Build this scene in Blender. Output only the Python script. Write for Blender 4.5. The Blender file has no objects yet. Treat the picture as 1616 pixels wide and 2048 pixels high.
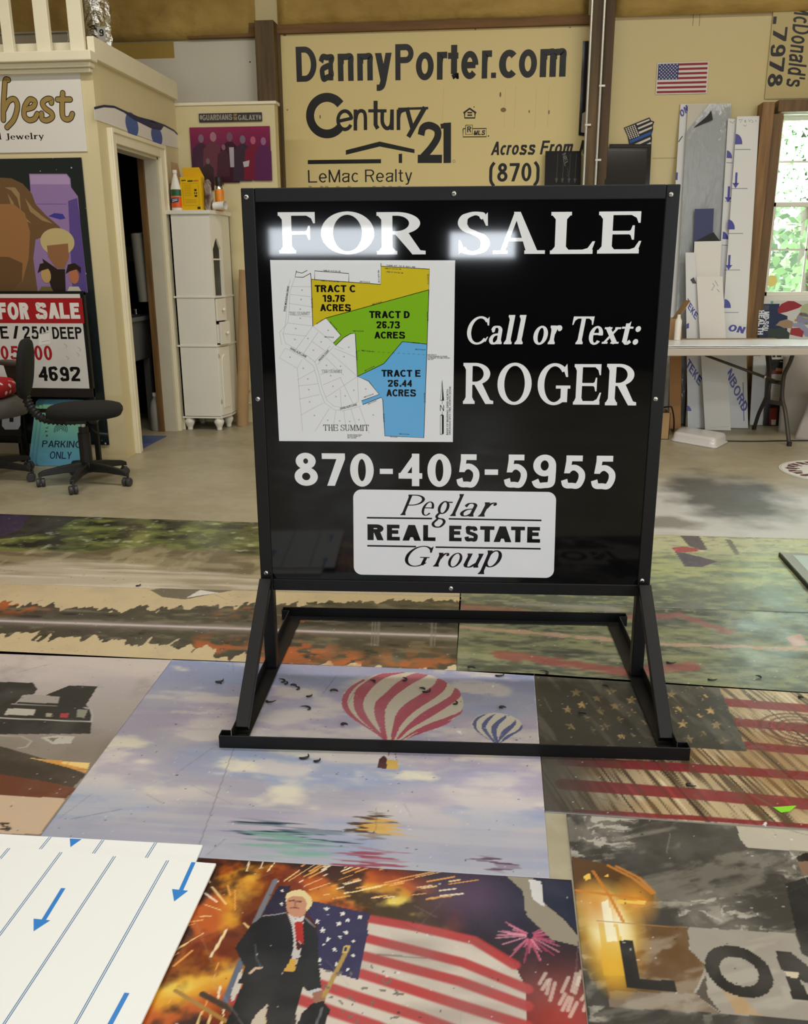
import bpy, bmesh, math, random
import numpy as np
from math import sin, cos, pi, radians, sqrt, atan2
from mathutils import Vector, Matrix
from mathutils.geometry import tessellate_polygon

random.seed(7)
SC = bpy.context.scene
COL = SC.collection

# ------------------------------------------------------------------ camera
# room frame: +X right along the back wall, +Y towards it, Z up
F_PX, PITCH, ROLL, CAM_H, YAW = 1760.0, 0.2775, -0.0042, 1.29, radians(6.0)
_r = Vector((1, 0, 0)); _u = Vector((0, sin(PITCH), cos(PITCH))); _f = Vector((0, cos(PITCH), -sin(PITCH)))
_rr = _r * cos(ROLL) + _u * sin(ROLL); _uu = _u * cos(ROLL) - _r * sin(ROLL)
_Z = Matrix.Rotation(YAW, 3, 'Z')
CR, CU, CF = _Z @ _rr, _Z @ _uu, _Z @ _f
CP = Vector((0, 0, CAM_H))
cam_d = bpy.data.cameras.new('camera'); cam = bpy.data.objects.new('camera', cam_d); COL.objects.link(cam)
cam_d.sensor_fit = 'AUTO'; cam_d.sensor_width = 36.0; cam_d.lens = F_PX / 2048 * 36.0
cam_d.clip_start = 0.02; cam_d.clip_end = 200
_m = Matrix((CR, CU, -CF)).transposed().to_4x4(); _m.translation = CP
cam.matrix_world = _m
SC.camera = cam

# ------------------------------------------------------------------ world, light, exposure
SC.view_settings.view_transform = 'Standard'; SC.view_settings.look = 'None'
SC.view_settings.exposure = 0.0; SC.view_settings.gamma = 1.0
SC.view_settings.use_curve_mapping = False
W = bpy.data.worlds.new('sky'); SC.world = W; W.use_nodes = True
_bg = W.node_tree.nodes['Background']; _bg.inputs[0].default_value = (0.86, 0.93, 1.0, 1); _bg.inputs[1].default_value = 13.0

def area(name, loc, aim, sx, sy, power, col=(1, 1, 1), spread=180):
    d = bpy.data.lights.new(name, 'AREA'); d.shape = 'RECTANGLE'; d.size = sx; d.size_y = sy
    d.energy = power; d.color = col; d.spread = radians(spread)
    o = bpy.data.objects.new(name, d); COL.objects.link(o); o.location = loc
    o.rotation_euler = (Vector(aim) - Vector(loc)).to_track_quat('-Z', 'Y').to_euler()
    return o
WARM, COOL = (1.0, 0.955, 0.88), (0.86, 0.93, 1.0)
# unseen area lamps added under the ceiling to fill the room
for x in (-2.2, 0.6, 3.2):
    for y in (-3.6, 0.2, 3.6):
        area('ceiling_fill_light', (x, y, 4.35), (x, y, 0), 2.4, 0.3, 55 if y > 2 else 33, WARM if y > 2 else (0.93, 0.965, 1.0))
# unseen cool fill light added behind and right of the camera
area('side_fill_light', (3.9, -1.5, 1.9), (0.6, 2.5, 0.5), 3.0, 2.6, 95, COOL)
# glazed strips of the overhead door behind the camera
area('overhead_door_window', (-1.2, -5.5, 1.515), (-1.2, 0, 1.515), 1.46, 0.3, 36, COOL)
area('overhead_door_window', (0.55, -5.5, 1.47), (0.55, 0, 1.47), 0.75, 0.28, 20, COOL)
# ------------------------------------------------------------------ measuring helpers
def ray(x, y): return CF + CR * ((x - 808) / F_PX) + CU * ((1024 - y) / F_PX)
def pp(x, y, p0, n):
    d = ray(x, y); n = Vector(n); return CP + d * ((Vector(p0) - CP).dot(n) / d.dot(n))
def gp(x, y, z=0.0): return pp(x, y, (0, 0, z), (0, 0, 1))
def wp(x, y, Y): return pp(x, y, (0, Y, 0), (0, 1, 0))
def xp(x, y, X): return pp(x, y, (X, 0, 0), (1, 0, 0))

# ------------------------------------------------------------------ colours and materials
def lin(v):
    v = v / 255.0
    return v / 12.92 if v <= 0.04045 else ((v + 0.055) / 1.055) ** 2.4
def rgb(*c): return tuple(lin(v) for v in c) + (1.0,)
_mats = {}
def mat(name, c, rough=0.5, metal=0.0, var=0.0, scale=6.0, bump=0.0, bscale=None, stretch=(1, 1, 1), c2=None, coat=0.0, spec=0.5, detail=4.0):
    if name in _mats: return _mats[name]
    m = bpy.data.materials.new(name); m.use_nodes = True; _mats[name] = m
    nt = m.node_tree; b = nt.nodes['Principled BSDF']
    col = rgb(*c)
    b.inputs['Base Color'].default_value = col; b.inputs['Roughness'].default_value = rough
    b.inputs['Metallic'].default_value = metal; b.inputs['Coat Weight'].default_value = coat
    b.inputs['Specular IOR Level'].default_value = spec
    if var or bump or c2:
        tc = nt.nodes.new('ShaderNodeTexCoord'); mp = nt.nodes.new('ShaderNodeMapping'); mp.inputs['Scale'].default_value = stretch
        nt.links.new(tc.outputs['Object'], mp.inputs['Vector'])
    if var or c2:
        n = nt.nodes.new('ShaderNodeTexNoise'); n.inputs['Scale'].default_value = scale; n.inputs['Detail'].default_value = detail
        nt.links.new(mp.outputs[0], n.inputs['Vector'])
        r = nt.nodes.new('ShaderNodeValToRGB')
        r.color_ramp.elements[0].position = 0.32; r.color_ramp.elements[1].position = 0.68
        lo = rgb(*c2) if c2 else tuple(v * (1 - var) for v in col[:3]) + (1,)
        hi = col if c2 else tuple(min(1, v * (1 + var)) for v in col[:3]) + (1,)
        r.color_ramp.elements[0].color = lo; r.color_ramp.elements[1].color = hi
        nt.links.new(n.outputs['Fac'], r.inputs[0]); nt.links.new(r.outputs[0], b.inputs['Base Color'])
    if bump:
        n2 = nt.nodes.new('ShaderNodeTexNoise'); n2.inputs['Scale'].default_value = bscale or scale * 4; n2.inputs['Detail'].default_value = 5
        nt.links.new(mp.outputs[0], n2.inputs['Vector'])
        bp = nt.nodes.new('ShaderNodeBump'); bp.inputs['Strength'].default_value = min(1, bump); bp.inputs['Distance'].default_value = 0.02 * max(1, bump)
        nt.links.new(n2.outputs['Fac'], bp.inputs['Height']); nt.links.new(bp.outputs[0], b.inputs['Normal'])
    return m
def print_mat(name, rough, rvar=0.0, coat=0.0, spec=0.5, rscale=7.0):
    """printed surface: the ink colours live in the mesh, the sheet's gloss here"""
    if name in _mats: return _mats[name]
    m = bpy.data.materials.new(name); m.use_nodes = True; _mats[name] = m
    nt = m.node_tree; b = nt.nodes['Principled BSDF']
    a = nt.nodes.new('ShaderNodeAttribute'); a.attribute_name = 'ink'; nt.links.new(a.outputs['Color'], b.inputs['Base Color'])
    b.inputs['Roughness'].default_value = rough; b.inputs['Coat Weight'].default_value = coat; b.inputs['Coat Roughness'].default_value = 0.05
    b.inputs['Specular IOR Level'].default_value = spec
    if rvar:
        tc = nt.nodes.new('ShaderNodeTexCoord'); n = nt.nodes.new('ShaderNodeTexNoise'); n.inputs['Scale'].default_value = rscale; n.inputs['Detail'].default_value = 6
        nt.links.new(tc.outputs['Object'], n.inputs['Vector'])
        mr = nt.nodes.new('ShaderNodeMapRange'); mr.inputs['From Min'].default_value = 0.3; mr.inputs['From Max'].default_value = 0.7
        mr.inputs['To Min'].default_value = max(0.02, rough - rvar); mr.inputs['To Max'].default_value = rough + rvar
        nt.links.new(n.outputs['Fac'], mr.inputs[0]); nt.links.new(mr.outputs[0], b.inputs['Roughness'])
    return m
INK = print_mat('printed_board', 0.38, spec=0.25)
GLOSS = print_mat('gloss_vinyl', 0.045, spec=0.36)
MATTE = print_mat('matte_print', 0.6, spec=0.2)
FLOORINK = print_mat('worn_floor_print', 0.27, 0.1, spec=0.42)
CREAM = mat('cream_paint', (226, 212, 172), 0.55, var=0.03, scale=2)
TRIMW = mat('cream_trim_paint', (236, 228, 200), 0.45, var=0.03, scale=5)
WHITE = mat('white_paint', (236, 232, 222), 0.4, var=0.02, scale=6)
BLACKM = mat('black_powder_coat', (13, 13, 14), 0.45, spec=0.35, bump=0.05, scale=60)
BLACKP = mat('black_plastic', (26, 26, 27), 0.45)
DARKFAB = mat('black_fabric', (22, 21, 21), 0.9, var=0.25, scale=90, bump=0.2)
STEEL = mat('zinc_steel', (205, 208, 210), 0.22, 1.0)
CARD = mat('brown_cardboard', (168, 136, 96), 0.8, var=0.06, scale=8)
WOOD = mat('brown_lumber', (128, 94, 50), 0.55, c2=(92, 66, 34), scale=3.0, stretch=(9, 9, 0.7), bump=0.1)
WOODW = mat('weathered_post', (110, 86, 48), 0.6, c2=(70, 54, 30), scale=3.5, stretch=(8, 8, 0.5), bump=0.15)
GIRT = mat('girt_board', (132, 94, 52), 0.7, c2=(104, 74, 40), scale=3, stretch=(0.6, 8, 8))

# ------------------------------------------------------------------ mesh helpers
def B(): return bmesh.new()
def quadbox(bm, p, n):
    """8 corners: bottom 4 then top 4"""
    v = [bm.verts.new(q) for q in p]
    for f in ((3, 2, 1, 0), (4, 5, 6, 7), (0, 1, 5, 4), (1, 2, 6, 5), (2, 3, 7, 6), (3, 0, 4, 7)): bm.faces.new([v[i] for i in f])
def box(bm, x0, x1, y0, y1, z0, z1, M=None):
    p = [Vector(q) for q in ((x0, y0, z0), (x1, y0, z0), (x1, y1, z0), (x0, y1, z0), (x0, y0, z1), (x1, y0, z1), (x1, y1, z1), (x0, y1, z1))]
    if M: p = [M @ q for q in p]
    quadbox(bm, p, None); return bm
def frame_of(d):
    d = d.normalized(); a = Vector((0, 0, 1)) if abs(d.z) < 0.9 else Vector((0, 1, 0))
    x = a.cross(d).normalized(); return x, d.cross(x)
def cyl(bm, p0, p1, r0, r1=None, seg=16, cap=True):
    p0, p1 = Vector(p0), Vector(p1); r1 = r0 if r1 is None else r1
    x, y = frame_of(p1 - p0); rings = []
    for p, r in ((p0, r0), (p1, r1)):
        rings.append([bm.verts.new(p + (x * cos(2 * pi * k / seg) + y * sin(2 * pi * k / seg)) * r) for k in range(seg)])
    for k in range(seg): bm.faces.new((rings[0][k], rings[0][(k + 1) % seg], rings[1][(k + 1) % seg], rings[1][k]))
    if cap: bm.faces.new(rings[0][::-1]); bm.faces.new(rings[1])
    return bm
def beam(bm, p0, p1, w, h, up=(0, 0, 1)):
    """rectangular bar from p0 to p1, w across, h along up"""
    p0, p1, up = Vector(p0), Vector(p1), Vector(up); d = (p1 - p0).normalized()
    s = d.cross(up).normalized(); t = s.cross(d).normalized()
    c = lambda p, a, b: p + s * a * w / 2 + t * b * h / 2
    quadbox(bm, [c(p0, -1, -1), c(p0, 1, -1), c(p0, 1, 1), c(p0, -1, 1), c(p1, -1, -1), c(p1, 1, -1), c(p1, 1, 1), c(p1, -1, 1)], None)
    return bm
def tube(bm, pts, r, seg=10, cap=True):
    pts = [Vector(p) for p in pts]; rings = []; n = len(pts); x = None
    for i, p in enumerate(pts):
        d = (pts[min(i + 1, n - 1)] - pts[max(i - 1, 0)]).normalized()
        if x is None: x, _ = frame_of(d)
        x = (x - d * x.dot(d)).normalized(); y = d.cross(x)
        rr = r[i] if isinstance(r, (list, tuple)) else r
        rings.append([bm.verts.new(p + (x * cos(2 * pi * k / seg) + y * sin(2 * pi * k / seg)) * rr) for k in range(seg)])
    for a, b in zip(rings, rings[1:]):
        for k in range(seg): bm.faces.new((a[k], a[(k + 1) % seg], b[(k + 1) % seg], b[k]))
    if cap: bm.faces.new(rings[0][::-1]); bm.faces.new(rings[-1])
    return bm
def lathe(bm, prof, c=(0, 0, 0), seg=24, M=None):
    c = Vector(c); rings = []
    for r, z in prof:
        ring = [Vector((r * cos(2 * pi * k / seg), r * sin(2 * pi * k / seg), z)) for k in range(seg)]
        rings.append([bm.verts.new((M @ q if M else q) + c) for q in ring])
    for a, b in zip(rings, rings[1:]):
        for k in range(seg): bm.faces.new((a[k], a[(k + 1) % seg], b[(k + 1) % seg], b[k]))
    bm.faces.new(rings[0][::-1]); bm.faces.new(rings[-1])
    return bm
def prism(bm, poly, z0, z1, M=None):
    lo = [Vector((x, y, z0)) for x, y in poly]; hi = [Vector((x, y, z1)) for x, y in poly]
    if M: lo = [M @ p for p in lo]; hi = [M @ p for p in hi]
    a = [bm.verts.new(p) for p in lo]; b = [bm.verts.new(p) for p in hi]; n = len(a)
    bm.faces.new(a[::-1]); bm.faces.new(b)
    for k in range(n): bm.faces.new((a[k], a[(k + 1) % n], b[(k + 1) % n], b[k]))
    return bm
def catmull(pts, n=8):
    pts = [Vector(p) for p in pts]; out = []
    P = [pts[0] * 2 - pts[1]] + pts + [pts[-1] * 2 - pts[-2]]
    for i in range(1, len(P) - 2):
        for k in range(n):
            t = k / n; a, b, c, d = P[i - 1], P[i], P[i + 1], P[i + 2]
            out.append(0.5 * (2 * b + (c - a) * t + (2 * a - 5 * b + 4 * c - d) * t * t + (3 * b - a - 3 * c + d) * t ** 3))
    out.append(pts[-1]); return out

# ------------------------------------------------------------------ objects, labels
_base = {}
def root(name, label, cat, loc=(0, 0, 0), group=None):
    o = bpy.data.objects.new(name, None); COL.objects.link(o); o.location = loc; o.empty_display_size = 0.05
    o['label'] = label; o['category'] = cat
    if group: o['group'] = group
    _base[o.name] = Vector(loc); return o
def tag(o, label=None, cat=None, group=None, kind=None):
    if label: o['label'] = label
    if cat: o['category'] = cat
    if group: o['group'] = group
    if kind: o['kind'] = kind
    return o
def link_mesh(name, me, m, parent=None, bevel=0.0, smooth=False, bseg=2, angle=35):
    o = bpy.data.objects.new(name, me); COL.objects.link(o)
    if m is not None: me.materials.append(m)
    if parent is not None:
        o.parent = parent; off = _base[parent.name]; _base[o.name] = off
    else:
        n = len(me.vertices); co = np.empty(n * 3); me.vertices.foreach_get('co', co); co = co.reshape(-1, 3)
        lo, hi = co.min(0), co.max(0); off = Vector(((lo[0] + hi[0]) / 2, (lo[1] + hi[1]) / 2, lo[2])); o.location = off; _base[o.name] = off
    if off.length > 0: me.transform(Matrix.Translation(-off))
    if bevel:
        b = o.modifiers.new('bevel', 'BEVEL'); b.width = bevel; b.segments = bseg; b.limit_method = 'ANGLE'; b.angle_limit = radians(angle)
    if smooth:
        for p in me.polygons: p.use_smooth = True
    return o
def obj(name, bm, m, parent=None, bevel=0.0, smooth=False, label=None, cat=None, group=None, kind=None, fix=True, bseg=2, auto=None):
    if fix: bmesh.ops.recalc_face_normals(bm, faces=bm.faces)
    me = bpy.data.meshes.new(name); bm.to_mesh(me); bm.free()
    o = link_mesh(name, me, m, parent, bevel, smooth, bseg)
    if auto is not None:
        for p in me.polygons: p.use_smooth = True
        me.set_sharp_from_angle(angle=radians(auto))
    return tag(o, label, cat, group, kind)
def struct(name, bm, m, label=None, **k):
    return obj(name, bm, m, kind='structure', label=label, **k)
def copy_tree(o, parent=None):
    c = o.copy(); COL.objects.link(c); c.parent = parent; _base[c.name] = _base.get(o.name, Vector())
    for ch in o.children: copy_tree(ch, c)
    return c

# ------------------------------------------------------------------ lettering
_sans = {}
def sans_tris(text, bold=0.0, res=4):
    key = (text, bold)
    if key not in _sans:
        c = bpy.data.curves.new('letters', 'FONT'); c.body = text; c.resolution_u = res; c.offset = bold
        o = bpy.data.objects.new('letters', c); COL.objects.link(o)
        dg = bpy.context.evaluated_depsgraph_get(); me = bpy.data.meshes.new_from_object(o.evaluated_get(dg))
        v = [(p.co.x, p.co.y) for p in me.vertices]; f = [tuple(p.vertices) for p in me.polygons]
        bpy.data.objects.remove(o); bpy.data.curves.remove(c); bpy.data.meshes.remove(me)
        _sans[key] = (v, f)
    return _sans[key]
def nib_ribbon(pts, S, T, k=1.0):
    """broad-nib stroke: thick where it runs upright, thin where it runs level"""
    n = len(pts); L = []; R = []
    for i in range(n):
        a = pts[max(i - 1, 0)]; b = pts[min(i + 1, n - 1)]
        dx, dy = b[0] - a[0], b[1] - a[1]; l = math.hypot(dx, dy) or 1
        nx, ny = -dy / l, dx / l; w = k * sqrt((S / 2 * nx) ** 2 + (T / 2 * ny) ** 2)
        L.append((pts[i][0] + nx * w, pts[i][1] + ny * w)); R.append((pts[i][0] - nx * w, pts[i][1] - ny * w))
    return [[L[i], R[i], R[i + 1], L[i + 1]] for i in range(n - 1)]
def curve2(pts, n=10): return [(p.x, p.y) for p in catmull([(x, y, 0) for x, y in pts], n)]
class Strokes(list):
    """polygons of one letter; overlapping strokes lie a hair above one another"""
    def __init__(s): super().__init__(); s.lv = []; s.n = 0
    def append(s, p): super().append(p); s.lv.append(s.n); s.n += 1
    def extend(s, ps):
        for p in ps: super().append(p); s.lv.append(s.n)
        s.n += 1
def glyph(ch, S=0.17, T=0.06, sf=0.09):
    """serif letter as polygons: cap height 1, x-height 0.66"""
    P = Strokes()
    def li(*p, k=1.0): P.extend(nib_ribbon(list(p), S, T, k))
    def cu(*p, k=1.0, n=10): P.extend(nib_ribbon(curve2(p, n), S, T, k))
    def re(x0, y0, x1, y1): P.append([(x0, y0), (x1, y0), (x1, y1), (x0, y1)])
    def stem(x, y0=0, y1=1, lo=(1, 1), hi=(1, 1), k=1.0, top=None):
        h = S / 2 * k; re(x - h, y0, x + h, y1)
        for y, s, g in ((y0, lo, 1), (y1, hi, -1)):
            if not (s[0] or s[1]): continue
            re(x - h - sf * s[0], min(y, y + g * T), x + h + sf * s[1], max(y, y + g * T))
            for sd, q in ((-1, s[0]), (1, s[1])):
                if q: P.append([(x + sd * h, y + g * T), (x + sd * (h + sf * 0.7), y + g * T), (x + sd * h, y + g * (T + 0.09))])
    def ring(cx, cy, rx, ry, a0=0, a1=360, n=40, irx=None, iry=None):
        irx = rx - S if irx is None else irx; iry = ry - T if iry is None else iry; o = []; i = []
        for k in range(n + 1):
            a = radians(a0 + (a1 - a0) * k / n); o.append((cx + rx * cos(a), cy + ry * sin(a))); i.append((cx + irx * cos(a), cy + iry * sin(a)))
        P.extend([[o[k], o[k + 1], i[k + 1], i[k]] for k in range(n)])
    def flagt(x, y, g, l=0.27): P.append([(x, y), (x, y - g * l), (x - 0.045, y - g * l), (x - 0.09, y - g * 0.15), (x - 0.2, y - g * T)])
    def dot(x, y, r): P.append([(x + r * cos(a * pi / 8), y + r * sin(a * pi / 8)) for a in range(16)])
    h = S / 2
    if ch in 'FEL':
        x = h + sf; stem(x, lo=(1, 1), hi=(1, 1 if ch == 'L' else 0)); w = {'F': 0.86, 'E': 0.9, 'L': 0.84}[ch]
        if ch in 'FE':
            re(x, 1 - T, w, 1); flagt(w, 1, 1)
            re(x, 0.5 - T / 2, w - 0.2, 0.5 + T / 2); m = w - 0.12
            P.append([(m, 0.67), (m, 0.33), (m - 0.045, 0.33), (m - 0.08, 0.44), (m - 0.2, 0.5), (m - 0.08, 0.56), (m - 0.045, 0.67)])
        if ch in 'EL': re(x, 0, w, T * 1.2); P.append([(w - 0.04, 0), (w + 0.04, 0.3), (w - 0.01, 0.3), (w - 0.1, 0.14), (w - 0.25, T)])
    elif ch == 'O': ring(0.5, 0.5, 0.5, 0.515)
    elif ch in 'RP':
        x = h + sf; stem(x, hi=(1, 0)); cx = x + 0.18; w = 0.72
        ring(cx, 0.735, w - cx + h, 0.265, 90, -90); re(x, 1 - T, cx, 1); re(x, 0.47, cx, 0.47 + T)
        if ch == 'R':
            P.append([(x + 0.14, 0.5), (x + 0.14 + S * 1.25, 0.52), (0.83, 0.1), (0.93, T), (0.93, 0), (0.93 - S * 1.2, 0), (0.6, 0.12)])
    elif ch == 'S':
        cu((0.69, 0.89), (0.59, 0.955), (0.43, 0.97), (0.22, 0.89), (0.15, 0.74), (0.25, 0.6), (0.45, 0.51), (0.65, 0.41), (0.74, 0.26), (0.65, 0.1), (0.43, 0.03), (0.27, 0.055), (0.16, 0.12), k=1.0)
        P.append([(0.79, 1.0), (0.80, 0.68), (0.75, 0.68), (0.655, 0.87), (0.73, 0.94)]); P.append([(0.055, 0.0), (0.045, 0.34), (0.095, 0.34), (0.2, 0.13), (0.13, 0.05)])
    elif ch == 'A':
        P.append([(0.13, 0), (0.13 + T * 1.3, 0), (0.5 + T * 0.4, 0.97), (0.44, 1.0)]); P.append([(0.42, 1), (0.56, 1), (0.96, 0), (0.96 - S * 1.25, 0)])
        re(0.24, 0.3, 0.72, 0.3 + T); re(0, 0, 0.31, T); re(0.66, 0, 1.09, T)
    elif ch in 'CG':
        ring(0.5, 0.5, 0.5, 0.515, 42, 322)
        P.append([(0.86, 1.0), (0.90, 0.68), (0.84, 0.68), (0.76, 0.86), (0.80, 0.93)])
        if ch == 'G': re(0.70, 0.06, 0.70 + S, 0.47); re(0.55, 0.47 - T, 0.78 + S, 0.47)
        else: P.append([(0.94, 0.27), (0.89, 0.27), (0.80, 0.13), (0.86, 0.08)])
    elif ch == 'T':
        stem(0.45, hi=(0, 0)); re(0.02, 1 - T, 0.88, 1); flagt(0.88, 1, 1, 0.3); P.append([(0.02, 1), (0.02, 0.7), (0.065, 0.7), (0.11, 0.85), (0.22, 1 - T)])
    elif ch == 'H': stem(0.2); stem(0.75); re(0.2, 0.5 - T / 2, 0.75, 0.5 + T / 2)
    elif ch == 'I': stem(0.2)
    elif ch == 'J': stem(0.35, 0.2, 1, lo=(0, 0)); cu((0.35, 0.22), (0.32, 0.0), (0.2, -0.1), (0.08, -0.08)); dot(0.08, -0.05, T)
    elif ch == 'U':
        stem(0.2, 0.3, 1, lo=(0, 0)); stem(0.78, 0.3, 1, lo=(0, 0), k=0.5); cu((0.2, 0.32), (0.24, 0.1), (0.48, 0.02), (0.7, 0.1), (0.78, 0.32))
    elif ch == 'M':
        stem(0.15, k=0.5); stem(0.92); li((0.17, 0.98), (0.52, 0.05)); li((0.52, 0.05), (0.9, 0.98), k=0.6); re(0.0, 1 - T, 0.2, 1)
    elif ch == 'a':
        stem(0.43, 0, 0.5, lo=(0, 1), hi=(0, 0)); cu((0.08, 0.5), (0.16, 0.63), (0.32, 0.64), (0.42, 0.55), (0.43, 0.42)); cu((0.43, 0.38), (0.18, 0.33), (0.07, 0.18), (0.15, 0.04), (0.3, 0.04), (0.43, 0.15)); dot(0.12, 0.5, T * 0.9)
    elif ch == 'l': stem(0.2, 0, 1.04, hi=(1, 0))
    elif ch == 'd': stem(0.46, 0, 1.04, lo=(0, 1), hi=(1, 0)); ring(0.28, 0.32, 0.26, 0.335, 30, 330)
    elif ch == 'h': stem(0.18, 0, 1.04, hi=(1, 0)); stem(0.56, 0, 0.45, hi=(0, 0)); cu((0.2, 0.45), (0.35, 0.63), (0.5, 0.6), (0.56, 0.42))
    elif ch == 'o': ring(0.29, 0.325, 0.29, 0.345)
    elif ch == 'e': ring(0.28, 0.325, 0.28, 0.345, 0, 320); re(0.08, 0.34, 0.5, 0.34 + T)
    elif ch == 'r': stem(0.18, 0, 0.66, hi=(1, 0)); cu((0.2, 0.38), (0.27, 0.56), (0.38, 0.63), (0.46, 0.6)); dot(0.44, 0.56, T * 1.3)
    elif ch == 'x':
        li((0.08, 0.65), (0.46, 0.01)); li((0.44, 0.65), (0.06, 0.01), k=0.55); re(0, 0, 0.2, T); re(0.3, 0, 0.58, T); re(-0.02, 0.66 - T, 0.24, 0.66); re(0.34, 0.66 - T, 0.54, 0.66)
    elif ch == 't':
        re(0.12, 0.08, 0.12 + S, 0.78); P.append([(0.12, 0.66), (0.12 + S, 0.86), (0.12 + S, 0.66)]); re(0, 0.66 - T, 0.42, 0.66); cu((0.12 + h, 0.12), (0.2 + h, 0.03), (0.33, 0.04), (0.42, 0.12))
    elif ch == 'u': stem(0.15, 0.1, 0.66, lo=(0, 0), hi=(1, 0)); stem(0.52, 0, 0.66, lo=(0, 1), hi=(1, 0)); cu((0.15, 0.2), (0.2, 0.05), (0.34, 0.03), (0.5, 0.2))
    elif ch == 'p': stem(0.2, -0.3, 0.66, hi=(1, 0)); ring(0.4, 0.325, 0.28, 0.345, -150, 150)
    elif ch == 'g':
        ring(0.3, 0.43, 0.24, 0.24); cu((0.2, 0.24), (0.12, 0.12), (0.2, 0.04), (0.42, 0.0), (0.52, -0.12), (0.4, -0.27), (0.18, -0.27), (0.06, -0.15), (0.2, 0.02)); re(0.42, 0.6, 0.62, 0.6 + T)
    elif ch == 's': cu((0.36, 0.5), (0.28, 0.62), (0.14, 0.61), (0.08, 0.5), (0.16, 0.39), (0.3, 0.3), (0.38, 0.17), (0.28, 0.05), (0.14, 0.04), (0.05, 0.15))
    elif ch == 'y': li((0.1, 0.65), (0.33, 0.02)); li((0.55, 0.65), (0.26, -0.18), k=0.6); re(0, 0.66 - T, 0.24, 0.66); re(0.42, 0.66 - T, 0.64, 0.66); dot(0.2, -0.22, T * 1.2)
    elif ch == 'w': li((0.08, 0.65), (0.27, 0.02)); li((0.44, 0.62), (0.27, 0.02), k=0.6); li((0.44, 0.62), (0.63, 0.02)); li((0.82, 0.65), (0.63, 0.02), k=0.6); re(0, 0.66 - T, 0.22, 0.66); re(0.7, 0.66 - T, 0.92, 0.66)
    elif ch == ':': dot(0.1, 0.1, 0.1); dot(0.1, 0.54, 0.1)
    return P

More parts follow.
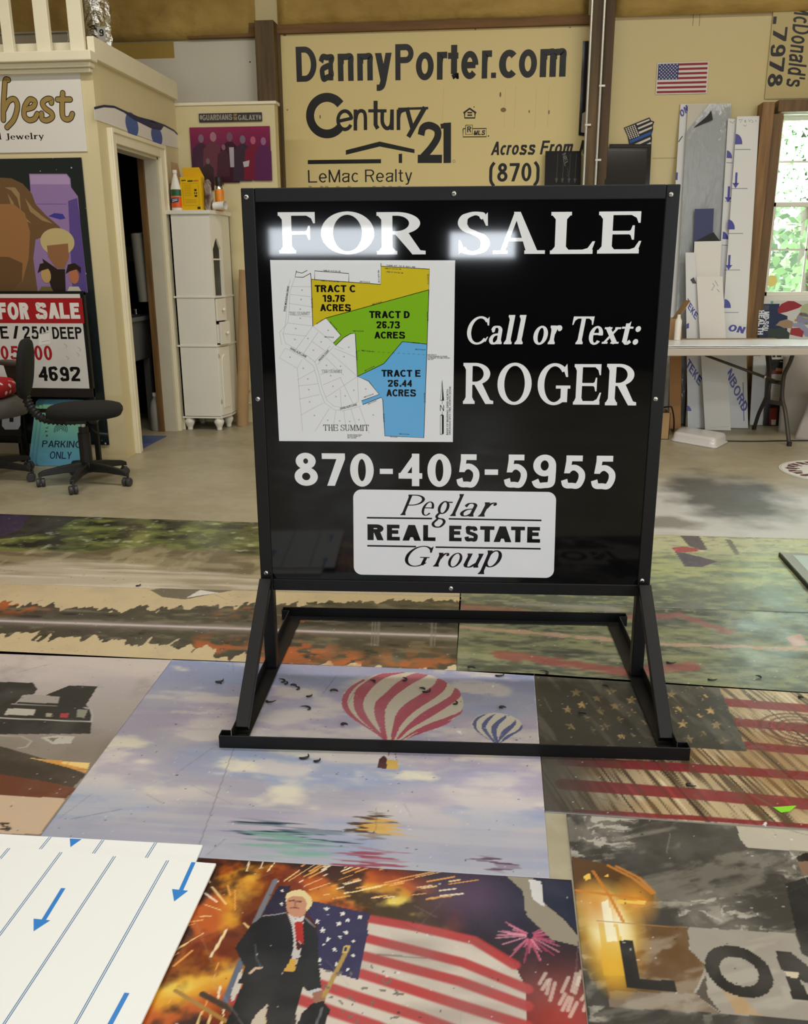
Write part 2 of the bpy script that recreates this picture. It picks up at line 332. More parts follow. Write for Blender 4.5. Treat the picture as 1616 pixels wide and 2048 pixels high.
def sglyph(ch, S):
    """plain grotesque letter: cap height 1, x-height 0.73"""
    P = Strokes(); h = S / 2; T = S * 0.86; t = T / 2; X = 0.73
    def re(x0, y0, x1, y1): P.append([(x0, y0), (x1, y0), (x1, y1), (x0, y1)])
    def dg(x0, y0, x1, y1, w=S * 1.05): P.append([(x0 - w / 2, y0), (x0 + w / 2, y0), (x1 + w / 2, y1), (x1 - w / 2, y1)])
    def cu(*p, n=10): P.extend(nib_ribbon(curve2(p, n), S, T))
    def arc(cx, cy, rx, ry, a0=0, a1=360, n=32):
        o = []; i = []
        for k in range(n + 1):
            a = radians(a0 + (a1 - a0) * k / n); o.append((cx + rx * cos(a), cy + ry * sin(a))); i.append((cx + (rx - S) * cos(a), cy + (ry - T) * sin(a)))
        P.extend([[o[k], o[k + 1], i[k + 1], i[k]] for k in range(n)])
    if ch in 'EFL':
        re(0, 0, S, 1)
        if ch in 'EF': re(S, 1 - T, 0.66, 1); re(S, 0.54 - t, 0.6, 0.54 + t)
        if ch in 'EL': re(S, 0, 0.68, T)
    elif ch == 'A': dg(h, 0, 0.39, 1); dg(0.78 - h, 0, 0.39, 1); re(0.2, 0.22, 0.58, 0.22 + T)
    elif ch in 'BPRD':
        re(0, 0, S, 1)
        if ch == 'D': arc(0.3, 0.5, 0.42, 0.5, -90, 90); re(S, 0, 0.3, T); re(S, 1 - T, 0.3, 1)
        else:
            arc(0.4, 0.735 if ch != 'B' else 0.76, 0.3, 0.265 if ch != 'B' else 0.24, -90, 90); re(S, 1 - T, 0.4, 1); re(S, 0.47 if ch != 'B' else 0.52, 0.4, 0.47 + T if ch != 'B' else 0.52 + T)
            if ch == 'B': arc(0.4, 0.29, 0.34, 0.29, -90, 90); re(S, 0, 0.4, T)
            if ch == 'R': dg(0.7 - h, 0, 0.42, 0.5)
    elif ch in 'CG': arc(0.42, 0.5, 0.42, 0.52, 42, 318); 
    elif ch == 'H': re(0, 0, S, 1); re(0.72 - S, 0, 0.72, 1); re(S, 0.52 - t, 0.72 - S, 0.52 + t)
    elif ch == 'I': re(0, 0, S, 1)
    elif ch == 'K': re(0, 0, S, 1); dg(S, 0.36, 0.66 - h, 1); dg(0.7 - h, 0, 0.28, 0.6)
    elif ch == 'M': re(0, 0, S, 1); re(0.86 - S, 0, 0.86, 1); dg(0.43, 0, h, 1); dg(0.43, 0, 0.86 - h, 1)
    elif ch == 'N': re(0, 0, S, 1); re(0.74 - S, 0, 0.74, 1); dg(0.74 - h, 0, h, 1)
    elif ch == 'O': arc(0.42, 0.5, 0.42, 0.52)
    elif ch == '0': arc(0.3, 0.5, 0.3, 0.51)
    elif ch == 'S': cu((0.6, 0.7), (0.56, 0.87), (0.35, 1 - t), (0.12, 0.9), (h, 0.73), (0.16, 0.58), (0.4, 0.49), (0.6, 0.4), (0.66 - h * .3, 0.25), (0.55, 0.09), (0.34, t), (0.1, 0.1), (0.04, 0.3))
    elif ch == 'T': re(0, 1 - T, 0.7, 1); re(0.35 - h, 0, 0.35 + h, 1 - T)
    elif ch == 'U': re(0, 0.32, S, 1); re(0.72 - S, 0.32, 0.72, 1); arc(0.36, 0.32, 0.36, 0.33, 180, 360)
    elif ch == 'W': dg(0.25, 0, h, 1); dg(0.25, 0, 0.48, 1); dg(0.71, 0, 0.48, 1); dg(0.71, 0, 0.96 - h, 1)
    elif ch == 'X': dg(h, 0, 0.66 - h, 1); dg(0.68 - h, 0, h, 1)
    elif ch == 'Y': dg(0.35, 0.4, h, 1); dg(0.35, 0.4, 0.7 - h, 1); re(0.35 - h, 0, 0.35 + h, 0.42)
    elif ch == '1': re(0.2, 0, 0.2 + S, 1); P.append([(0, 0.72), (0, 0.72 + T), (0.2, 1), (0.2, 0.8)])
    elif ch == '2': cu((h, 0.68), (0.08, 0.88), (0.3, 1 - t), (0.52, 0.88), (0.55, 0.7), (0.42, 0.48), (0.2, 0.26), (0.1, 0.05)); re(0, 0, 0.62, T)
    elif ch == '3': cu((0.04, 0.75), (0.12, 0.92), (0.3, 1 - t), (0.5, 0.9), (0.53, 0.74), (0.42, 0.56), (0.26, 0.53)); cu((0.26, 0.53), (0.48, 0.46), (0.57, 0.28), (0.48, 0.1), (0.3, t), (0.1, 0.1), (0.04, 0.27))
    elif ch == '4': re(0.36, 0, 0.36 + S, 1); re(0, 0.23, 0.64, 0.23 + T); P.append([(0, 0.23 + T * .6), (0.36 + S * .3, 1), (0.36 + S * .3, 1 - S * 1.5), (S * 0.95, 0.23 + T * .6)])
    elif ch == '5': re(0.08, 1 - T, 0.58, 1); P.append([(0.08, 1 - T), (0.08 + S * .9, 1 - T), (0.03 + S * .9, 0.46), (0.03, 0.46)]); cu((0.13, 0.535), (0.24, 0.62), (0.4, 0.62), (0.56, 0.48), (0.57, 0.28), (0.46, 0.09), (0.28, t), (0.1, 0.1), (0.04, 0.26))
    elif ch in '69':
        f = (lambda p: p) if ch == '6' else (lambda p: (0.62 - p[0], 1 - p[1]))
        cu(*[f(p) for p in ((0.56, 0.76), (0.48, 0.91), (0.32, 1 - t), (0.13, 0.86), (h, 0.55), (h, 0.34))]); c_ = f((0.31, 0.32)); arc(c_[0], c_[1], 0.31, 0.325)
    elif ch == '7': re(0, 1 - T, 0.6, 1); P.append([(0.12, 0), (0.12 + S, 0), (0.6, 1 - T), (0.6 - S * 1.1, 1 - T)])
    elif ch == '8': arc(0.31, 0.755, 0.265, 0.255); arc(0.31, 0.28, 0.31, 0.29)
    elif ch == '-': re(0, 0.3, 0.34, 0.3 + T)
    elif ch == '.': re(0, 0, S * 1.1, S * 1.1)
    elif ch == ',': P.append([(0, 0), (S, 0), (S, S), (0, S)]); P.append([(S * .4, 0), (S, 0), (S * .3, -S)])
    elif ch == "'": re(0, 0.68, S * 0.9, 1)
    elif ch == '/': dg(h, 0, 0.36, 1)
    elif ch == '(': cu((0.3, 1.05), (0.12, 0.78), (h, 0.4), (0.12, 0.02), (0.3, -0.25))
    elif ch == ')': cu((0, 1.05), (0.18, 0.78), (0.3 - h, 0.4), (0.18, 0.02), (0, -0.25))
    elif ch == 'a': re(0.54 - S, 0, 0.54, 0.5); cu((0.04, 0.52), (0.12, 0.66), (0.3, X - t), (0.5, 0.64), (0.54 - h, 0.48)); cu((0.54 - h, 0.42), (0.3, 0.4), (0.1, 0.32), (h * .9, 0.17), (0.14, 0.05), (0.28, t), (0.46, 0.14), (0.54 - h, 0.3))
    elif ch == 'c': arc(0.29, X / 2, 0.29, X / 2 + .01, 45, 315)
    elif ch == 'd': re(0.58 - S, 0, 0.58, 1); arc(0.29, X / 2, 0.29, X / 2 + .01, 40, 320)
    elif ch == 'e': arc(0.3, X / 2, 0.3, X / 2 + .01, 0, 318); re(S, X / 2 - t, 0.6 - h, X / 2 + t)
    elif ch == 'l': re(0, 0, S, 1)
    elif ch in 'nmu':
        f = (lambda p: p) if ch != 'u' else (lambda p: (0.56 - p[0], X - p[1]))
        def r2(a, b_, c, d_): (a, b_), (c, d_) = f((a, b_)), f((c, d_)); re(min(a, c), min(b_, d_), max(a, c), max(b_, d_))
        r2(0, 0, S, X); w = 0.56 if ch != 'm' else 0.5
        for o in ((0,) if ch != 'm' else (0, w - S)):
            r2(o + w - S, 0, o + w, X - 0.24); P.extend(nib_ribbon([f(q) for q in curve2([(o + h * 1.2, 0.46), (o + 0.14, 0.62), (o + w * 0.56, X - t), (o + w - 0.1, 0.64), (o + w - h, X - 0.26)], 8)], S, T))
    elif ch == 'o': arc(0.31, X / 2, 0.31, X / 2 + .01)
    elif ch == 'r': re(0, 0, S, X); cu((h, 0.42), (0.14, 0.62), (0.24, X - t), (0.36, X - t))
    elif ch == 's': cu((0.48, 0.5), (0.42, 0.64), (0.26, X - t), (0.1, 0.64), (h, 0.52), (0.16, 0.42), (0.34, 0.35), (0.5, 0.27), (0.52 - h * .3, 0.17), (0.42, 0.06), (0.26, t), (0.1, 0.07), (0.04, 0.2))
    elif ch == 't': re(0.1, 0.14, 0.1 + S, 0.94); re(0, X - T, 0.34, X); cu((0.1 + h, 0.16), (0.16 + h, 0.05), (0.26, t * .9), (0.36, t))
    elif ch == 'y': dg(0.27, 0, h, X); P.append([(0.27 - h, 0), (0.27 + h, 0), (0.54, X), (0.54 - S, X)]); cu((0.28, 0.04), (0.22, -0.14), (0.14, -0.2), (0.04, -0.2))
    if ch == 'G': re(0.84 - S, 0.12, 0.84, 0.5); re(0.46, 0.5 - T, 0.84, 0.5)
    return P

class Panel:
    """a flat board with ink on its front; (u, v) are metres from its lower left corner"""
    def __init__(s, BL, BR, TR, TL, thick=0.004, lift=0.00025):
        s.c = [Vector(p) for p in (BL, BR, TR, TL)]; s.W = (s.c[1] - s.c[0]).length; s.H = (s.c[3] - s.c[0]).length
        s.U = (s.c[1] - s.c[0]).normalized(); s.N = s.U.cross(s.c[3] - s.c[0]).normalized(); s.V = s.N.cross(s.U)
        s.t = thick; s.lift = lift; s.v = []; s.f = []; s.col = []; s.part = None
    def at(s, u, v, h=0.0):
        a, b = u / s.W, v / s.H; c = s.c
        return (c[0] * (1 - a) + c[1] * a) * (1 - b) + (c[3] * (1 - a) + c[2] * a) * b + s.N * h
    def px(s, x, y):
        p = pp(x, y, s.c[0], s.N); d = p - s.c[0]; v = d.dot(s.V) ; u = d.dot(s.U)
        # undo the slight taper of a board that is not quite square
        b = v / ((s.c[3] - s.c[0]).dot(s.V)); l = s.c[0] * (1 - b) + s.c[3] * b; r = s.c[1] * (1 - b) + s.c[2] * b
        return ((p - l).dot(s.U) / max(1e-6, (r - l).dot(s.U)) * s.W, b * s.H)
    def pxbox(s, x0, y0, x1, y1):
        xm, ym = (x0 + x1) / 2, (y0 + y1) / 2
        return (s.px(x0, ym)[0], s.px(xm, y1)[1], s.px(x1, ym)[0], s.px(xm, y0)[1])
    def slab(s, col, outline=None):
        o = outline or [(0, 0), (s.W, 0), (s.W, s.H), (0, s.H)]; n = len(o); k = len(s.v)
        s.v += [s.at(u, v) for u, v in o] + [s.at(u, v, -s.t) for u, v in o]
        tri = tessellate_polygon([[Vector((u, v, 0)) for u, v in o]])
        for t in tri:
            t = s._ccw(o, t); s._face([k + i for i in t], col); s._face([k + n + i for i in reversed(t)], col)
        for i in range(n): j = (i + 1) % n; s._face([k + i, k + n + i, k + n + j, k + j], col)
        return s
    def _ccw(s, o, t):
        (ax, ay), (bx, by), (cx, cy) = (o[i] for i in t)
        return t if (bx - ax) * (cy - ay) - (by - ay) * (cx - ax) > 0 else (t[0], t[2], t[1])
    def _face(s, idx, col): s.f.append(tuple(idx)); s.col.append(col)
    def poly(s, pts, col, layer=1):
        if len(pts) < 3: return s
        k = len(s.v); s.v += [s.at(u, v, s.lift * layer) for u, v in pts]
        if len(pts) <= 3: tri = [tuple(range(len(pts)))]
        else: tri = tessellate_polygon([[Vector((u, v, 0)) for u, v in pts]])
        for t in tri: s._face([k + i for i in s._ccw(pts, t)], col)
        return s
    def rect(s, u0, v0, u1, v1, col, layer=1): return s.poly([(u0, v0), (u1, v0), (u1, v1), (u0, v1)], col, layer)
    def ppoly(s, pts, col, layer=1): return s.poly([s.px(*p) for p in pts], col, layer)
    def line(s, pts, w, col, layer=1, px=False):
        if px: pts = [s.px(*p) for p in pts]
        n = len(pts); L = []; R = []
        for i in range(n):
            a = pts[max(i - 1, 0)]; b = pts[min(i + 1, n - 1)]; dx, dy = b[0] - a[0], b[1] - a[1]; l = math.hypot(dx, dy) or 1
            ww = w[i] if isinstance(w, (list, tuple)) else w
            L.append((pts[i][0] - dy / l * ww / 2, pts[i][1] + dx / l * ww / 2)); R.append((pts[i][0] + dy / l * ww / 2, pts[i][1] - dx / l * ww / 2))
        for i in range(n - 1): s.poly([R[i], R[i + 1], L[i + 1], L[i]], col, layer)
        return s
    def dot(s, u, v, r, col, layer=1, n=14, ry=None): return s.poly([(u + r * cos(2 * pi * k / n), v + (ry or r) * sin(2 * pi * k / n)) for k in range(n)], col, layer)
    def star(s, u, v, r, col, layer=1, rot=0): return s.poly([(u + (r if k % 2 == 0 else r * 0.4) * sin(pi * k / 5 + rot), v + (r if k % 2 == 0 else r * 0.4) * cos(pi * k / 5 + rot)) for k in range(10)], col, layer)
    def _fit(s, polys, bx, col, layer, shear=0.0, rot=0.0, lv=None):
        polys = [[(x + shear * y, y) for x, y in p] for p in polys]
        if rot: polys = [[(x * cos(rot) - y * sin(rot), x * sin(rot) + y * cos(rot)) for x, y in p] for p in polys]
        xs = [x for p in polys for x, _ in p]; ys = [y for p in polys for _, y in p]
        x0, x1, y0, y1 = min(xs), max(xs), min(ys), max(ys); sx = (bx[2] - bx[0]) / (x1 - x0); sy = (bx[3] - bx[1]) / (y1 - y0)
        for i, p in enumerate(polys): s.poly([(bx[0] + (x - x0) * sx, bx[1] + (y - y0) * sy) for x, y in p], col, layer + (lv[i] * 6e-6 / s.lift if lv else 0))
        return s
    def sans(s, text, bx, col, bold=0.04, layer=1, shear=0.0, rot=0.0, px=False, S=None, gap=None):
        if px: bx = s.pxbox(*bx)
        S = S or (0.105 + bold * 2.4); gap = 0.16 - S * 0.25 if gap is None else gap; x = 0; out = []; lv = []
        for ch in text:
            if ch == ' ': x += 0.34; continue
            g = sglyph(ch, S); lv += g.lv; lo = min(a for p in g for a, _ in p); hi = max(a for p in g for a, _ in p)
            out += [[(a - lo + x, b) for a, b in p] for p in g]; x += hi - lo + (gap * 0.4 if ch in "AT'./-" else gap)
        return s._fit(out, bx, col, layer, shear, rot, lv)
    def serif(s, text, bx, col, S=0.17, T=0.06, sf=0.08, layer=1, shear=0.0, px=False, gap=0.07, rot=0.0):
        if px: bx = s.pxbox(*bx)
        x = 0; out = []; lv = []
        for ch in text:
            if ch == ' ': x += 0.35; continue
            g = glyph(ch, S, T, sf); lv += g.lv; lo = min(a for p in g for a, _ in p); hi = max(a for p in g for a, _ in p)
            out += [[(a - lo + x, b) for a, b in p] for p in g]; x += hi - lo + gap
        return s._fit(out, bx, col, layer, shear, rot, lv)
    def build(s, name, m, parent=None, **kw):
        me = bpy.data.meshes.new(name); me.from_pydata([tuple(p) for p in s.v], [], s.f)
        a = me.color_attributes.new('ink', 'FLOAT_COLOR', 'CORNER'); buf = []
        for f, c in zip(s.f, s.col): buf += list(c) * len(f)
        a.data.foreach_set('color', buf); me.update()
        o = link_mesh(name, me, m, parent); return tag(o, **kw)
def flatrect(x0, y0, x1, y1, Y, thick=0.004):
    """an upright board on the plane y = Y whose corners were measured in the photograph"""
    a, b = wp(x0, y1, Y), wp(x1, y0, Y); return Panel((a.x, Y, a.z), (b.x, Y, a.z), (b.x, Y, b.z), (a.x, Y, b.z), thick)

# ------------------------------------------------------------------ printed sheets on the floor: ink computed on a fine grid
def _hash(ix, iy, seed): 
    h = (ix.astype(np.int64) * 374761393 + iy.astype(np.int64) * 668265263 + seed * 982451653) & 0x7fffffff
    h = ((h ^ (h >> 13)) * 1274126177) & 0x7fffffff
    return ((h ^ (h >> 16)) & 0xffff) / 65535.0
def vnoise(x, y, seed=0):
    ix, iy = np.floor(x), np.floor(y); fx, fy = x - ix, y - iy; fx = fx * fx * (3 - 2 * fx); fy = fy * fy * (3 - 2 * fy)
    a, b, c, d = _hash(ix, iy, seed), _hash(ix + 1, iy, seed), _hash(ix, iy + 1, seed), _hash(ix + 1, iy + 1, seed)
    return (a * (1 - fx) + b * fx) * (1 - fy) + (c * (1 - fx) + d * fx) * fy
def fbm(x, y, s, oct=4, seed=0, sy=None):
    t = 0; a = 0.5; n = 0
    for k in range(oct): t = t + a * vnoise(x * s * 2 ** k, y * (sy or s) * 2 ** k, seed + k * 17); n += a; a *= 0.5
    return t / n
def sstep(a, b, x): t = np.clip((x - a) / (b - a), 0, 1); return t * t * (3 - 2 * t)
class Sheet:
    def __init__(s, BL, BR, TR, TL, cell=0.004, z=0.004):
        s.c = [Vector((p[0], p[1], z)) for p in (BL, BR, TR, TL)]; s.W = (s.c[1] - s.c[0]).length; s.H = (s.c[3] - s.c[0]).length
        s.nu = max(2, int(s.W / cell) + 1); s.nv = max(2, int(s.H / cell) + 1); s.z = z
        g = np.meshgrid(np.linspace(0, 1, s.nu), np.linspace(0, 1, s.nv)); a, b = g[0], g[1]
        c = [np.array(p) for p in s.c]
        s.P = ((c[0] * (1 - a)[..., None] + c[1] * a[..., None]) * (1 - b)[..., None] + (c[3] * (1 - a)[..., None] + c[2] * a[..., None]) * b[..., None])
        s.X, s.Y = s.P[..., 0], s.P[..., 1]; s.u = a * s.W; s.v = b * s.H
        s.img = np.ones(a.shape + (3,)) * 200.0
    def uvp(s, pts):
        """points traced on the photograph, as floor positions"""
        return [tuple(gp(x, y, s.z).xy) for x, y in pts]
    def inside(s, pts):
        m = np.zeros(s.X.shape, bool); n = len(pts); X, Y = s.X, s.Y
        for i in range(n):
            (x0, y0), (x1, y1) = pts[i], pts[(i + 1) % n]
            if y0 == y1: continue
            m ^= ((y0 > Y) != (y1 > Y)) & (X < (x1 - x0) * (Y - y0) / (y1 - y0) + x0)
        return m.astype(float)
    def mix(s, m, col):
        c = np.array(col, float); m = np.clip(m, 0, 1)[..., None]; s.img = s.img * (1 - m) + c * m; return s
    def poly(s, pts, col, a=1.0, smooth=False, wob=0):
        q = s.uvp(pts)
        if smooth: q = curve2(q + [q[0]], 6)
        return s.mix(s.inside(q) * a, col)
    def dist(s, pts):
        q = s.uvp(pts); d = np.full(s.X.shape, 9.0)
        for (x0, y0), (x1, y1) in zip(q, q[1:]):
            dx, dy = x1 - x0, y1 - y0; l = dx * dx + dy * dy + 1e-12; t = np.clip(((s.X - x0) * dx + (s.Y - y0) * dy) / l, 0, 1)
            d = np.minimum(d, np.hypot(s.X - x0 - t * dx, s.Y - y0 - t * dy))
        return d
    def line(s, pts, w, col, a=1.0, soft=0.3): return s.mix(a * (1 - sstep(w * 0.5 * (1 - soft), w * 0.5 * (1 + soft), s.dist(pts))), col)
    def blob(s, x, y, r, col, a=1.0, ry=None, p=1.0):
        c = gp(x, y, s.z); d = np.hypot((s.X - c.x) / r, (s.Y - c.y) / (ry or r)); return s.mix(a * np.clip(1 - d, 0, 1) ** p, col)
    def wear(s, amt=0.25, seed=3, col=(190, 186, 178)):
        """dust, scuffs and scratches walked into the print"""
        n = fbm(s.X, s.Y, 9, 5, seed); s.mix(amt * sstep(0.5, 0.8, n), col)
        r = random.Random(seed)
        for k in range(26):
            u, v, an, l = r.random() * s.W, r.random() * s.H, r.random() * pi, 0.03 + r.random() * 0.12
            du, dv = cos(an) * l, sin(an) * l; t = np.clip(((s.u - u) * du + (s.v - v) * dv) / (l * l), 0, 1)
            s.mix((0.12 + 0.25 * r.random()) * (np.hypot(s.u - u - t * du, s.v - v - t * dv) < 0.0016), col if k % 2 else (70, 66, 62))
        sp = _hash(np.floor(s.u / 0.0035), np.floor(s.v / 0.0035), seed); s.mix((sp > 0.9988) * 0.6, (235, 232, 226)); s.mix((sp < 0.0012) * 0.6, (40, 38, 36))
        return s
    def build(s, name, label, cat='floor print', group=None, gain=1.0, m=None):
        nv, nu = s.nv, s.nu; n = nu * nv; P = s.P.reshape(-1, 3)
        idx = np.arange(n).reshape(nv, nu); q = np.stack([idx[:-1, :-1], idx[:-1, 1:], idx[1:, 1:], idx[1:, :-1]], -1).reshape(-1, 4)
        rim = np.concatenate([idx[0, :], idx[1:, -1], idx[-1, -2::-1], idx[-2:0:-1, 0]]); low = P[rim].copy(); low[:, 2] = 0.0005
        k = len(rim); li = n + np.arange(k); nx = np.roll(np.arange(k), -1)
        side = np.stack([rim, li, li[nx], rim[nx]], -1)
        V = np.concatenate([P, low]); Fq = np.concatenate([q, side])
        me = bpy.data.meshes.new(name); me.vertices.add(len(V)); me.vertices.foreach_set('co', V.ravel())
        me.loops.add(Fq.size); me.loops.foreach_set('vertex_index', Fq.ravel().astype(np.int32))
        me.polygons.add(len(Fq)); me.polygons.foreach_set('loop_start', (np.arange(len(Fq)) * 4).astype(np.int32))
        me.update(calc_edges=True)
        c = np.clip(s.img.reshape(-1, 3) / 255.0, 0, 1); c = np.where(c <= 0.04045, c / 12.92, ((c + 0.055) / 1.055) ** 2.4) * gain
        c = np.concatenate([c, np.full((k, 3), 0.55)]); c = np.concatenate([c, np.ones((len(c), 1))], 1)
        a = me.color_attributes.new('ink', 'FLOAT_COLOR', 'POINT'); a.data.foreach_set('color', c.astype(np.float32).ravel())
        o = link_mesh(name, me, m or FLOORINK); return tag(o, label, cat, group)
# ------------------------------------------------------------------ the shop shell
YB, YO, XS, YA = 7.65, 5.68, -2.50, 7.12        # back wall, office front, office side, alcove wall
ZC = 4.5
# concrete floor, with its stains and a painted pale glare haze
m = mat('concrete', (176, 164, 140), 0.42); nt = m.node_tree; b = nt.nodes['Principled BSDF']
tc = nt.nodes.new('ShaderNodeTexCoord')
def noise(sc, det=6, v=None, ty='ShaderNodeTexNoise'):
    n = nt.nodes.new(ty); n.inputs['Scale'].default_value = sc; n.inputs['Detail'].default_value = det; nt.links.new(v or tc.outputs['Object'], n.inputs['Vector']); return n.outputs['Fac']
def mapr(x, a, c, lo=0.0, hi=1.0):
    r = nt.nodes.new('ShaderNodeMapRange'); r.clamp = True
    for k, q in zip(('From Min', 'From Max', 'To Min', 'To Max'), (a, c, lo, hi)): r.inputs[k].default_value = q
    nt.links.new(x, r.inputs[0]); return r.outputs[0]
def mixc(f, A, C):
    x = nt.nodes.new('ShaderNodeMix'); x.data_type = 'RGBA'; nt.links.new(f, x.inputs[0])
    for i, q in ((6, A), (7, C)):
        if isinstance(q, tuple): x.inputs[i].default_value = q
        else: nt.links.new(q, x.inputs[i])
    return x.outputs[2]
def math2(op, a, c):
    x = nt.nodes.new('ShaderNodeMath'); x.operation = op
    for i, q in enumerate((a, c)):
        if isinstance(q, float): x.inputs[i].default_value = q
        else: nt.links.new(q, x.inputs[i])
    return x.outputs[0]
base = mixc(mapr(noise(1.6), 0.35, 0.65), rgb(154, 144, 118), rgb(172, 162, 136))
base = mixc(mapr(noise(14), 0.45, 0.8, 0, 0.35), base, rgb(188, 180, 160))
base = mixc(mapr(noise(60), 0.62, 0.78, 0, 0.4), base, rgb(120, 108, 88))
FLOOR_C = (-0.5, 1.05)
def stain_haze(x, y, rx, ry, col, a, f):
    global base
    p = gp(x, y); vm = nt.nodes.new('ShaderNodeMapping'); vm.vector_type = 'POINT'
    vm.inputs['Location'].default_value = (-(p.x - FLOOR_C[0]) / rx, -(p.y - FLOOR_C[1]) / ry, 0); vm.inputs['Scale'].default_value = (1 / rx, 1 / ry, 0)
    nt.links.new(tc.outputs['Object'], vm.inputs[0]); ln = nt.nodes.new('ShaderNodeVectorMath'); ln.operation = 'LENGTH'; nt.links.new(vm.outputs[0], ln.inputs[0])
    d = math2('ADD', ln.outputs['Value'], mapr(noise(f), 0.2, 0.8, -0.45, 0.45))
    base = mixc(mapr(d, 1.1, 0.55, 0, a), base, rgb(*col))
stain_haze(1530, 1030, 1.5, 0.8, (200, 200, 198), 0.85, 3)  # pale dust, widened and whitened to hold the window's glare haze
stain_haze(1452, 992, 0.34, 0.62, (88, 85, 80), 0.95, 4)
stain_haze(1330, 1045, 0.24, 0.12, (96, 90, 78), 0.7, 6)
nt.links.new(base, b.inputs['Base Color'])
nt.links.new(mapr(noise(5), 0.3, 0.7, 0.3, 0.5), b.inputs['Roughness'])
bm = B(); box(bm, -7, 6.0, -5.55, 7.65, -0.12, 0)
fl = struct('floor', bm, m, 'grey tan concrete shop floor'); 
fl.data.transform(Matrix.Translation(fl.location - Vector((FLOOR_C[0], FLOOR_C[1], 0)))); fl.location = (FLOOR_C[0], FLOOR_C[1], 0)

FOAM = mat('spray_foam', (188, 156, 84), 0.75, c2=(158, 126, 62), scale=2.2, bump=2.2, bscale=3.5, stretch=(1, 1, 1.6))
WALLC = mat('cream_wall', (214, 198, 150), 0.5, var=0.03, scale=1.5)
# window opening in the back wall
wx0 = wp(1551, 300, YB).x; wx1 = wx0 + 0.98; wz1 = wp(1590, 222, YB).z; wz0 = wp(1590, 604, YB).z
bm = B(); T = 0.18
box(bm, -7, wx0, YB, YB + T, 0, ZC); box(bm, wx1, 6.0, YB, YB + T, 0, ZC); box(bm, wx0, wx1, YB, YB + T, 0, wz0); box(bm, wx0, wx1, YB, YB + T, wz1, ZC)
struct('wall_back', bm, WALLC, 'cream back wall of the shop')
# lumpy sprayed insulation over the top of the back wall, in three bays between the posts
def foam_bay(x0, x1, z0, z1, seed):
    n, k = 90, 46; bm = B(); r = random.Random(seed); vs = []
    xs = np.linspace(x0, x1, n); zs = np.linspace(z0, z1, k); X, Z = np.meshgrid(xs, zs)
    D = 0.03 + 0.05 * fbm(X, Z, 2.2, 4, seed, 3.4) + 0.035 * fbm(X, Z, 9, 3, seed + 5, 14); edge = np.minimum.reduce([X - x0, x1 - X, Z - z0 + 0.02, z1 - Z]); D = D * sstep(0, 0.06, edge)
    for j in range(k): vs.append([bm.verts.new((X[j, i], YB - D[j, i] - 0.004, Z[j, i])) for i in range(n)])
    for j in range(k - 1):
        for i in range(n - 1): bm.faces.new((vs[j][i], vs[j][i + 1], vs[j + 1][i + 1], vs[j + 1][i]))
    o = struct('wall_back_insulation', bm, FOAM, 'ochre sprayed foam insulation above the wall boards', smooth=True)
zf = wp(700, 56, YB).z
foam_bay(-4.6, wp(512, 60, YB).x, wp(330, 82, YB).z, ZC, 2)
foam_bay(wp(556, 60, YB).x, wp(1176, 40, YB).x, wp(800, 48, YB).z, ZC, 5)
foam_bay(wp(1226, 40, YB).x, 5.6, wp(1400, 30, YB).z, ZC, 9)
bm = B(); box(bm, -7, 6.0, -5.7, YB + T, ZC, ZC + 0.1); struct('ceiling', bm, mat('ceiling_foam', (190, 172, 130), 0.8), 'ceiling')
bm = B(); box(bm, 5.9, 6.0, -5.55, YB, 0, ZC); struct('wall_right', bm, WALLC, 'right wall')
bm = B(); box(bm, -7.1, -7.0, -5.55, YB, 0, ZC); struct('wall_left', bm, WALLC, 'left wall')
bm = B(); box(bm, -7, 6.0, -5.65, -5.55, 0, ZC); struct('wall_front', bm, mat('dim_wall', (58, 55, 50), 0.7), 'front wall of the shop')

# office front wall and side wall with its doorway
zt = xp(366, 207, XS).z; zl = wp(100, 140, YO).z; ztop = wp(100, 116, YO).z + 0.02
d0 = xp(279, 900, XS).y; d1 = xp(334, 850, XS).y; dz = xp(284, 305, XS).z
yd0 = xp(225, 330, XS).y; yd1 = xp(289, 340, XS).y
DY0, DY1, DZ = 5.90, 6.68, 2.03
print('door', d0, d1, dz, yd0, yd1, 'zt', zt, 'zl', zl, ztop)
OFW = mat('office_wall', (216, 202, 160), 0.5, var=0.03, scale=1.2)
bm = B(); box(bm, -7, XS, YO, YO + 0.1, 0, ztop); struct('wall_office', bm, OFW, 'cream front wall of the small office')
bm = B(); tk = 0.1
box(bm, XS - tk, XS, YO + 0.1, DY0, 0, zt); box(bm, XS - tk, XS, DY1, YA, 0, zt); box(bm, XS - tk, XS, DY0, DY1, DZ, zt)
struct('wall_office_side', bm, OFW, 'cream office wall with a doorway')
bm = B(); ax1 = wp(549, 215, YA).x; za = wp(450, 210, YA).z
box(bm, XS - 0.1, ax1, YA, YA + 0.1, 0, za); struct('wall_alcove', bm, mat('alcove_wall', (218, 204, 158), 0.5, var=0.03, scale=1.4), 'low cream wall behind the corner cabinet')
bm = B(); box(bm, XS - 0.1, ax1 + 0.015, YA - 0.012, YA + 0.11, za, za + 0.02); struct('trim_1', bm, TRIMW, 'cap board on the low wall')
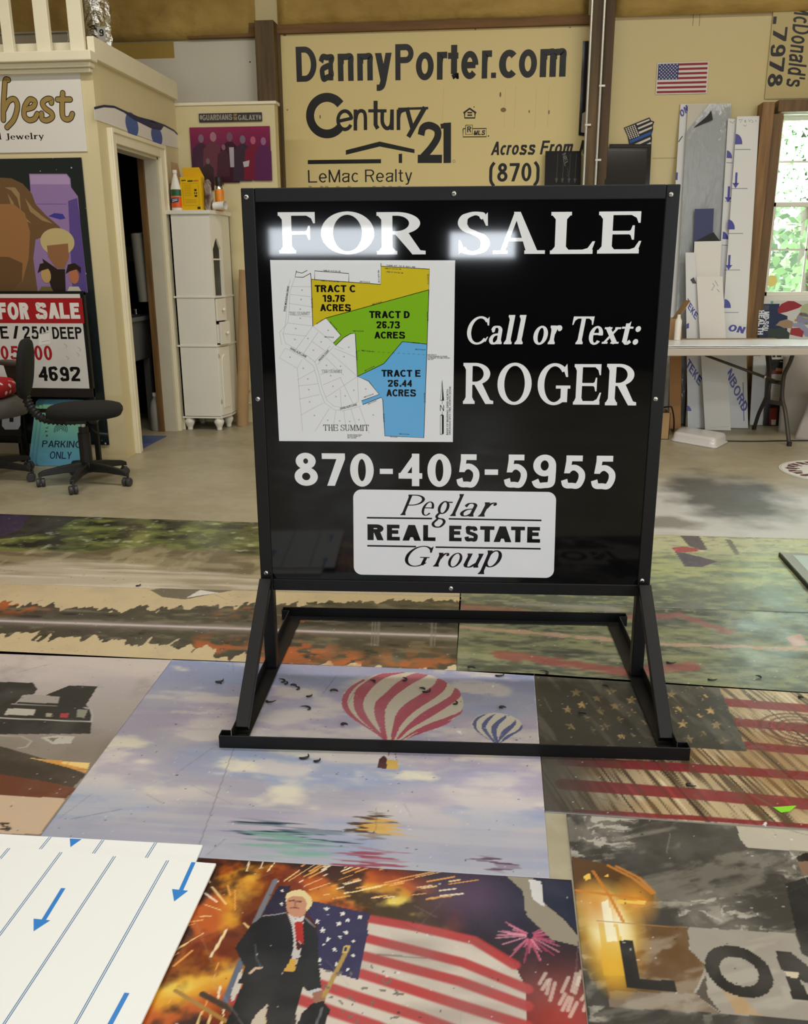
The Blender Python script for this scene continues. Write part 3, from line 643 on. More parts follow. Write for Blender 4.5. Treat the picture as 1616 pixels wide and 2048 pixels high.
# loft floor over the dark utility room behind the doorway
DARK = mat('shaded_room_wall', (30, 25, 21), 0.85)  # near-black wall colour carries the unlit room's shade
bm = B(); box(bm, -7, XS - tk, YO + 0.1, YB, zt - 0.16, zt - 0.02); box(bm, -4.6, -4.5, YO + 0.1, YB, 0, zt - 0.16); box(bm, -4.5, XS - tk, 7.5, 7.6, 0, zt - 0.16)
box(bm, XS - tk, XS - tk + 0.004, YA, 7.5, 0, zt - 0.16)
struct('wall_utility', bm, DARK, 'utility room walls, coloured dark for its shade')
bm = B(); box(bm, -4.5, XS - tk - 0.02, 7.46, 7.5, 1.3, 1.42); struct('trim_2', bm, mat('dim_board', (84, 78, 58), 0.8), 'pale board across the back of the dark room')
# door casing
bm = B(); cx0, cx1 = XS - 0.004, XS + 0.022
def casing(bm, y0, y1, z0, z1):
    box(bm, cx0, cx1, y0, y1, z0, z1)
casing(bm, DY0 - 0.085, DY0, 0, DZ + 0.085); casing(bm, DY1, DY1 + 0.085, 0, DZ + 0.085); casing(bm, DY0, DY1, DZ, DZ + 0.085)
box(bm, cx1, cx1 + 0.014, DY0 - 0.085, DY0 - 0.06, 0, DZ + 0.085); box(bm, cx1, cx1 + 0.014, DY1 + 0.06, DY1 + 0.085, 0, DZ + 0.085); box(bm, cx1, cx1 + 0.014, DY0 - 0.06, DY1 + 0.06, DZ + 0.06, DZ + 0.085)
struct('trim_3', bm, TRIMW, 'cream door casing', bevel=0.004)
bm = B(); box(bm, XS - tk - 0.004, cx0, DY1 - 0.02, DY1, 0, DZ); box(bm, XS - tk - 0.004, cx0, DY0, DY0 + 0.02, 0, DZ); box(bm, XS - tk - 0.004, cx0, DY0, DY1, DZ - 0.02, DZ)
struct('trim_4', bm, mat('jamb_paint', (206, 198, 176), 0.5, var=0.04, scale=6), 'pale door jamb', bevel=0.002)
bm = B(); box(bm, XS - tk - 0.05, XS - tk - 0.004, DY1 - 0.035, DY1 + 0.05, 0, DZ)
struct('trim_5', bm, WOOD, 'bare brown stud inside the doorway', bevel=0.002)
# ledge moulding, fascia and bottom boards of the loft rail
bm = B(); xl = wp(182, 128, YO - 0.1).x
box(bm, -7, xl - 0.02, YO - 0.07, YO, zl, zl + 0.03); box(bm, -7, xl, YO - 0.10, YO, zl + 0.03, ztop); box(bm, -7, xl - 0.035, YO - 0.045, YO, zl - 0.025, zl)
struct('trim_6', bm, TRIMW, 'cream ledge moulding over the office front', bevel=0.006)
bm = B(); zn0, zn1 = xp(181, 124, XS + 0.03).z, xp(181, 84, XS + 0.03).z
box(bm, XS - 0.01, XS + 0.035, YO - 0.02, YA - 0.02, zt - 0.01, zt + 0.115)
struct('trim_7', bm, TRIMW, 'long cream fascia board above the doorway', bevel=0.004)
print('fascia', zn0, zn1, zt)
bm = B(); za0 = wp(60, 115, YO).z; box(bm, -7, XS - 0.05, YO + 0.03, YO + 0.06, ztop - 0.02, wp(60, 87, YO + 0.03).z); struct('trim_8', bm, TRIMW, 'cream bottom board behind the loft balusters')
# dark strips and blocks lying along the top of the side wall
bm = B(); zz = zt + 0.115
box(bm, XS - 0.05, XS - 0.02, YO + 0.08, YA - 0.1, zz - 0.03, zz + 0.025); struct('trim_9', bm, mat('dark_strip', (58, 40, 28), 0.6), 'thin dark strip lying on the fascia board')

# posts, girts and wall boards on the back wall
def post(name, lab, x0, x1, y0, Yf, depth, m, z0=0.0, z1=ZC, **k):
    bm = B(); a = wp(x0, y0, Yf).x; c = wp(x1, y0, Yf).x; box(bm, a, c, Yf, Yf + depth, z0, z1); return struct(name, bm, m, lab, bevel=0.004, **k)
post('trim_10', 'weathered square timber post', 512, 550, 130, YB - 0.16, 0.15, WOODW, 0, wp(530, 40, YB - .16).z)
post('trim_11', 'thin timber edge beside the lettered wall board', 555, 566, 250, YB - 0.05, 0.045, WOODW, 0, wp(530, 70, YB).z)
post('trim_12', 'tall brown timber post carrying two conduits', 1184, 1209, 60, YB - 0.2, 0.19, WOODW)
post('trim_13', 'shade-toned timber stud beside the conduit post', 1210, 1229, 60, YB - 0.12, 0.115, mat('shaded_stud', (98, 72, 40), 0.6, c2=(70, 50, 28), scale=3, stretch=(8, 8, .5)))  # wood toned darker to hold the shadow on the post's right side
bm = B(); box(bm, wp(378, 60, YB).x, wp(512, 60, YB).x, YB - 0.055, YB, wp(450, 78, YB).z, wp(450, 51, YB).z); struct('trim_14', bm, GIRT, 'short brown girt board under the foam')
bm = B(); box(bm, wp(556, 60, YB).x, wp(1178, 60, YB).x, YB - 0.055, YB, wp(800, 63, YB).z, wp(800, 46, YB).z); struct('trim_15', bm, GIRT, 'long brown girt board above the lettered wall board')
# whitish sheet of the wall on the left
P = Panel((-4.4, YB - 0.004, 1.0), (wp(512, 100, YB).x, YB - 0.004, 1.0), (wp(512, 100, YB).x, YB - 0.004, wp(400, 82, YB).z), (-4.4, YB - 0.004, wp(400, 82, YB).z), 0.003)
P.slab(rgb(222, 216, 198)); P.rect(0, P.H - 0.12, P.W * 0.72, P.H, rgb(176, 146, 76)); P.dot(*P.px(500, 124), 0.006, rgb(30, 28, 26)); P.build('wall_back_sheet', INK, label='off white sheet of the back wall beside the timber post', kind='structure')
# cream sheet with seams right of the post
P = Panel((wp(1229, 60, YB).x, YB - 0.004, 0.2), (wx1 + 1.2, YB - 0.004, 0.2), (wx1 + 1.2, YB - 0.004, wp(1400, 26, YB).z), (wp(1229, 60, YB).x, YB - 0.004, wp(1400, 26, YB).z), 0.003)
# skip the window opening
u0 = wx0 - P.c[0].x; v0 = wz0 - 0.2; v1 = wz1 - 0.2
P2 = P; sheetc = rgb(212, 194, 138)
P.slab(sheetc, [(0, 0), (u0, 0), (u0, P.H), (0, P.H)]); P.slab(sheetc, [(u0, v1), (P.W, v1), (P.W, P.H), (u0, P.H)]); P.slab(sheetc, [(u0, 0), (P.W, 0), (P.W, v0), (u0, v0)])
P.rect(0, P.H - 0.035, u0 + .3, P.H - 0.018, rgb(170, 140, 84)); P.rect(*P.px(1305, 318), P.px(1352, 315)[0], P.px(1352, 315)[1], rgb(180, 160, 104))
for x in (1387, 1400): P.line([(x, 25), (x - 1.5, 52)], 0.004, rgb(120, 92, 54), px=True)
P.build('wall_back_board', print_mat('satin_wall_board', 0.28, spec=0.4), label='cream sheet of the back wall carrying the flag decal', kind='structure')
# ------------------------------------------------------------------ the big sign on its stand
SO = Vector((-0.1195, 2.5957, 0)); SY = radians(2.63)
EX = Vector((cos(SY), sin(SY), 0)); EY = Vector((-sin(SY), cos(SY), 0)); EZ = Vector((0, 0, 1))
def SG(u, y, z): return SO + EX * u + EY * y + EZ * z
MS = Matrix.Translation(SO) @ Matrix.Rotation(SY, 4, 'Z')
SW, SB, STP, TB = 0.6096, 0.2838, 1.4901, 0.0385
sign = root('real_estate_sign', 'large black for sale sign with a coloured tract map, on a black steel floor stand', 'sign', SO)
def sbox(name, x0, x1, y0, y1, z0, z1, bv=0.003, m=BLACKM, par=None, **k):
    bm = B(); box(bm, x0, x1, y0, y1, z0, z1, MS); return obj(name, bm, m, par or sign, bevel=bv, **k)
sbox('top_rail', -SW + TB, SW - TB, 0, TB, STP - TB, STP)
sbox('bottom_rail', -SW + TB, SW - TB, 0, TB, SB, SB + TB)
for s in (-1, 1):
    x0, x1 = (-SW, -SW + TB) if s < 0 else (SW - TB, SW)
    sbox('upright_post', x0, x1, 0, TB, 0.012, STP)
# sheet carrying the lettering, set a little back in the frame
q = 0.005
x0, x1, z0, z1 = -SW + TB, SW - TB, SB + TB, STP - TB
def face_panel(th=0.0004, y=None): 
    y = q - 0.0006 if y is None else y
    p = Panel(SG(x0, y, z0), SG(x1, y, z0), SG(x1, y, z1), SG(x0, y, z1), th, lift=0.00015); return p
VW = rgb(238, 238, 238)
def crop(ox, oy, k): return lambda a, b, c, d: (ox + a * k, oy + b * k, ox + c * k, oy + d * k)
P = face_panel(0.004, q - 0.0005); P.slab(rgb(9, 9, 11)); c2 = crop(540, 400, 0.2475); c3 = crop(890, 400, 0.2537)
for ch, bx, S, T in (('F', c2(68, 98, 366, 433), .22, .085), ('O', c2(410, 92, 843, 440), .23, .08), ('R', c2(862, 97, 1258, 440), .21, .085),
                  ('S', c3(100, 92, 357, 431), .25, .085), ('A', c3(380, 93, 793, 425), .2, .085), ('L', c3(833, 93, 1187, 425), .22, .085), ('E', c3(1207, 90, 1552, 422), .22, .085)):
    P.serif(ch, bx, VW, S, T, 0.09, layer=1, px=True)
c4 = crop(910, 610, 0.2413)
for ch, bx in (('C', (100, 93, 285, 328)), ('a', (282, 172, 392, 327)), ('l', (405, 83, 497, 325)), ('l', (495, 83, 589, 325)), ('o', (650, 172, 770, 330)), ('r', (770, 168, 887, 325)),
               ('T', (970, 95, 1152, 325)), ('e', (1110, 174, 1226, 330)), ('x', (1218, 178, 1375, 327)), ('t', (1380, 135, 1477, 330)), (':', (1476, 175, 1538, 330))):
    P.serif(ch, c4(*bx), VW, .175, .075, 0.06, layer=1, px=True, shear=0.17)
for ch, bx in (('R', (68, 480, 320, 820)), ('O', (352, 478, 635, 828)), ('G', (685, 482, 957, 830)), ('E', (985, 490, 1215, 826)), ('R', (1252, 488, 1512, 832))):
    P.serif(ch, c4(*bx), VW, .2, .075, 0.08, layer=1, px=True)
c5 = crop(420, 880, 0.6064)
for ch, x, xx, y, yy in (('8', 278, 355, 42, 151), ('7', 370, 446, 44, 151), ('0', 462, 540, 44, 154), ('-', 560, 603, 95, 112), ('4', 622, 700, 45, 152), ('0', 717, 796, 45, 155), ('5', 813, 889, 47, 157), ('-', 906, 950, 97, 115),
                         ('5', 970, 1046, 48, 158), ('9', 1062, 1141, 48, 160), ('5', 1159, 1238, 51, 161), ('5', 1258, 1338, 52, 163)):
    P.sans(ch, c5(x, y, xx, yy), VW, 0.04, layer=1, px=True)
P.build('sign_face', GLOSS, sign, label='gloss black sign face with white lettering')
# round cornered logo decal
P = face_panel(); F1 = Panel(*P.c, 0.0005)
k6 = lambda x, y: P.px(690 + x * .2723, 970 + y * .2723)
cor = [k6(65, 657), k6(1533, 683), k6(1552, 52), k6(60, 32)]; D = Panel(*[P.at(*c, 0.0003) for c in cor], 0.0005, lift=0.0002)
r_ = 0.026; o = []
for (cx, cy, a0) in ((D.W - r_, r_, -90), (D.W - r_, D.H - r_, 0), (r_, D.H - r_, 90), (r_, r_, 180)):
    o += [(cx + r_ * cos(radians(a0 + 10 * k)), cy + r_ * sin(radians(a0 + 10 * k))) for k in range(10)]
D.slab(rgb(236, 237, 240), o); c6 = crop(690, 970, .2723); BK = rgb(14, 14, 16)
for ch, bx in (('P', (405, 70, 587, 222)), ('e', (563, 120, 655, 226)), ('g', (636, 116, 792, 314)), ('l', (770, 65, 875, 228)), ('a', (845, 130, 972, 231)), ('r', (975, 126, 1116, 232)),
               ('G', (440, 446, 652, 600)), ('r', (645, 497, 767, 600)), ('o', (757, 497, 862, 606)), ('u', (868, 503, 1019, 607)), ('p', (975, 478, 1152, 656))):
    D.serif(ch, c6(*bx), BK, .125, .045, 0.05, px=True, shear=0.36)
for ch, bx in (('R', (165, 289, 284, 405)), ('E', (308, 291, 403, 407)), ('A', (422, 293, 558, 409)), ('L', (574, 294, 665, 411)), ('E', (765, 298, 857, 413)), ('S', (878, 300, 976, 416)), ('T', (992, 302, 1097, 417)), ('A', (1092, 303, 1223, 419)), ('T', (1219, 305, 1321, 420)), ('E', (1338, 307, 1434, 423))):
    D.sans(ch, c6(*bx), BK, px=True, S=0.27)
for (ax, ay, bx, by) in ((160, 240, 640, 246), (762, 248, 1443, 259), (163, 446, 522, 452), (665, 456, 1437, 468)):
    D.line([(690 + ax * .2723, 970 + ay * .2723), (690 + bx * .2723, 970 + by * .2723)], 0.0052, BK, px=True)
D.build('logo_decal', GLOSS, sign, label='white round-cornered company decal')
# tract map decal
P = face_panel(); kp = lambda x, y: (535 + x * .2382, 510 + y * .2382)
cor = [P.px(*kp(98, 1562)), P.px(*kp(1556, 1570)), P.px(*kp(1575, 45)), P.px(*kp(22, 42))]
D = Panel(*[P.at(*c, 0.0003) for c in cor], 0.0005, lift=0.00013)
D.slab(rgb(234, 235, 236)); MP = lambda pts: [D.px(*kp(*p)) for p in pts]
YEL, GRN, BLU, GRY, INKB = rgb(212, 190, 40), rgb(128, 184, 36), rgb(106, 178, 228), rgb(176, 178, 180), rgb(18, 18, 20)
yel = [(367, 202), (950, 240), (953, 87), (1360, 108), (1355, 283), (490, 527), (381, 595)]
grn = [(1355, 283), (1340, 742), (1132, 722), (978, 908), (755, 1018), (738, 655), (700, 656), (640, 690), (572, 757), (553, 738), (617, 671), (490, 527)]
blu = [(1340, 742), (1313, 1535), (985, 1518), (968, 1215), (955, 1193), (800, 1255), (790, 1223), (938, 1168), (848, 1056), (755, 1018), (978, 908), (1132, 722)]
for pts, c in ((yel, YEL), (grn, GRN), (blu, BLU)): D.poly(MP(pts), c, 2)
for pts in (yel, grn, blu): D.line(MP(pts + [pts[0]]), 0.0018, INKB, 3)
for pts in ([(367, 202), (362, 150)], [(362, 150), (300, 185), (232, 183), (243, 130)], [(243, 140), (290, 150), (335, 126)], [(396, 205), (396, 130), (683, 150), (683, 222)], [(953, 87), (953, 60)]): D.line(MP(pts), 0.0016, INKB, 3)
grey = [[(193, 205), (168, 290), (160, 480), (150, 590), (130, 660), (150, 740), (240, 790), (340, 850), (400, 900), (430, 990), (460, 1120), (500, 1220), (560, 1270), (640, 1280), (760, 1235)],
        [(230, 185), (190, 300), (180, 480), (170, 570), (100, 650), (120, 750)], [(150, 780), (300, 860), (385, 930), (410, 1010), (440, 1140), (480, 1240), (560, 1300), (640, 1306), (790, 1265)],
        [(200, 262), (372, 265)], [(190, 330), (374, 350)], [(183, 405), (378, 435)], [(180, 500), (380, 520)], [(170, 570), (381, 595)], [(130, 660), (330, 680)], [(381, 595), (240, 790)], [(425, 645), (300, 830)], [(381, 595), (560, 740)], [(375, 725), (480, 800)],
        [(420, 920), (560, 760)], [(390, 900), (530, 760)], [(560, 780), (750, 860)], [(490, 860), (640, 1010)], [(530, 820), (755, 1018)], [(640, 790), (570, 757)], [(445, 1005), (560, 950)], [(465, 1090), (620, 1025)], [(490, 1195), (755, 1018)], [(610, 1025), (720, 1250)], [(610, 1125), (620, 1280)], [(755, 1018), (765, 1230)],
        [(148, 785), (100, 865), (250, 950), (290, 880)], [(250, 950), (295, 1480)], [(250, 1050), (400, 965)], [(258, 1100), (425, 1080)], [(265, 1210), (440, 1170)], [(280, 1345), (470, 1240)], [(400, 1480), (520, 1285)], [(545, 1490), (575, 1305)], [(655, 1420), (640, 1306)], [(750, 1450), (700, 1290)], [(855, 1500), (770, 1270)]]
for g in grey: D.line(MP(g), 0.0009, GRY, 1)
r = random.Random(4)
for x, y in ((290, 293), (282, 372), (275, 453), (275, 530), (237, 617), (230, 708), (340, 700), (510, 630), (450, 728), (385, 798), (683, 772), (643, 852), (613, 932), (495, 925), (530, 1012), (300, 950), (338, 1040), (347, 1130), (353, 1233), (394, 1347), (506, 1387), (606, 1393), (690, 1397), (768, 1383), (888, 1342), (825, 1123), (725, 1134), (652, 1182), (575, 1188), (550, 1100), (190, 857)):
    u, v = D.px(*kp(x, y)); D.dot(u, v, 0.0024, GRY, 1, 8)
def mtext(t, x0, y0, x1, y1, b=0.056, layer=4, c=INKB, **k): D.sans(t, (*D.px(*kp(x0, y1)), *D.px(*kp(x1, y0))), c, b, layer=layer, **k)
mtext('TRACT C', 398, 247, 738, 310); mtext('19.76', 465, 330, 652, 392); mtext('ACRES', 443, 408, 700, 470)
mtext('TRACT D', 855, 463, 1194, 526); mtext('26.73', 915, 550, 1112, 612); mtext('ACRES', 898, 638, 1155, 698)
mtext('TRACT E', 958, 960, 1285, 1020); mtext('26.44', 1010, 1045, 1212, 1104); mtext('ACRES', 998, 1125, 1247, 1186)
for (x0, y0, x1, y1, c) in ((183, 475, 357, 503, GRY), (455, 962, 628, 988, GRY), (470, 1425, 850, 1475, INKB)):
    D.serif('THE SUMMIT', (*D.px(*kp(x0, y1)), *D.px(*kp(x1, y0))), c if c is INKB else rgb(110, 112, 114), .13, .05, .07, layer=4, gap=.12)
# little bearing notes along the boundary lines and street names
def note(t, x, y, xx, yy, h=11, c=INKB):
    a, bb = D.px(*kp(x, y)), D.px(*kp(xx, yy)); an = atan2(bb[1] - a[1], bb[0] - a[0]); L = math.hypot(bb[0] - a[0], bb[1] - a[1]); hh = h * .2382 * .0016
    v, f = sans_tris(t, 0.01); xs = [q[0] for q in v]; ys = [q[1] for q in v]; sx = L / (max(xs) - min(xs)); sy = hh / (max(ys) - min(ys))
    tr = lambda qx, qy: (a[0] + cos(an) * (qx - min(xs)) * sx - sin(an) * (qy - min(ys)) * sy, a[1] + sin(an) * (qx - min(xs)) * sx + cos(an) * (qy - min(ys)) * sy)
    for tri in f: D.poly([tr(*v[i]) for i in tri], c, 5)
note('SWISS MOUNTAIN DRIVE', 152, 475, 185, 262, 16); note('SWISS ALPS LANE', 188, 790, 322, 862, 17); note('ANCHOR COURT', 436, 892, 520, 803, 15); note('SWISS ALPS LANE', 612, 1300, 752, 1262, 17)
for (x, y, xx, yy) in ((1000, 83, 1240, 97), (450, 218, 600, 226), (775, 222, 860, 228), (470, 132, 612, 138), (880, 415, 960, 392), (415, 580, 465, 545), (720, 640, 805, 640), (788, 802, 885, 812), (1215, 735, 1275, 738), (1240, 792, 1325, 795), (818, 975, 900, 935), (812, 1198, 890, 1170), (845, 1255, 915, 1225), (1105, 1506, 1188, 1510), (1030, 1530, 1090, 1534), (985, 110, 1120, 115), (1000, 138, 1138, 148), (478, 690, 555, 694), (520, 560, 580, 625)):
    note('N88 27 10 E 561.48', x, y, xx, yy, 9, rgb(50, 50, 52))
for (x, y, yy) in ((1350, 235, 150), (1345, 545, 470), (1320, 1235, 1155), (978, 1400, 1330), (750, 880, 805), (375, 440, 360), (935, 225, 120)): note('S01 51 30 W 1036', x + 8, y, x + 4, yy, 12, rgb(50, 50, 52))
for i, t in enumerate(('POB TRACT E', 'STONE IN MOUND OF STONES', 'CORNER TO SECTIONS', '26N, 10W')): note(t, 1345, 838 + i * 13, (1420, 1510, 1530, 1395)[i], 838 + i * 13, 9)
for i, t in enumerate(('BAXTER COUNTY ROAD', 'RD #10 CORNER TO', 'SEC 28 26N')): note(t, 672, 1515 + i * 12, (792, 780, 745)[i], 1515 + i * 12, 9)
note('BASIS OF BEARING: GRID NORTH', 1518, 1510, 1520, 1125, 15, rgb(60, 60, 62)); note('ARKANSAS SPCS 1983, NORTH ZONE', 1540, 1510, 1542, 1100, 15, rgb(60, 60, 62))
for t in range(14): D.line(MP([(755 + t * 42, 802 + t * 2.2), (775 + t * 42, 803 + t * 2.2)]), 0.0008, rgb(40, 40, 42), 3)
# north arrow
D.line(MP([(1468, 1510), (1468, 1220)]), 0.001, INKB, 3); D.poly(MP([(1450, 1220), (1482, 1220), (1467, 1040)]), INKB, 3); D.poly(MP([(1453, 1216), (1466, 1214), (1466, 1075)]), rgb(234, 235, 236), 4)
D.poly(MP([(1450, 1510), (1480, 1500), (1480, 1345), (1466, 1335), (1450, 1345)]), INKB, 3); D.poly(MP([(1453, 1505), (1464, 1500), (1464, 1345), (1453, 1348)]), rgb(234, 235, 236), 4)
D.poly(MP([(1446, 1312), (1486, 1312), (1486, 1250), (1446, 1250)]), rgb(234, 235, 236), 4); mtext('N', 1449, 1256, 1482, 1308, 0.01, 5)
D.build('map_decal', GLOSS, sign, label='white tract map with yellow, green and blue plots')
# bolts
for (px_, py_) in ((493, 394), (908, 387.5), (1342, 389), (516, 798), (1311, 798), (532.5, 1145.5), (1284, 1161), (902, 1176.5)):
    p = pp(px_, py_, SG(0, 0, 0), EY); bm = B(); Mx = Matrix.Rotation(SY, 4, 'Z') @ Matrix.Rotation(pi / 2, 4, 'X')
    lathe(bm, [(0.0078, 0.0), (0.0078, 0.0015), (0.0062, 0.004), (0.003, 0.0052), (0.0005, 0.0054)], p, 16, Mx); b1 = obj('bolt', bm, STEEL, sign, auto=40)
    bm = B(); Mi = Matrix.Translation(p) @ Mx; box(bm, -0.0035, 0.0035, -0.0006, 0.0006, 0.0047, 0.0058, Mi); box(bm, -0.0006, 0.0006, -0.0035, 0.0035, 0.0047, 0.0058, Mi); obj('bolt_slot', bm, BLACKP, b1)
# base frame of angle iron: upright flange outside, flat flange inside
L_, YF, YK, RH = 0.6367, -0.4795, 0.4595, 0.041
def angle_bar(name, boxes): 
    bm = B()
    for b_ in boxes: box(bm, *b_, MS)
    return obj(name, bm, BLACKM, sign, bevel=0.0012)
XO, XI = 0.6105, 0.566
angle_bar('front_rail', [(-L_, L_, YF, YF + 0.004, 0.004, RH), (-L_, L_, YF, YF + 0.034, 0.003, 0.007), (-L_, -L_ + 0.003, YF + 0.004, YF + 0.034, 0.007, RH), (L_ - 0.003, L_, YF + 0.004, YF + 0.034, 0.007, RH), (-L_, -XO, YF + 0.031, YF + 0.034, 0.007, RH), (XO, L_, YF + 0.031, YF + 0.034, 0.007, RH)])
angle_bar('back_rail', [(-L_, L_, YK - 0.004, YK, 0.004, RH), (-L_, L_, YK - 0.038, YK, 0.003, 0.007), (-L_, -L_ + 0.003, YK - 0.034, YK - 0.004, 0.007, RH), (L_ - 0.003, L_, YK - 0.034, YK - 0.004, 0.007, RH), (-L_, -XO, YK - 0.036, YK - 0.034, 0.007, RH), (XO, L_, YK - 0.036, YK - 0.034, 0.007, RH)])
for s in (-1, 1):
    a = lambda p, q_: (min(s * p, s * q_), max(s * p, s * q_))
    angle_bar('side_rail', [(*a(XO - 0.004, XO), YF + 0.036, YK - 0.036, 0.006, RH), (*a(XI, XO), YF + 0.034, YK - 0.038, 0.007, 0.011)])
    bm = B(); beam(bm, SG(s * (SW - TB / 2), -0.012, 0.322), SG(s * (SW - TB / 2), YF + 0.075, 0.022), 0.038, 0.022, EY); obj('brace', bm, BLACKM, sign, bevel=0.002)
    for yy in (YF + 0.018, YK - 0.02):
        bm = B(); c = SG(s * (L_ - 0.05), yy, 0); cyl(bm, c, c + EZ * 0.005, 0.017, seg=16); obj('foot_pad', bm, BLACKP, sign)
# ------------------------------------------------------------------ printed sheets laid over the concrete
def cv(ox, oy, k): return lambda pts: [(ox + x * k, oy + y * k) for x, y in pts]
def gz(x, y): return gp(x, y, 0.004)
def streak(S, seed, fx=3, fy=60): return fbm(S.X, S.Y, fx, 3, seed, fy)

# balloons over water
S = Sheet(gz(63, 1695), gz(1099.5, 1757), gz(1068, 1347), gz(345, 1318), 0.003)
n1 = fbm(S.X, S.Y, 3.0, 5, 11, 7); n2 = fbm(S.X, S.Y, 5, 5, 12, 14); t = S.v / S.H
S.img[:] = (178, 173, 182)
S.mix(sstep(0.55, 1.0, t) * 0.9, (140, 150, 190)); S.mix(sstep(0.48, 0.68, n1) * 0.7, (142, 160, 196)); S.mix(sstep(.45, .7, fbm(S.X, S.Y, 1.7, 4, 17, 4)) * .55, (184, 168, 190)); S.mix(sstep(0.47, 0.66, n2) * 0.8 * sstep(0.1, 0.3, t), (214, 205, 198)); S.mix(sstep(.5, .35, n2) * .35, (150, 148, 170))
S.mix(sstep(0.62, 0.8, fbm(S.X, S.Y, 6, 5, 14, 11)) * 0.85 * (t > 0.2), (230, 222, 196)); S.mix((1 - sstep(0.05, 0.4, t)) * sstep(0.4, 0.6, streak(S, 5, 2, 40)) * 0.5, (204, 196, 190))
S.mix((1 - sstep(0.0, 0.25, t)) * 0.5, (160, 168, 190))
k = cv(660, 1320, .26)
S.poly(k([(430, 614), (330, 550), (200, 470), (115, 390), (88, 320), (105, 250), (170, 190), (260, 145), (380, 105), (520, 93), (650, 95), (780, 118), (900, 170), (980, 235), (1020, 290), (1027, 350), (1000, 410), (930, 470), (820, 520), (700, 560), (610, 600), (570, 618), (480, 622)]), (200, 190, 172))
PINK = (172, 82, 102)
for p in ([(250, 150), (140, 220), (92, 310), (110, 390), (200, 470), (330, 550), (410, 612), (395, 590), (300, 520), (190, 430), (135, 340), (150, 270), (200, 205), (270, 155)],
          [(500, 97), (380, 110), (270, 170), (200, 230), (182, 300), (190, 380), (240, 460), (330, 540), (410, 612), (440, 612), (350, 520), (290, 440), (255, 350), (280, 270), (350, 190), (440, 130), (580, 95)],
          [(750, 112), (640, 105), (520, 170), (420, 260), (355, 320), (340, 380), (350, 450), (385, 540), (410, 612), (440, 612), (425, 520), (422, 420), (440, 350), (510, 270), (620, 190), (740, 125)],
          [(905, 175), (830, 142), (800, 190), (700, 260), (590, 330), (520, 400), (490, 480), (470, 612), (500, 600), (540, 510), (610, 430), (700, 360), (810, 290), (880, 230)],
          [(1000, 240), (962, 215), (930, 270), (840, 330), (720, 400), (620, 480), (545, 560), (510, 612), (540, 600), (620, 530), (740, 460), (870, 380), (960, 320), (1003, 280)],
          [(1028, 330), (1010, 390), (900, 440), (760, 490), (640, 550), (550, 612), (562, 612), (680, 550), (820, 510), (960, 440), (1012, 405)],
          [(950, 455), (820, 503), (700, 543), (600, 600), (614, 598), (720, 558), (880, 502)]): S.poly(k(p), PINK, smooth=True)
S.poly(k([(1262, 632), (1200, 590), (1120, 550), (1085, 505), (1095, 470), (1150, 425), (1240, 408), (1330, 412), (1420, 440), (1470, 480), (1477, 520), (1440, 560), (1380, 590), (1320, 632)]), (205, 198, 182), smooth=True)
for p in ([(1210, 412), (1140, 435), (1100, 480), (1105, 520), (1150, 565), (1245, 625), (1150, 555), (1125, 510), (1140, 460)], [(1280, 410), (1220, 440), (1170, 490), (1175, 540), (1255, 630), (1272, 630), (1210, 545), (1205, 500), (1240, 450)],
          [(1360, 422), (1310, 450), (1250, 500), (1240, 550), (1275, 632), (1300, 632), (1280, 560), (1300, 500), (1350, 450)], [(1430, 455), (1400, 490), (1330, 540), (1300, 600), (1300, 632), (1325, 600), (1390, 540), (1432, 490)],
          [(1477, 495), (1440, 540), (1360, 580), (1310, 632), (1330, 627), (1400, 582), (1472, 535)]): S.poly(k(p), (88, 94, 140), smooth=True)
S.poly(k([(362, 830), (380, 760), (415, 735), (440, 760), (432, 837)]), (78, 46, 44)); S.poly(k([(440, 765), (525, 775), (520, 845), (432, 835)]), (206, 170, 84))
for q in ((455, 700, 450, 762), (500, 705, 512, 770)): S.line(k([(q[0], q[1]), (q[2], q[3])]), 0.002, (120, 100, 90))
# wavy reflections near the bottom
st = streak(S, 21, 4, 120)
for x, y, r, ry, c in ((560, 1665, .09, .05, (40, 62, 80)), (588, 1690, .08, .06, (132, 172, 158)), (738, 1652, .035, .06, (72, 50, 36)), (752, 1654, .045, .04, (214, 168, 84)), (742, 1725, .05, .06, (150, 70, 88)), (990, 1728, .03, .03, (90, 60, 84))):
    c0 = gz(x, y); sh = (vnoise(S.Y * 130, S.Y * 0 + x, 9) - .5) * r * 2.2 + (vnoise(S.Y * 260, S.Y * 0 + y, 4) - .5) * r; d = np.clip(1.15 - np.hypot((S.X - c0.x + sh) / r, (S.Y - c0.y) / ry), 0, 1); S.mix(sstep(.1, .4, d) * (0.35 + .6 * sstep(0.4, 0.55, vnoise(S.Y * 150 + .8 * st, S.X * 4, 8))), c)
S.poly([(985, 1370), (990, 1372), (984, 1375)], (240, 240, 240))
S.poly(k([(970, 545), (1005, 545), (1012, 575), (990, 560)]), (240, 240, 240)); S.line([(395, 1700), (470, 1490)], 0.003, (128, 122, 130), 0.6)
S.wear(0.16, 31, (196, 192, 188)).build('floor_print', 'printed floor sheet with striped hot-air balloons over cloudy water', gain=0.9)

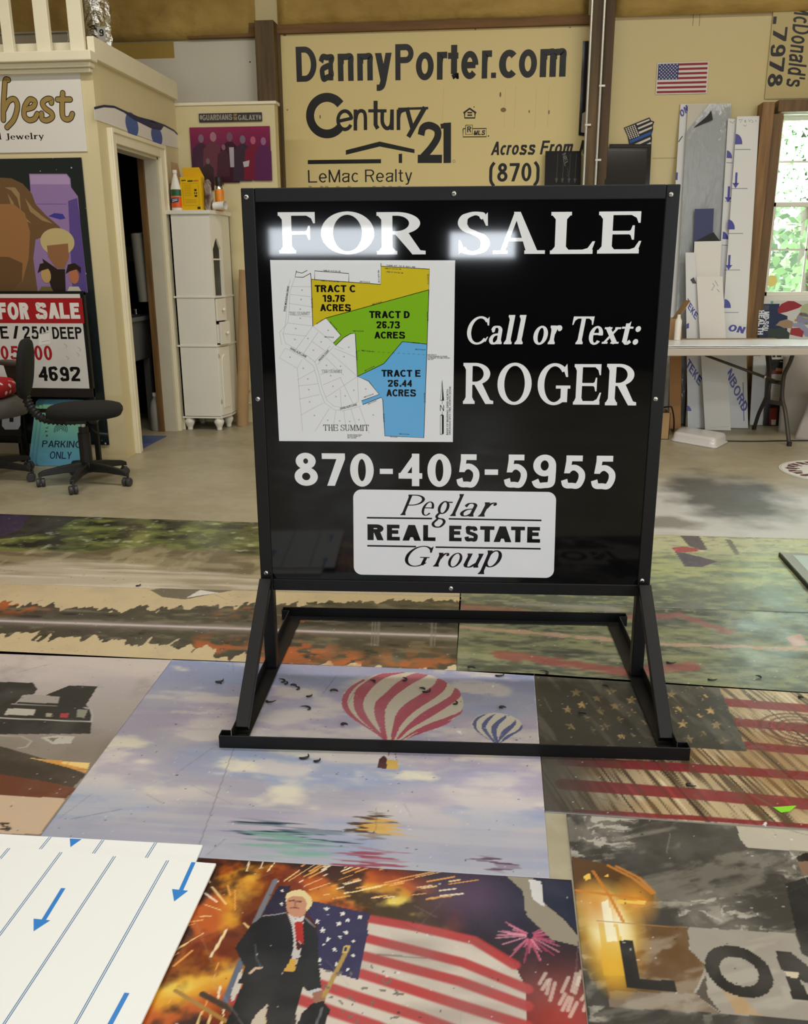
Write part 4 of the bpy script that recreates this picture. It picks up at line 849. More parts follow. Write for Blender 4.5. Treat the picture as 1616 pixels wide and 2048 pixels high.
# autumn lake with mist
def curveY(S, pts):
    q = sorted(S.uvp(pts)); return np.interp(S.X, [p[0] for p in q], [p[1] for p in q])
S = Sheet(gz(-160, 1302), gz(912.5, 1340), gz(922.5, 1193.6), gz(-160, 1163), 0.0045)
jag = (fbm(S.X, S.Y, 30, 3, 41, 14) - 0.5) * 0.13 + (vnoise(S.X * 70, S.Y * 12, 5) - 0.5) * 0.05
top = curveY(S, [(-160, 1201), (0, 1207), (100, 1213), (300, 1216), (505, 1213), (600, 1209), (700, 1203), (800, 1201), (925, 1203)]); bot = curveY(S, [(-160, 1262), (0, 1268), (200, 1278), (350, 1292), (450, 1304), (505, 1312), (560, 1326), (700, 1332), (925, 1339)])
mist = curveY(S, [(-160, 1236), (0, 1241.5), (505, 1258), (600, 1262), (925, 1273)])
S.img[:] = (206, 186, 146); S.mix(sstep(.4, .7, fbm(S.X, S.Y, 2, 3, 2)) * .4, (214, 196, 160))
forest = ((S.Y < top + jag) & (S.Y > bot + jag)).astype(float); fo = fbm(S.X, S.Y, 12, 4, 43, 30)
S.mix(forest, (74, 70, 58)); S.mix(forest * sstep(.5, .75, fo), (112, 104, 84)); S.mix(forest * sstep(.35, .2, fo), (44, 42, 38))
org = sstep(0.52, 0.66, fbm(S.X, S.Y, 3.2, 4, 47, 5)) * (np.exp(-((S.Y - top) / .09) ** 2) + np.exp(-((S.Y - bot) / .11) ** 2)); S.mix(forest * org * sstep(.35, .6, fbm(S.X, S.Y, 26, 3, 48)), (180, 98, 54))
S.mix(forest * np.exp(-(((S.Y - mist)) / .035) ** 2) * .75, (150, 138, 130)); S.mix(forest * np.exp(-(((S.Y - mist)) / .010) ** 2), (206, 194, 194))
for x, y, r in ((590, 1298, .13), (560, 1310, .1), (630, 1300, .08), (700, 1322, .08), (590, 1238, .06)):
    c0 = gz(x, y); S.mix(np.clip(1.25 - np.hypot((S.X - c0.x) / r, (S.Y - c0.y) / r), 0, 1) * sstep(.42, .58, fbm(S.X, S.Y, 22, 4, 51)), (176, 96, 56))
for x in (745, 752, 758, 865, 872): S.line([(x, 1238), (x - 3, 1292)], 0.006, (150, 142, 128), .6)
S.poly([(300, 1180), (330, 1175), (400, 1168), (440, 1172), (470, 1180), (405, 1192), (370, 1199), (325, 1194)], (96, 90, 78), .8); S.poly([(372, 1196), (400, 1180), (440, 1186), (405, 1190)], (226, 222, 214))
S.wear(0.2, 52, (150, 146, 136)).build('floor_print', 'printed floor sheet of a misty autumn lake with orange trees', gain=0.92)

# river falls under green trees
S = Sheet(gz(-160, 1163), gz(921.5, 1193), gz(930, 1059), gz(-160, 1022.5), 0.006)
gb = curveY(S, [(-160, 1098), (0, 1099), (200, 1101), (240, 1099), (330, 1091), (420, 1100), (515, 1112), (930, 1118)]); wb = curveY(S, [(-160, 1128), (0, 1124), (120, 1116), (300, 1124), (420, 1136), (515, 1150), (930, 1156)])
S.img[:] = (150, 138, 108); f = fbm(S.X, S.Y, 4, 5, 61, 16); S.mix(sstep(.4, .65, f), (112, 100, 74)); S.mix(sstep(.55, .75, fbm(S.X, S.Y, 16, 4, 63, 6)) * .6, (186, 176, 140))
water = sstep(0, .08, wb - S.Y + (fbm(S.X, S.Y, 5, 3, 64, 20) - .5) * .1); S.mix(water, (196, 182, 158)); S.mix(water * sstep(.45, .7, fbm(S.X, S.Y, 2.5, 4, 65, 30)) * .7, (150, 136, 112)); S.mix(water * sstep(.55, .75, fbm(S.X, S.Y, 3, 4, 66, 26)) * .7, (222, 214, 198))
green = sstep(-.03, .03, S.Y - gb + (fbm(S.X, S.Y, 8, 3, 67) - .5) * .12); g = fbm(S.X, S.Y, 10, 5, 68, 16)
S.mix(green, (84, 90, 50)); S.mix(green * sstep(.48, .7, g), (128, 134, 72)); S.mix(green * sstep(.45, .28, g), (44, 44, 34)); S.mix(green * sstep(.64, .8, fbm(S.X, S.Y, 22, 3, 70)) * sstep(300, 450, 300 + 0 * S.X + 160) * .5, (226, 224, 206))
S.poly([(0, 1028), (165, 1030), (120, 1055), (60, 1072), (0, 1078), (-170, 1080), (-170, 1022)], (52, 46, 50), .8); S.poly([(0, 1030), (60, 1031), (40, 1060), (0, 1072), (-170, 1072), (-170, 1024)], (76, 58, 100), .6)
S.wear(0.12, 71, (170, 164, 150)).build('floor_print', 'printed floor sheet of a river fall under green foliage', gain=0.92)

# dark car with raised doors
tr, br = gz(344, 1318.5), gz(80.5, 1672); L = Vector((-1.02, 0.01, 0)); S = Sheet(br + L, br, tr, tr + L, 0.0035)
k = cv(0, 1000, .3515); yy = S.v / S.H
S.img[:] = (176, 166, 158); S.mix(sstep(.55, .95, yy), (204, 192, 186)); S.mix(sstep(.4, .62, fbm(S.X, S.Y, 2.2, 4, 81, 8)) * .5, (178, 168, 172)); S.mix((1 - sstep(.35, .6, yy)) * .8, (128, 116, 100)); S.mix(sstep(.5, .75, fbm(S.X, S.Y, 5, 5, 82)) * .35, (90, 84, 76))
D_ = (52, 51, 47)
S.poly(k([(0, 1400), (280, 1480), (490, 1560), (400, 1650), (250, 1600), (0, 1560), (-500, 1540), (-500, 1380)]), (66, 56, 46)); S.poly(k([(-500, 1540), (0, 1560), (250, 1600), (440, 1640), (370, 1700), (0, 1680), (-500, 1660)]), (108, 62, 42)); S.poly(k([(-600, 1660), (0, 1680), (372, 1698), (230, 1900), (-700, 1900)]), (206, 178, 148))
S.poly(k([(170, 1468), (510, 1498), (490, 1552), (350, 1512)]), (214, 150, 70)); S.mix(S.inside(S.uvp(k([(170, 1468), (510, 1498), (500, 1530), (350, 1500)]))) * sstep(.45, .6, fbm(S.X, S.Y, 40, 3, 84)), (240, 206, 130))
S.poly(k([(-500, 1030), (0, 1035), (185, 1040), (215, 1075), (190, 1105), (130, 1110), (60, 1190), (-500, 1180)]), D_); S.poly(k([(260, 1110), (395, 1055), (555, 1060), (490, 1165), (525, 1200), (515, 1330), (-500, 1335), (-500, 1180), (60, 1190), (140, 1110)]), D_)
S.poly(k([(128, 1110), (190, 1106), (262, 1112), (340, 1120), (330, 1158), (100, 1150)]), (168, 160, 152)); S.poly(k([(45, 1185), (205, 1190), (190, 1226), (25, 1222)]), (196, 190, 174)); S.line(k([(-500, 1215), (0, 1240), (520, 1262)]), .007, (188, 184, 174)); S.line(k([(70, 1160), (320, 1172)]), .006, (150, 146, 138))
S.poly(k([(345, 1213), (392, 1213), (385, 1240), (340, 1238)]), (178, 70, 72)); S.poly(k([(262, 1210), (298, 1212), (290, 1236), (262, 1234)]), (170, 164, 140)); S.poly(k([(440, 1190), (500, 1195), (480, 1240), (436, 1236)]), (150, 148, 130)); S.line(k([(480, 1180), (515, 1190), (526, 1225), (520, 1258)]), .006, (190, 186, 178))
S.line(k([(0, 1340), (120, 1345), (180, 1372), (150, 1405), (100, 1412)]), .005, (176, 168, 156)); S.poly(k([(230, 1350), (330, 1340), (432, 1345), (400, 1385), (300, 1390)]), (196, 190, 178)); S.poly(k([(270, 1356), (330, 1352), (300, 1376)]), (120, 112, 100)); S.poly(k([(180, 1020), (235, 980), (262, 985), (215, 1030)]), (196, 188, 182))
S.line(k([(0, 1840), (48, 1842)]), .006, (52, 44, 38)); S.line(k([(20, 1858), (44, 1858), (36, 1872), (0, 1872)]), .005, (52, 44, 38)); S.line(k([(8, 1840), (22, 1858)]), .006, (52, 44, 38)); S.blob(27 * .3515 + 7, 1000 + 1872 * .3515, .008, (52, 44, 38), p=.2)
S.wear(0.14, 85, (190, 184, 176)).build('floor_print', 'printed floor sheet of a dark car with raised doors and a flame trail', gain=0.92)

# man in a suit before a waving flag and explosions
tl, tr = gz(60, 1695.5), gz(1143, 1760); dn = gz(1190, 2190) - tr; S = Sheet(tl + dn, tr + dn, tr, tl, 0.0026)
k6c = cv(280, 1640, .557); km = cv(440, 1640, .2352); n = fbm(S.X, S.Y, 5, 5, 91); n2 = fbm(S.X, S.Y, 11, 5, 92)
def near(x, y, r): c0 = gz(x, y); return np.exp(-(((S.X - c0.x) ** 2 + (S.Y - c0.y) ** 2) / r ** 2))
S.img[:] = (44, 38, 40); fire = np.clip(near(420, 1850, .16) * 1.3 + near(330, 1960, .2) + near(470, 1790, .12) + near(660, 1765, .09) + near(780, 1800, .1) + near(840, 1850, .09) + near(560, 1745, .07), 0, 1.4)
f = fire * (0.35 + 1.3 * n); S.mix(sstep(.22, .6, f), (122, 50, 28)); S.mix(sstep(.6, .95, f), (190, 92, 36)); S.mix(sstep(1.0, 1.3, f), (224, 158, 46)); S.mix(sstep(1.28, 1.55, f), (240, 214, 96)); S.mix(sstep(.52, .36, n2) * .85 * sstep(.05, .4, fire), (46, 30, 26)); S.mix(sstep(.5, .7, fbm(S.X, S.Y, 9, 5, 96)) * .6 * fire, (96, 36, 26))
S.mix(near(1050, 1800, .16) * .8, (36, 40, 62)); S.mix(near(940, 1790, .09) * .7, (110, 84, 110)); S.mix(near(1130, 2040, .12) * .9, (170, 60, 52))
r = random.Random(3)
for i in range(120):
    x, y = r.choice(((r.uniform(330, 560), r.uniform(1735, 2040)), (r.uniform(560, 900), r.uniform(1730, 1800)))); cx, cy = 470, 1830; dx, dy = x - cx, y - cy; l = math.hypot(dx, dy) + 1; ln = r.uniform(6, 46) * (1 if i % 3 else 1.6)
    S.line([(x, y), (x + dx / l * ln, y + dy / l * ln)], r.uniform(.002, .005), r.choice(((250, 220, 150), (240, 170, 90), (255, 240, 210))), .85)
fw = [(825, 345), (1000, 375), (1200, 420), (1340, 510), (1385, 600), (1390, 800), (560, 800), (560, 500), (640, 530), (780, 570)]
S.poly(k6c(fw), (206, 196, 182)); RED = (178, 62, 62)
for p in ([(830, 355), (1000, 386), (1200, 432), (1345, 520)], [(815, 425), (980, 466), (1160, 512), (1390, 606)], [(805, 488), (960, 530), (1150, 580), (1390, 668)], [(795, 552), (950, 600), (1120, 655), (1390, 740)], [(645, 590), (800, 642), (1000, 705), (1200, 780)], [(560, 640), (700, 690), (850, 740), (960, 790)], [(320, 640), (420, 650), (380, 670)]): S.line(k6c(p), .023, RED, .95)
S.mix(S.inside(S.uvp(k6c(fw))) * sstep(.45, .7, fbm(S.X, S.Y, 4, 4, 93, 10)) * .35, (120, 100, 96))
S.poly(km([(800, 690), (1280, 800), (1250, 880), (1260, 970), (1210, 1180), (1175, 1360), (820, 1250), (830, 900), (720, 770)]), (52, 48, 84)); S.poly(km([(500, 560), (600, 560), (560, 790), (350, 810), (420, 690)]), (46, 42, 62))
for x, y, q in ((905, 757, 30), (1045, 795, 28), (1190, 823, 26), (825, 862, 24), (1013, 880, 28), (1085, 850, 26), (873, 940, 28), (1073, 958, 26), (920, 1015, 26), (1017, 995, 20), (1133, 1032, 22), (977, 1100, 24), (845, 1192, 24), (990, 1228, 24), (1090, 1265, 24), (1130, 1152, 24), (880, 1060, 16), (520, 712, 22), (530, 600, 18)):
    S.poly(km([(x + (q if i % 2 == 0 else q * .42) * sin(i * pi / 5), y - (q if i % 2 == 0 else q * .42) * cos(i * pi / 5)) for i in range(10)]), (226, 222, 214))
SUIT = (36, 38, 42)
S.line(km([(470, 515), (300, 870)]), .012, (120, 120, 130)); S.line(km([(180, 1200), (30, 1580)]), .013, (96, 104, 122)); S.poly(km([(190, 1240), (90, 1480), (100, 1560), (180, 1420)]), (204, 196, 186)); S.line(km([(-150, 1480), (110, 1620)]), .012, (70, 56, 44)); S.line(km([(-380, 1450), (100, 1740)]), .008, (168, 128, 66))
S.poly(km([(575, 795), (720, 815), (710, 960), (690, 1160), (600, 1200), (625, 1050), (610, 900)]), (196, 190, 186))
S.poly(km([(365, 815), (560, 788), (612, 900), (628, 1050), (590, 1290), (530, 1320), (380, 1420), (150, 1390), (215, 1260), (128, 1090), (160, 1040), (270, 890)]), SUIT); S.poly(km([(715, 820), (800, 905), (840, 1000), (832, 1110), (862, 1430), (740, 1455), (690, 1400), (630, 1290), (680, 1160), (700, 960)]), SUIT)
S.poly(km([(190, 1400), (560, 1280), (730, 1290), (700, 1450), (600, 1760), (575, 1900), (380, 1900), (410, 1555), (260, 1760), (180, 1900), (-20, 1900)]), (34, 35, 37)); S.poly(km([(405, 1560), (375, 1770), (230, 1800), (300, 1660)]), (206, 190, 170))
S.poly(km([(640, 840), (685, 826), (705, 870), (712, 1060), (645, 1015), (634, 900)]), (176, 48, 42)); S.poly(km([(648, 1015), (690, 1060), (680, 1115), (650, 1100)]), (86, 34, 34))
S.poly(km([(560, 690), (575, 630), (640, 600), (720, 625), (765, 690), (742, 760), (700, 820), (605, 812), (568, 760)]), (196, 142, 112), smooth=True); S.poly(km([(556, 690), (572, 625), (640, 596), (715, 602), (775, 660), (780, 720), (732, 775), (738, 700), (695, 652), (610, 650)]), (226, 206, 152), smooth=True)
S.line(km([(590, 688), (630, 684)]), .004, (92, 58, 46)); S.line(km([(655, 690), (690, 694)]), .004, (92, 58, 46)); S.line(km([(640, 690), (636, 725), (650, 730)]), .003, (150, 98, 76)); S.line(km([(600, 748), (640, 744), (668, 752)]), .004, (138, 74, 66)); S.poly(km([(580, 800), (640, 845), (720, 815), (700, 860), (630, 870)]), (210, 206, 202))
S.poly(km([(600, 1180), (650, 1190), (635, 1292), (540, 1286), (575, 1230)]), (206, 160, 72)); S.line(km([(365, 815), (470, 805), (560, 788)]), .003, (150, 150, 154)); S.line(km([(720, 830), (810, 912)]), .003, (130, 132, 138)); S.line(km([(258, 1300), (300, 1262), (350, 1256)]), .006, (206, 176, 150)); S.line(km([(300, 1060), (310, 1180), (350, 1250)]), .003, (74, 76, 82))
S.poly(km([(780, 1470), (862, 1440), (905, 1520), (880, 1560), (800, 1555)]), (156, 108, 86)); S.poly(km([(740, 1455), (862, 1425), (862, 1450), (760, 1478)]), (190, 188, 196)); S.line(km([(1090, 1085), (885, 1495)]), .009, (172, 142, 78)); S.poly(km([(1050, 1070), (1105, 1065), (1085, 1140), (1035, 1125)]), (196, 172, 100)); S.poly(km([(1062, 1082), (1088, 1080), (1076, 1122), (1052, 1115)]), (52, 48, 84))
S.poly(km([(640, 1790), (690, 1650), (780, 1560), (880, 1540), (940, 1610), (910, 1680), (880, 1790)]), (30, 30, 32)); S.line(km([(800, 1790), (870, 1600)]), .005, (96, 96, 100)); S.poly(km([(600, 1720), (680, 1560), (700, 1440), (790, 1450), (800, 1560)]), (200, 190, 178), .0)
for i in range(26):  # banknotes drifting over the flag
    x, y = r.uniform(900, 1600), r.uniform(1230, 1740); a = r.uniform(0, pi); q = r.uniform(14, 42); S.poly(km([(x + q * cos(a) - 8 * sin(a), y + .7 * (q * sin(a) + 14 * cos(a))), (x + q * cos(a) + 8 * sin(a), y + .7 * (q * sin(a) - 14 * cos(a))), (x - q * cos(a) + 8 * sin(a), y + .7 * (-q * sin(a) - 14 * cos(a))), (x - q * cos(a) - 8 * sin(a), y + .7 * (-q * sin(a) + 14 * cos(a)))]), (112, 106, 98), .85)
for i in range(46):  # pink burst
    a = r.uniform(-2.2, 2.2) + pi / 2; q = r.uniform(40, 130); x, y = 1400 + 15 * cos(a), 415 + 15 * sin(a); S.line(k6c([(x, y), (1400 + q * cos(a), 415 + q * .8 * sin(a))]), .004, r.choice(((206, 108, 136), (226, 150, 168), (170, 70, 96))), .7)
for i in range(14):
    x, y = r.uniform(1400, 1600), r.uniform(560, 730); S.line(k6c([(x, y), (x + r.uniform(10, 34), y - r.uniform(30, 70))]), .007, (222, 206, 190), .7)
S.poly(k6c([(1310, 196), (1410, 208), (1452, 300), (1520, 355), (1576, 420), (1570, 452), (1480, 430), (1385, 340), (1375, 255)]), (146, 138, 120)); S.poly(k6c([(1395, 212), (1440, 220), (1452, 312), (1410, 285)]), (212, 210, 208)); S.poly(k6c([(1452, 214), (1550, 222), (1570, 400), (1520, 345), (1456, 300)]), (40, 44, 62))
S.wear(0.12, 95, (150, 144, 138)).build('floor_print', 'printed floor sheet of a suited person before a waving flag and explosions', gain=0.95)

# weathered plank flag
S = Sheet(gz(1090, 1622), gz(2000, 1682.5), gz(1850, 1401), gz(1068.5, 1347), 0.0035)
k = cv(1000, 1000, .3812); gx = S.X + S.Y * 0.32; gr = .55 * fbm(gx, S.Y, 130, 3, 101, 6) + .45 * fbm(gx, S.Y, 38, 3, 107, 5); pl = np.abs(((gx * 6.2) % 1) - .5)
S.img[:] = (186, 166, 130); S.mix(sstep(.48, .62, gr) * .9, (78, 62, 46)); S.mix(sstep(.42, .3, gr) * .8, (224, 210, 178)); S.mix(sstep(.5, .7, fbm(S.X, S.Y, 4, 4, 102)) * .5, (150, 108, 62)); S.mix((pl > .485) * .85, (40, 32, 26))
for p, w in (([(1190, 1062), (1616, 1094), (4200, 1270)], .052), ([(1235, 1165), (1616, 1200), (4200, 1440)], .05), ([(1300, 1288), (1616, 1318), (4200, 1560)], .042), ([(340, 1372), (1000, 1405), (1616, 1448), (4200, 1640)], .042), ([(340, 1492), (1000, 1540), (1616, 1595), (4200, 1830)], .05), ([(400, 1635), (1000, 1668), (1616, 1712), (4200, 1890)], .02)):
    m_ = 1 - sstep(w * .46, w * .54, S.dist(k(p))); S.mix(m_ * (0.92 - .5 * sstep(.5, .7, gr)), (126, 40, 46)); S.mix(m_ * sstep(.45, .32, gr) * .5, (166, 70, 66))
S.poly(k([(170, 900), (1150, 985), (1300, 1318), (1000, 1300), (200, 1278)]), (66, 64, 58)); S.mix(S.inside(S.uvp(k([(170, 900), (1150, 985), (1300, 1318), (200, 1278)]))) * sstep(.5, .75, fbm(gx, S.Y, 40, 4, 103, 7)) * .6, (112, 108, 96)); 
dk = sstep(.30, .0, S.u) * (S.Y < gz(1085, 1500).y + .05); S.mix(dk * .92, (70, 66, 60))
for x, y in ((510, 1040), (430, 1075), (585, 1005), (355, 1100), (525, 1110), (605, 1080), (445, 1145), (690, 1120), (620, 1155), (375, 1185), (550, 1190), (690, 1240), (480, 1210), (640, 1240), (805, 1245), (770, 1165), (985, 990), (1075, 1035), (900, 1020), (935, 1095), (1105, 1105), (1040, 1140), (960, 1175), (1135, 1180), (1070, 1220), (990, 1255), (1170, 1265), (1050, 970), (400, 1010), (690, 1050)):
    q = 26; S.mix(S.inside(S.uvp(k([(x + (q * 1.25 if i % 2 == 0 else q * .5) * sin(i * pi / 5), y - (q if i % 2 == 0 else q * .4) * cos(i * pi / 5)) for i in range(10)]))) * sstep(.62, .46, gr) * (.5 + .5 * sstep(.3, .6, fbm(S.X, S.Y, 9, 3, 106))), (190, 160, 108))
for i in range(5):
    c0 = gz(*k([(1590, 1205)])[0]); d = np.hypot((S.X - c0.x) * .8, S.Y - c0.y); S.mix((np.abs(d - .02 - i * .018) < .004) * .6, (96, 44, 38))
S.poly(k([(1390, 1690), (1402, 1690), (1396, 1712), (1380, 1706)]), (226, 224, 220))
S.wear(0.16, 105, (150, 146, 136)).build('floor_print', 'printed floor sheet of a weathered plank flag with gold stars', gain=0.92)

# scuffed dark sheet with large letters
tl = gz(1133, 1628); tr = gz(1950, 1685.5); dn = gz(1192, 2190) - tl; S = Sheet(tl + dn, tr + dn, tr, tl, 0.003)
k = cv(1080, 1600, .3317); sc = fbm(S.X, S.Y, 7, 6, 111); sc2 = fbm(S.X + .3 * sc, S.Y - .4 * S.X, 12, 5, 112, 30)
S.img[:] = (66, 63, 58); S.mix(sstep(.46, .7, sc2) * .75, (128, 123, 112)); S.mix(sstep(.5, .75, sc) * .6, (146, 140, 128)); S.mix(sstep(.56, .66, fbm(S.X + .2 * sc, S.Y + .1 * sc2, 26, 4, 117, 60)) * sstep(.45, .6, sc) * .8, (196, 190, 176))
S.poly(k([(190, 340), (420, 390), (680, 560), (690, 640), (210, 610)]), (92, 66, 40)); S.poly(k([(345, 730), (890, 770), (900, 900), (1000, 1000), (1090, 1160), (940, 1175), (415, 1245)]), (104, 76, 48)); S.poly(k([(890, 768), (1540, 805), (1580, 930), (1640, 960), (2400, 1020), (2400, 1400), (1640, 1330), (1080, 1285), (930, 1160), (1000, 1000), (905, 905)]), (158, 150, 138)); S.poly(k([(415, 1150), (940, 1170), (1080, 1285), (420, 1245)]), (128, 112, 94)); S.poly(k([(1090, 1130), (1220, 1180), (1330, 1300), (1180, 1285)]), (178, 150, 112))
S.poly(k([(1180, 152), (2400, 215), (2400, 360), (1616, 310), (1250, 288), (1210, 240)]), (190, 182, 164))
S.mix(S.inside(S.uvp(k([(345, 600), (1640, 640), (1640, 1330), (345, 1245)]))) * sstep(.5, .72, sc2) * .5, (186, 180, 166))
for x, y, rr_, c in ((400, 800, .09, (214, 150, 40)), (410, 700, .075, (250, 222, 120)), (430, 830, .05, (250, 240, 180)), (395, 660, .04, (255, 250, 225)), (430, 760, .05, (255, 246, 210)), (440, 1010, .05, (232, 180, 60)), (330, 620, .05, (220, 150, 60)), (580, 600, .05, (226, 156, 60))): S.blob(*k([(x, y)])[0], rr_, c, 1.0, ry=rr_ * 1.6, p=.8)
S.poly(k([(350, 740), (470, 745), (530, 1030), (560, 1060), (385, 1060)]), (226, 178, 56), .65); S.poly(k([(365, 620), (410, 600), (470, 850), (400, 855)]), (255, 248, 215), .9)
for p in ([(410, 395), (560, 470), (672, 562)], [(320, 430), (420, 580), (500, 730)], [(215, 545), (330, 560), (640, 600)], [(460, 400), (600, 470), (690, 560)]): S.line(k(p), .007, (206, 130, 50), .9)
for p in ([(260, 460), (300, 440), (305, 475), (275, 485)], [(385, 465), (410, 445), (412, 462)], [(470, 600), (640, 610), (630, 630), (460, 622)]): S.poly(k(p), (240, 196, 90))
LT = (44, 43, 41)
S.poly(k([(480, 845), (562, 848), (602, 1080), (815, 1090), (822, 1157), (525, 1132)]), LT)
ring = lambda rx, ry: k([(1200 + rx * cos(a * pi / 24) + .12 * rx * sin(a * pi / 24), 1035 + ry * sin(a * pi / 24) + .22 * ry * cos(a * pi / 24)) for a in range(48)])
mO = S.inside(S.uvp(ring(205, 155))) * (1 - S.inside(S.uvp(ring(118, 88)))); S.mix(mO, LT); S.poly(k([(940, 1170), (1000, 1050), (1010, 1180), (1090, 1280)]), (70, 62, 54), .8)
S.poly(k([(1418, 908), (1510, 915), (1690, 1060), (1710, 1160), (1480, 1035), (1450, 1020)]), LT); S.poly(k([(1480, 1062), (1562, 1078), (1640, 1210), (1525, 1202)]), LT); S.poly(k([(1470, 1030), (1560, 1040), (1555, 1075), (1490, 1065)]), (214, 200, 170)); S.poly(k([(1700, 930), (1790, 938), (1860, 1240), (1770, 1232)]), LT)
S.poly(k([(1480, 505), (1560, 480), (1640, 455), (1800, 500), (1820, 980), (1590, 935), (1545, 800)]), (42, 42, 42)); S.poly(k([(1548, 340), (1640, 320), (1720, 350), (1700, 450), (1600, 452), (1565, 410)]), (132, 104, 84), smooth=True); S.poly(k([(1542, 345), (1600, 318), (1720, 330), (1710, 360), (1560, 372)]), (44, 40, 38))
S.line(k([(345, 730), (890, 770)]), .003, (170, 130, 80), .7)
S.wear(0.2, 115, (176, 172, 162)).build('floor_print', 'scuffed dark printed floor sheet with large letters LON', gain=0.9)

# meadow with red paths, two sheets
S = Sheet(gz(912.5, 1341.5), gz(2250, 1427.5), gz(2250, 1248.7), gz(918.5, 1200.5), 0.005)
k = cv(1000, 1000, .3812); g = fbm(S.X, S.Y, 5, 5, 121, 20); g2 = fbm(S.X, S.Y, 24, 4, 122, 60)
S.img[:] = (98, 102, 88); S.mix(sstep(.42, .62, g), (120, 124, 98)); S.mix(sstep(.5, .3, g) * .8, (72, 80, 70)); S.mix(sstep(.5, .7, g2) * .5, (150, 150, 110)); S.mix(sstep(.5, .3, g2) * .5, (58, 64, 54)); S.mix(sstep(.55, .75, fbm(S.X, S.Y, 3, 4, 123, 9)) * .6, (146, 150, 104))
for p, w, c in (([(-210, 560), (100, 580), (430, 630), (940, 605), (1200, 690)], .05, (150, 92, 88)), ([(-200, 665), (200, 700), (600, 735), (870, 755), (1616, 782), (2300, 830)], .03, (196, 158, 136)), ([(0, 812), (200, 835), (430, 868), (700, 905), (1000, 870)], .07, (146, 76, 72)), ([(60, 540), (440, 560), (620, 575)], .05, (150, 148, 140))):
    S.mix((1 - sstep(w * .3, w * .6, S.dist(k(p)) + (g2 - .5) * .05)) * .75, c)
S.poly(k([(1500, 720), (1580, 700), (1616, 760), (1540, 770)]), (196, 146, 136), .8)
S.wear(0.22, 125, (160, 160, 150)).build('floor_print', 'printed floor sheet of a green meadow crossed by red paths', gain=0.95)
S = Sheet(gz(919, 1199.5), gz(2250, 1248.2), gz(2250, 1095.7), gz(928, 1059), 0.006)
g = fbm(S.X, S.Y, 4, 5, 131, 14); g2 = fbm(S.X, S.Y, 20, 4, 132, 40); t = S.v / S.H
S.img[:] = (136, 146, 118); S.mix(sstep(.45, .65, g), (166, 172, 124)); S.mix(sstep(.55, .85, t), (186, 186, 150)); S.mix((1 - sstep(.1, .42, t)) * .85, (92, 98, 88)); S.mix(sstep(.52, .7, g2) * .4, (190, 196, 130)); S.mix(sstep(.5, .3, g2) * .35, (84, 92, 78))
S.poly(k([(945, 188), (1045, 188), (1090, 262), (1050, 262), (990, 240)]), (92, 84, 84)); S.poly(k([(1180, 205), (1215, 210), (1260, 285), (1235, 290)]), (120, 116, 106)); S.poly(k([(915, 268), (1000, 285), (1142, 322), (1060, 352), (970, 350), (945, 310)]), (88, 80, 92)); S.poly(k([(898, 250), (960, 244), (1045, 254), (1030, 272), (925, 276)]), (166, 74, 72)); S.poly(k([(1040, 262), (1075, 264), (1060, 276)]), (214, 196, 150))
S.wear(0.2, 135, (176, 178, 170)).build('floor_print', 'printed floor sheet of a pale meadow with a small red and grey shape', gain=0.95)

# two white corrugated plastic sheets, one on the other
CORR = print_mat('corrugated_plastic', 0.4)
BLUE = rgb(42, 128, 206); DB = rgb(44, 110, 158); WHT = rgb(240, 241, 238)
for nm, pts, z in (('back', [(-330, 2020), (392, 1728), (405, 1690), (-330, 1650)], 0.010), ('front', None, 0.016)):
    if nm == 'back':
        a, b_ = gp(405, 1690, z), gp(-330, 1650, z); dn = gp(300, 1905, z) - a; dn = gp(262, 2045, z) - a
        P = Panel(b_ + dn * 1.0, a + dn * 1.0, a, b_, 0.005)
    else:
        a, b_ = gp(432, 1727, z), gp(-330, 1665, z); dn = gp(225, 2168, z) - a; P = Panel(b_ + dn, a + dn, a, b_, 0.005)
    P.slab(WHT); kc = cv(0, 1620, .4084)
    def ext(p, q, f): return [p, (p[0] + (q[0] - p[0]) * f, p[1] + (q[1] - p[1]) * f)]
    lines = ([((247, 132), (195, 195), 1), ((505, 147), (455, 217), 1), ((763, 160), (715, 237), 1)] if nm == 'back' else [((45, 187), (0, 240), 1.0), ((300, 207), (0, 610), 1.3), ((562, 227), (20, 1048), 1.25), ((822, 247), (370, 1048), 1.32)])
    for p, q, f in lines:
        for o in (-5.5, 4.5): P.line(kc(ext((p[0] + o, p[1]), (q[0] + o, q[1]), f)), 0.0017, DB, px=True)
    if nm == 'back': P.ppoly(kc([(342, 140), (400, 143), (345, 182)]), BLUE)
    else:
        for sh, hd in ((((310, 383), (215, 537)), [(165, 533), (246, 541), (165, 594)]), (((948, 256), (884, 398)), [(843, 388), (921, 396), (853, 448)]), (((622, 896), (520, 1085)), [(470, 1080), (565, 1090), (480, 1160)])):
            P.line(kc(sh), 0.0095, BLUE, px=True); P.ppoly(kc(hd), BLUE, 2)
    P.build('plastic_sheet', CORR, label=('white corrugated plastic sheet with blue lines and arrows, uppermost of the pair' if nm == 'front' else 'white corrugated plastic sheet underneath, its back edge showing'), cat='plastic sheet', group='white corrugated plastic sheets')
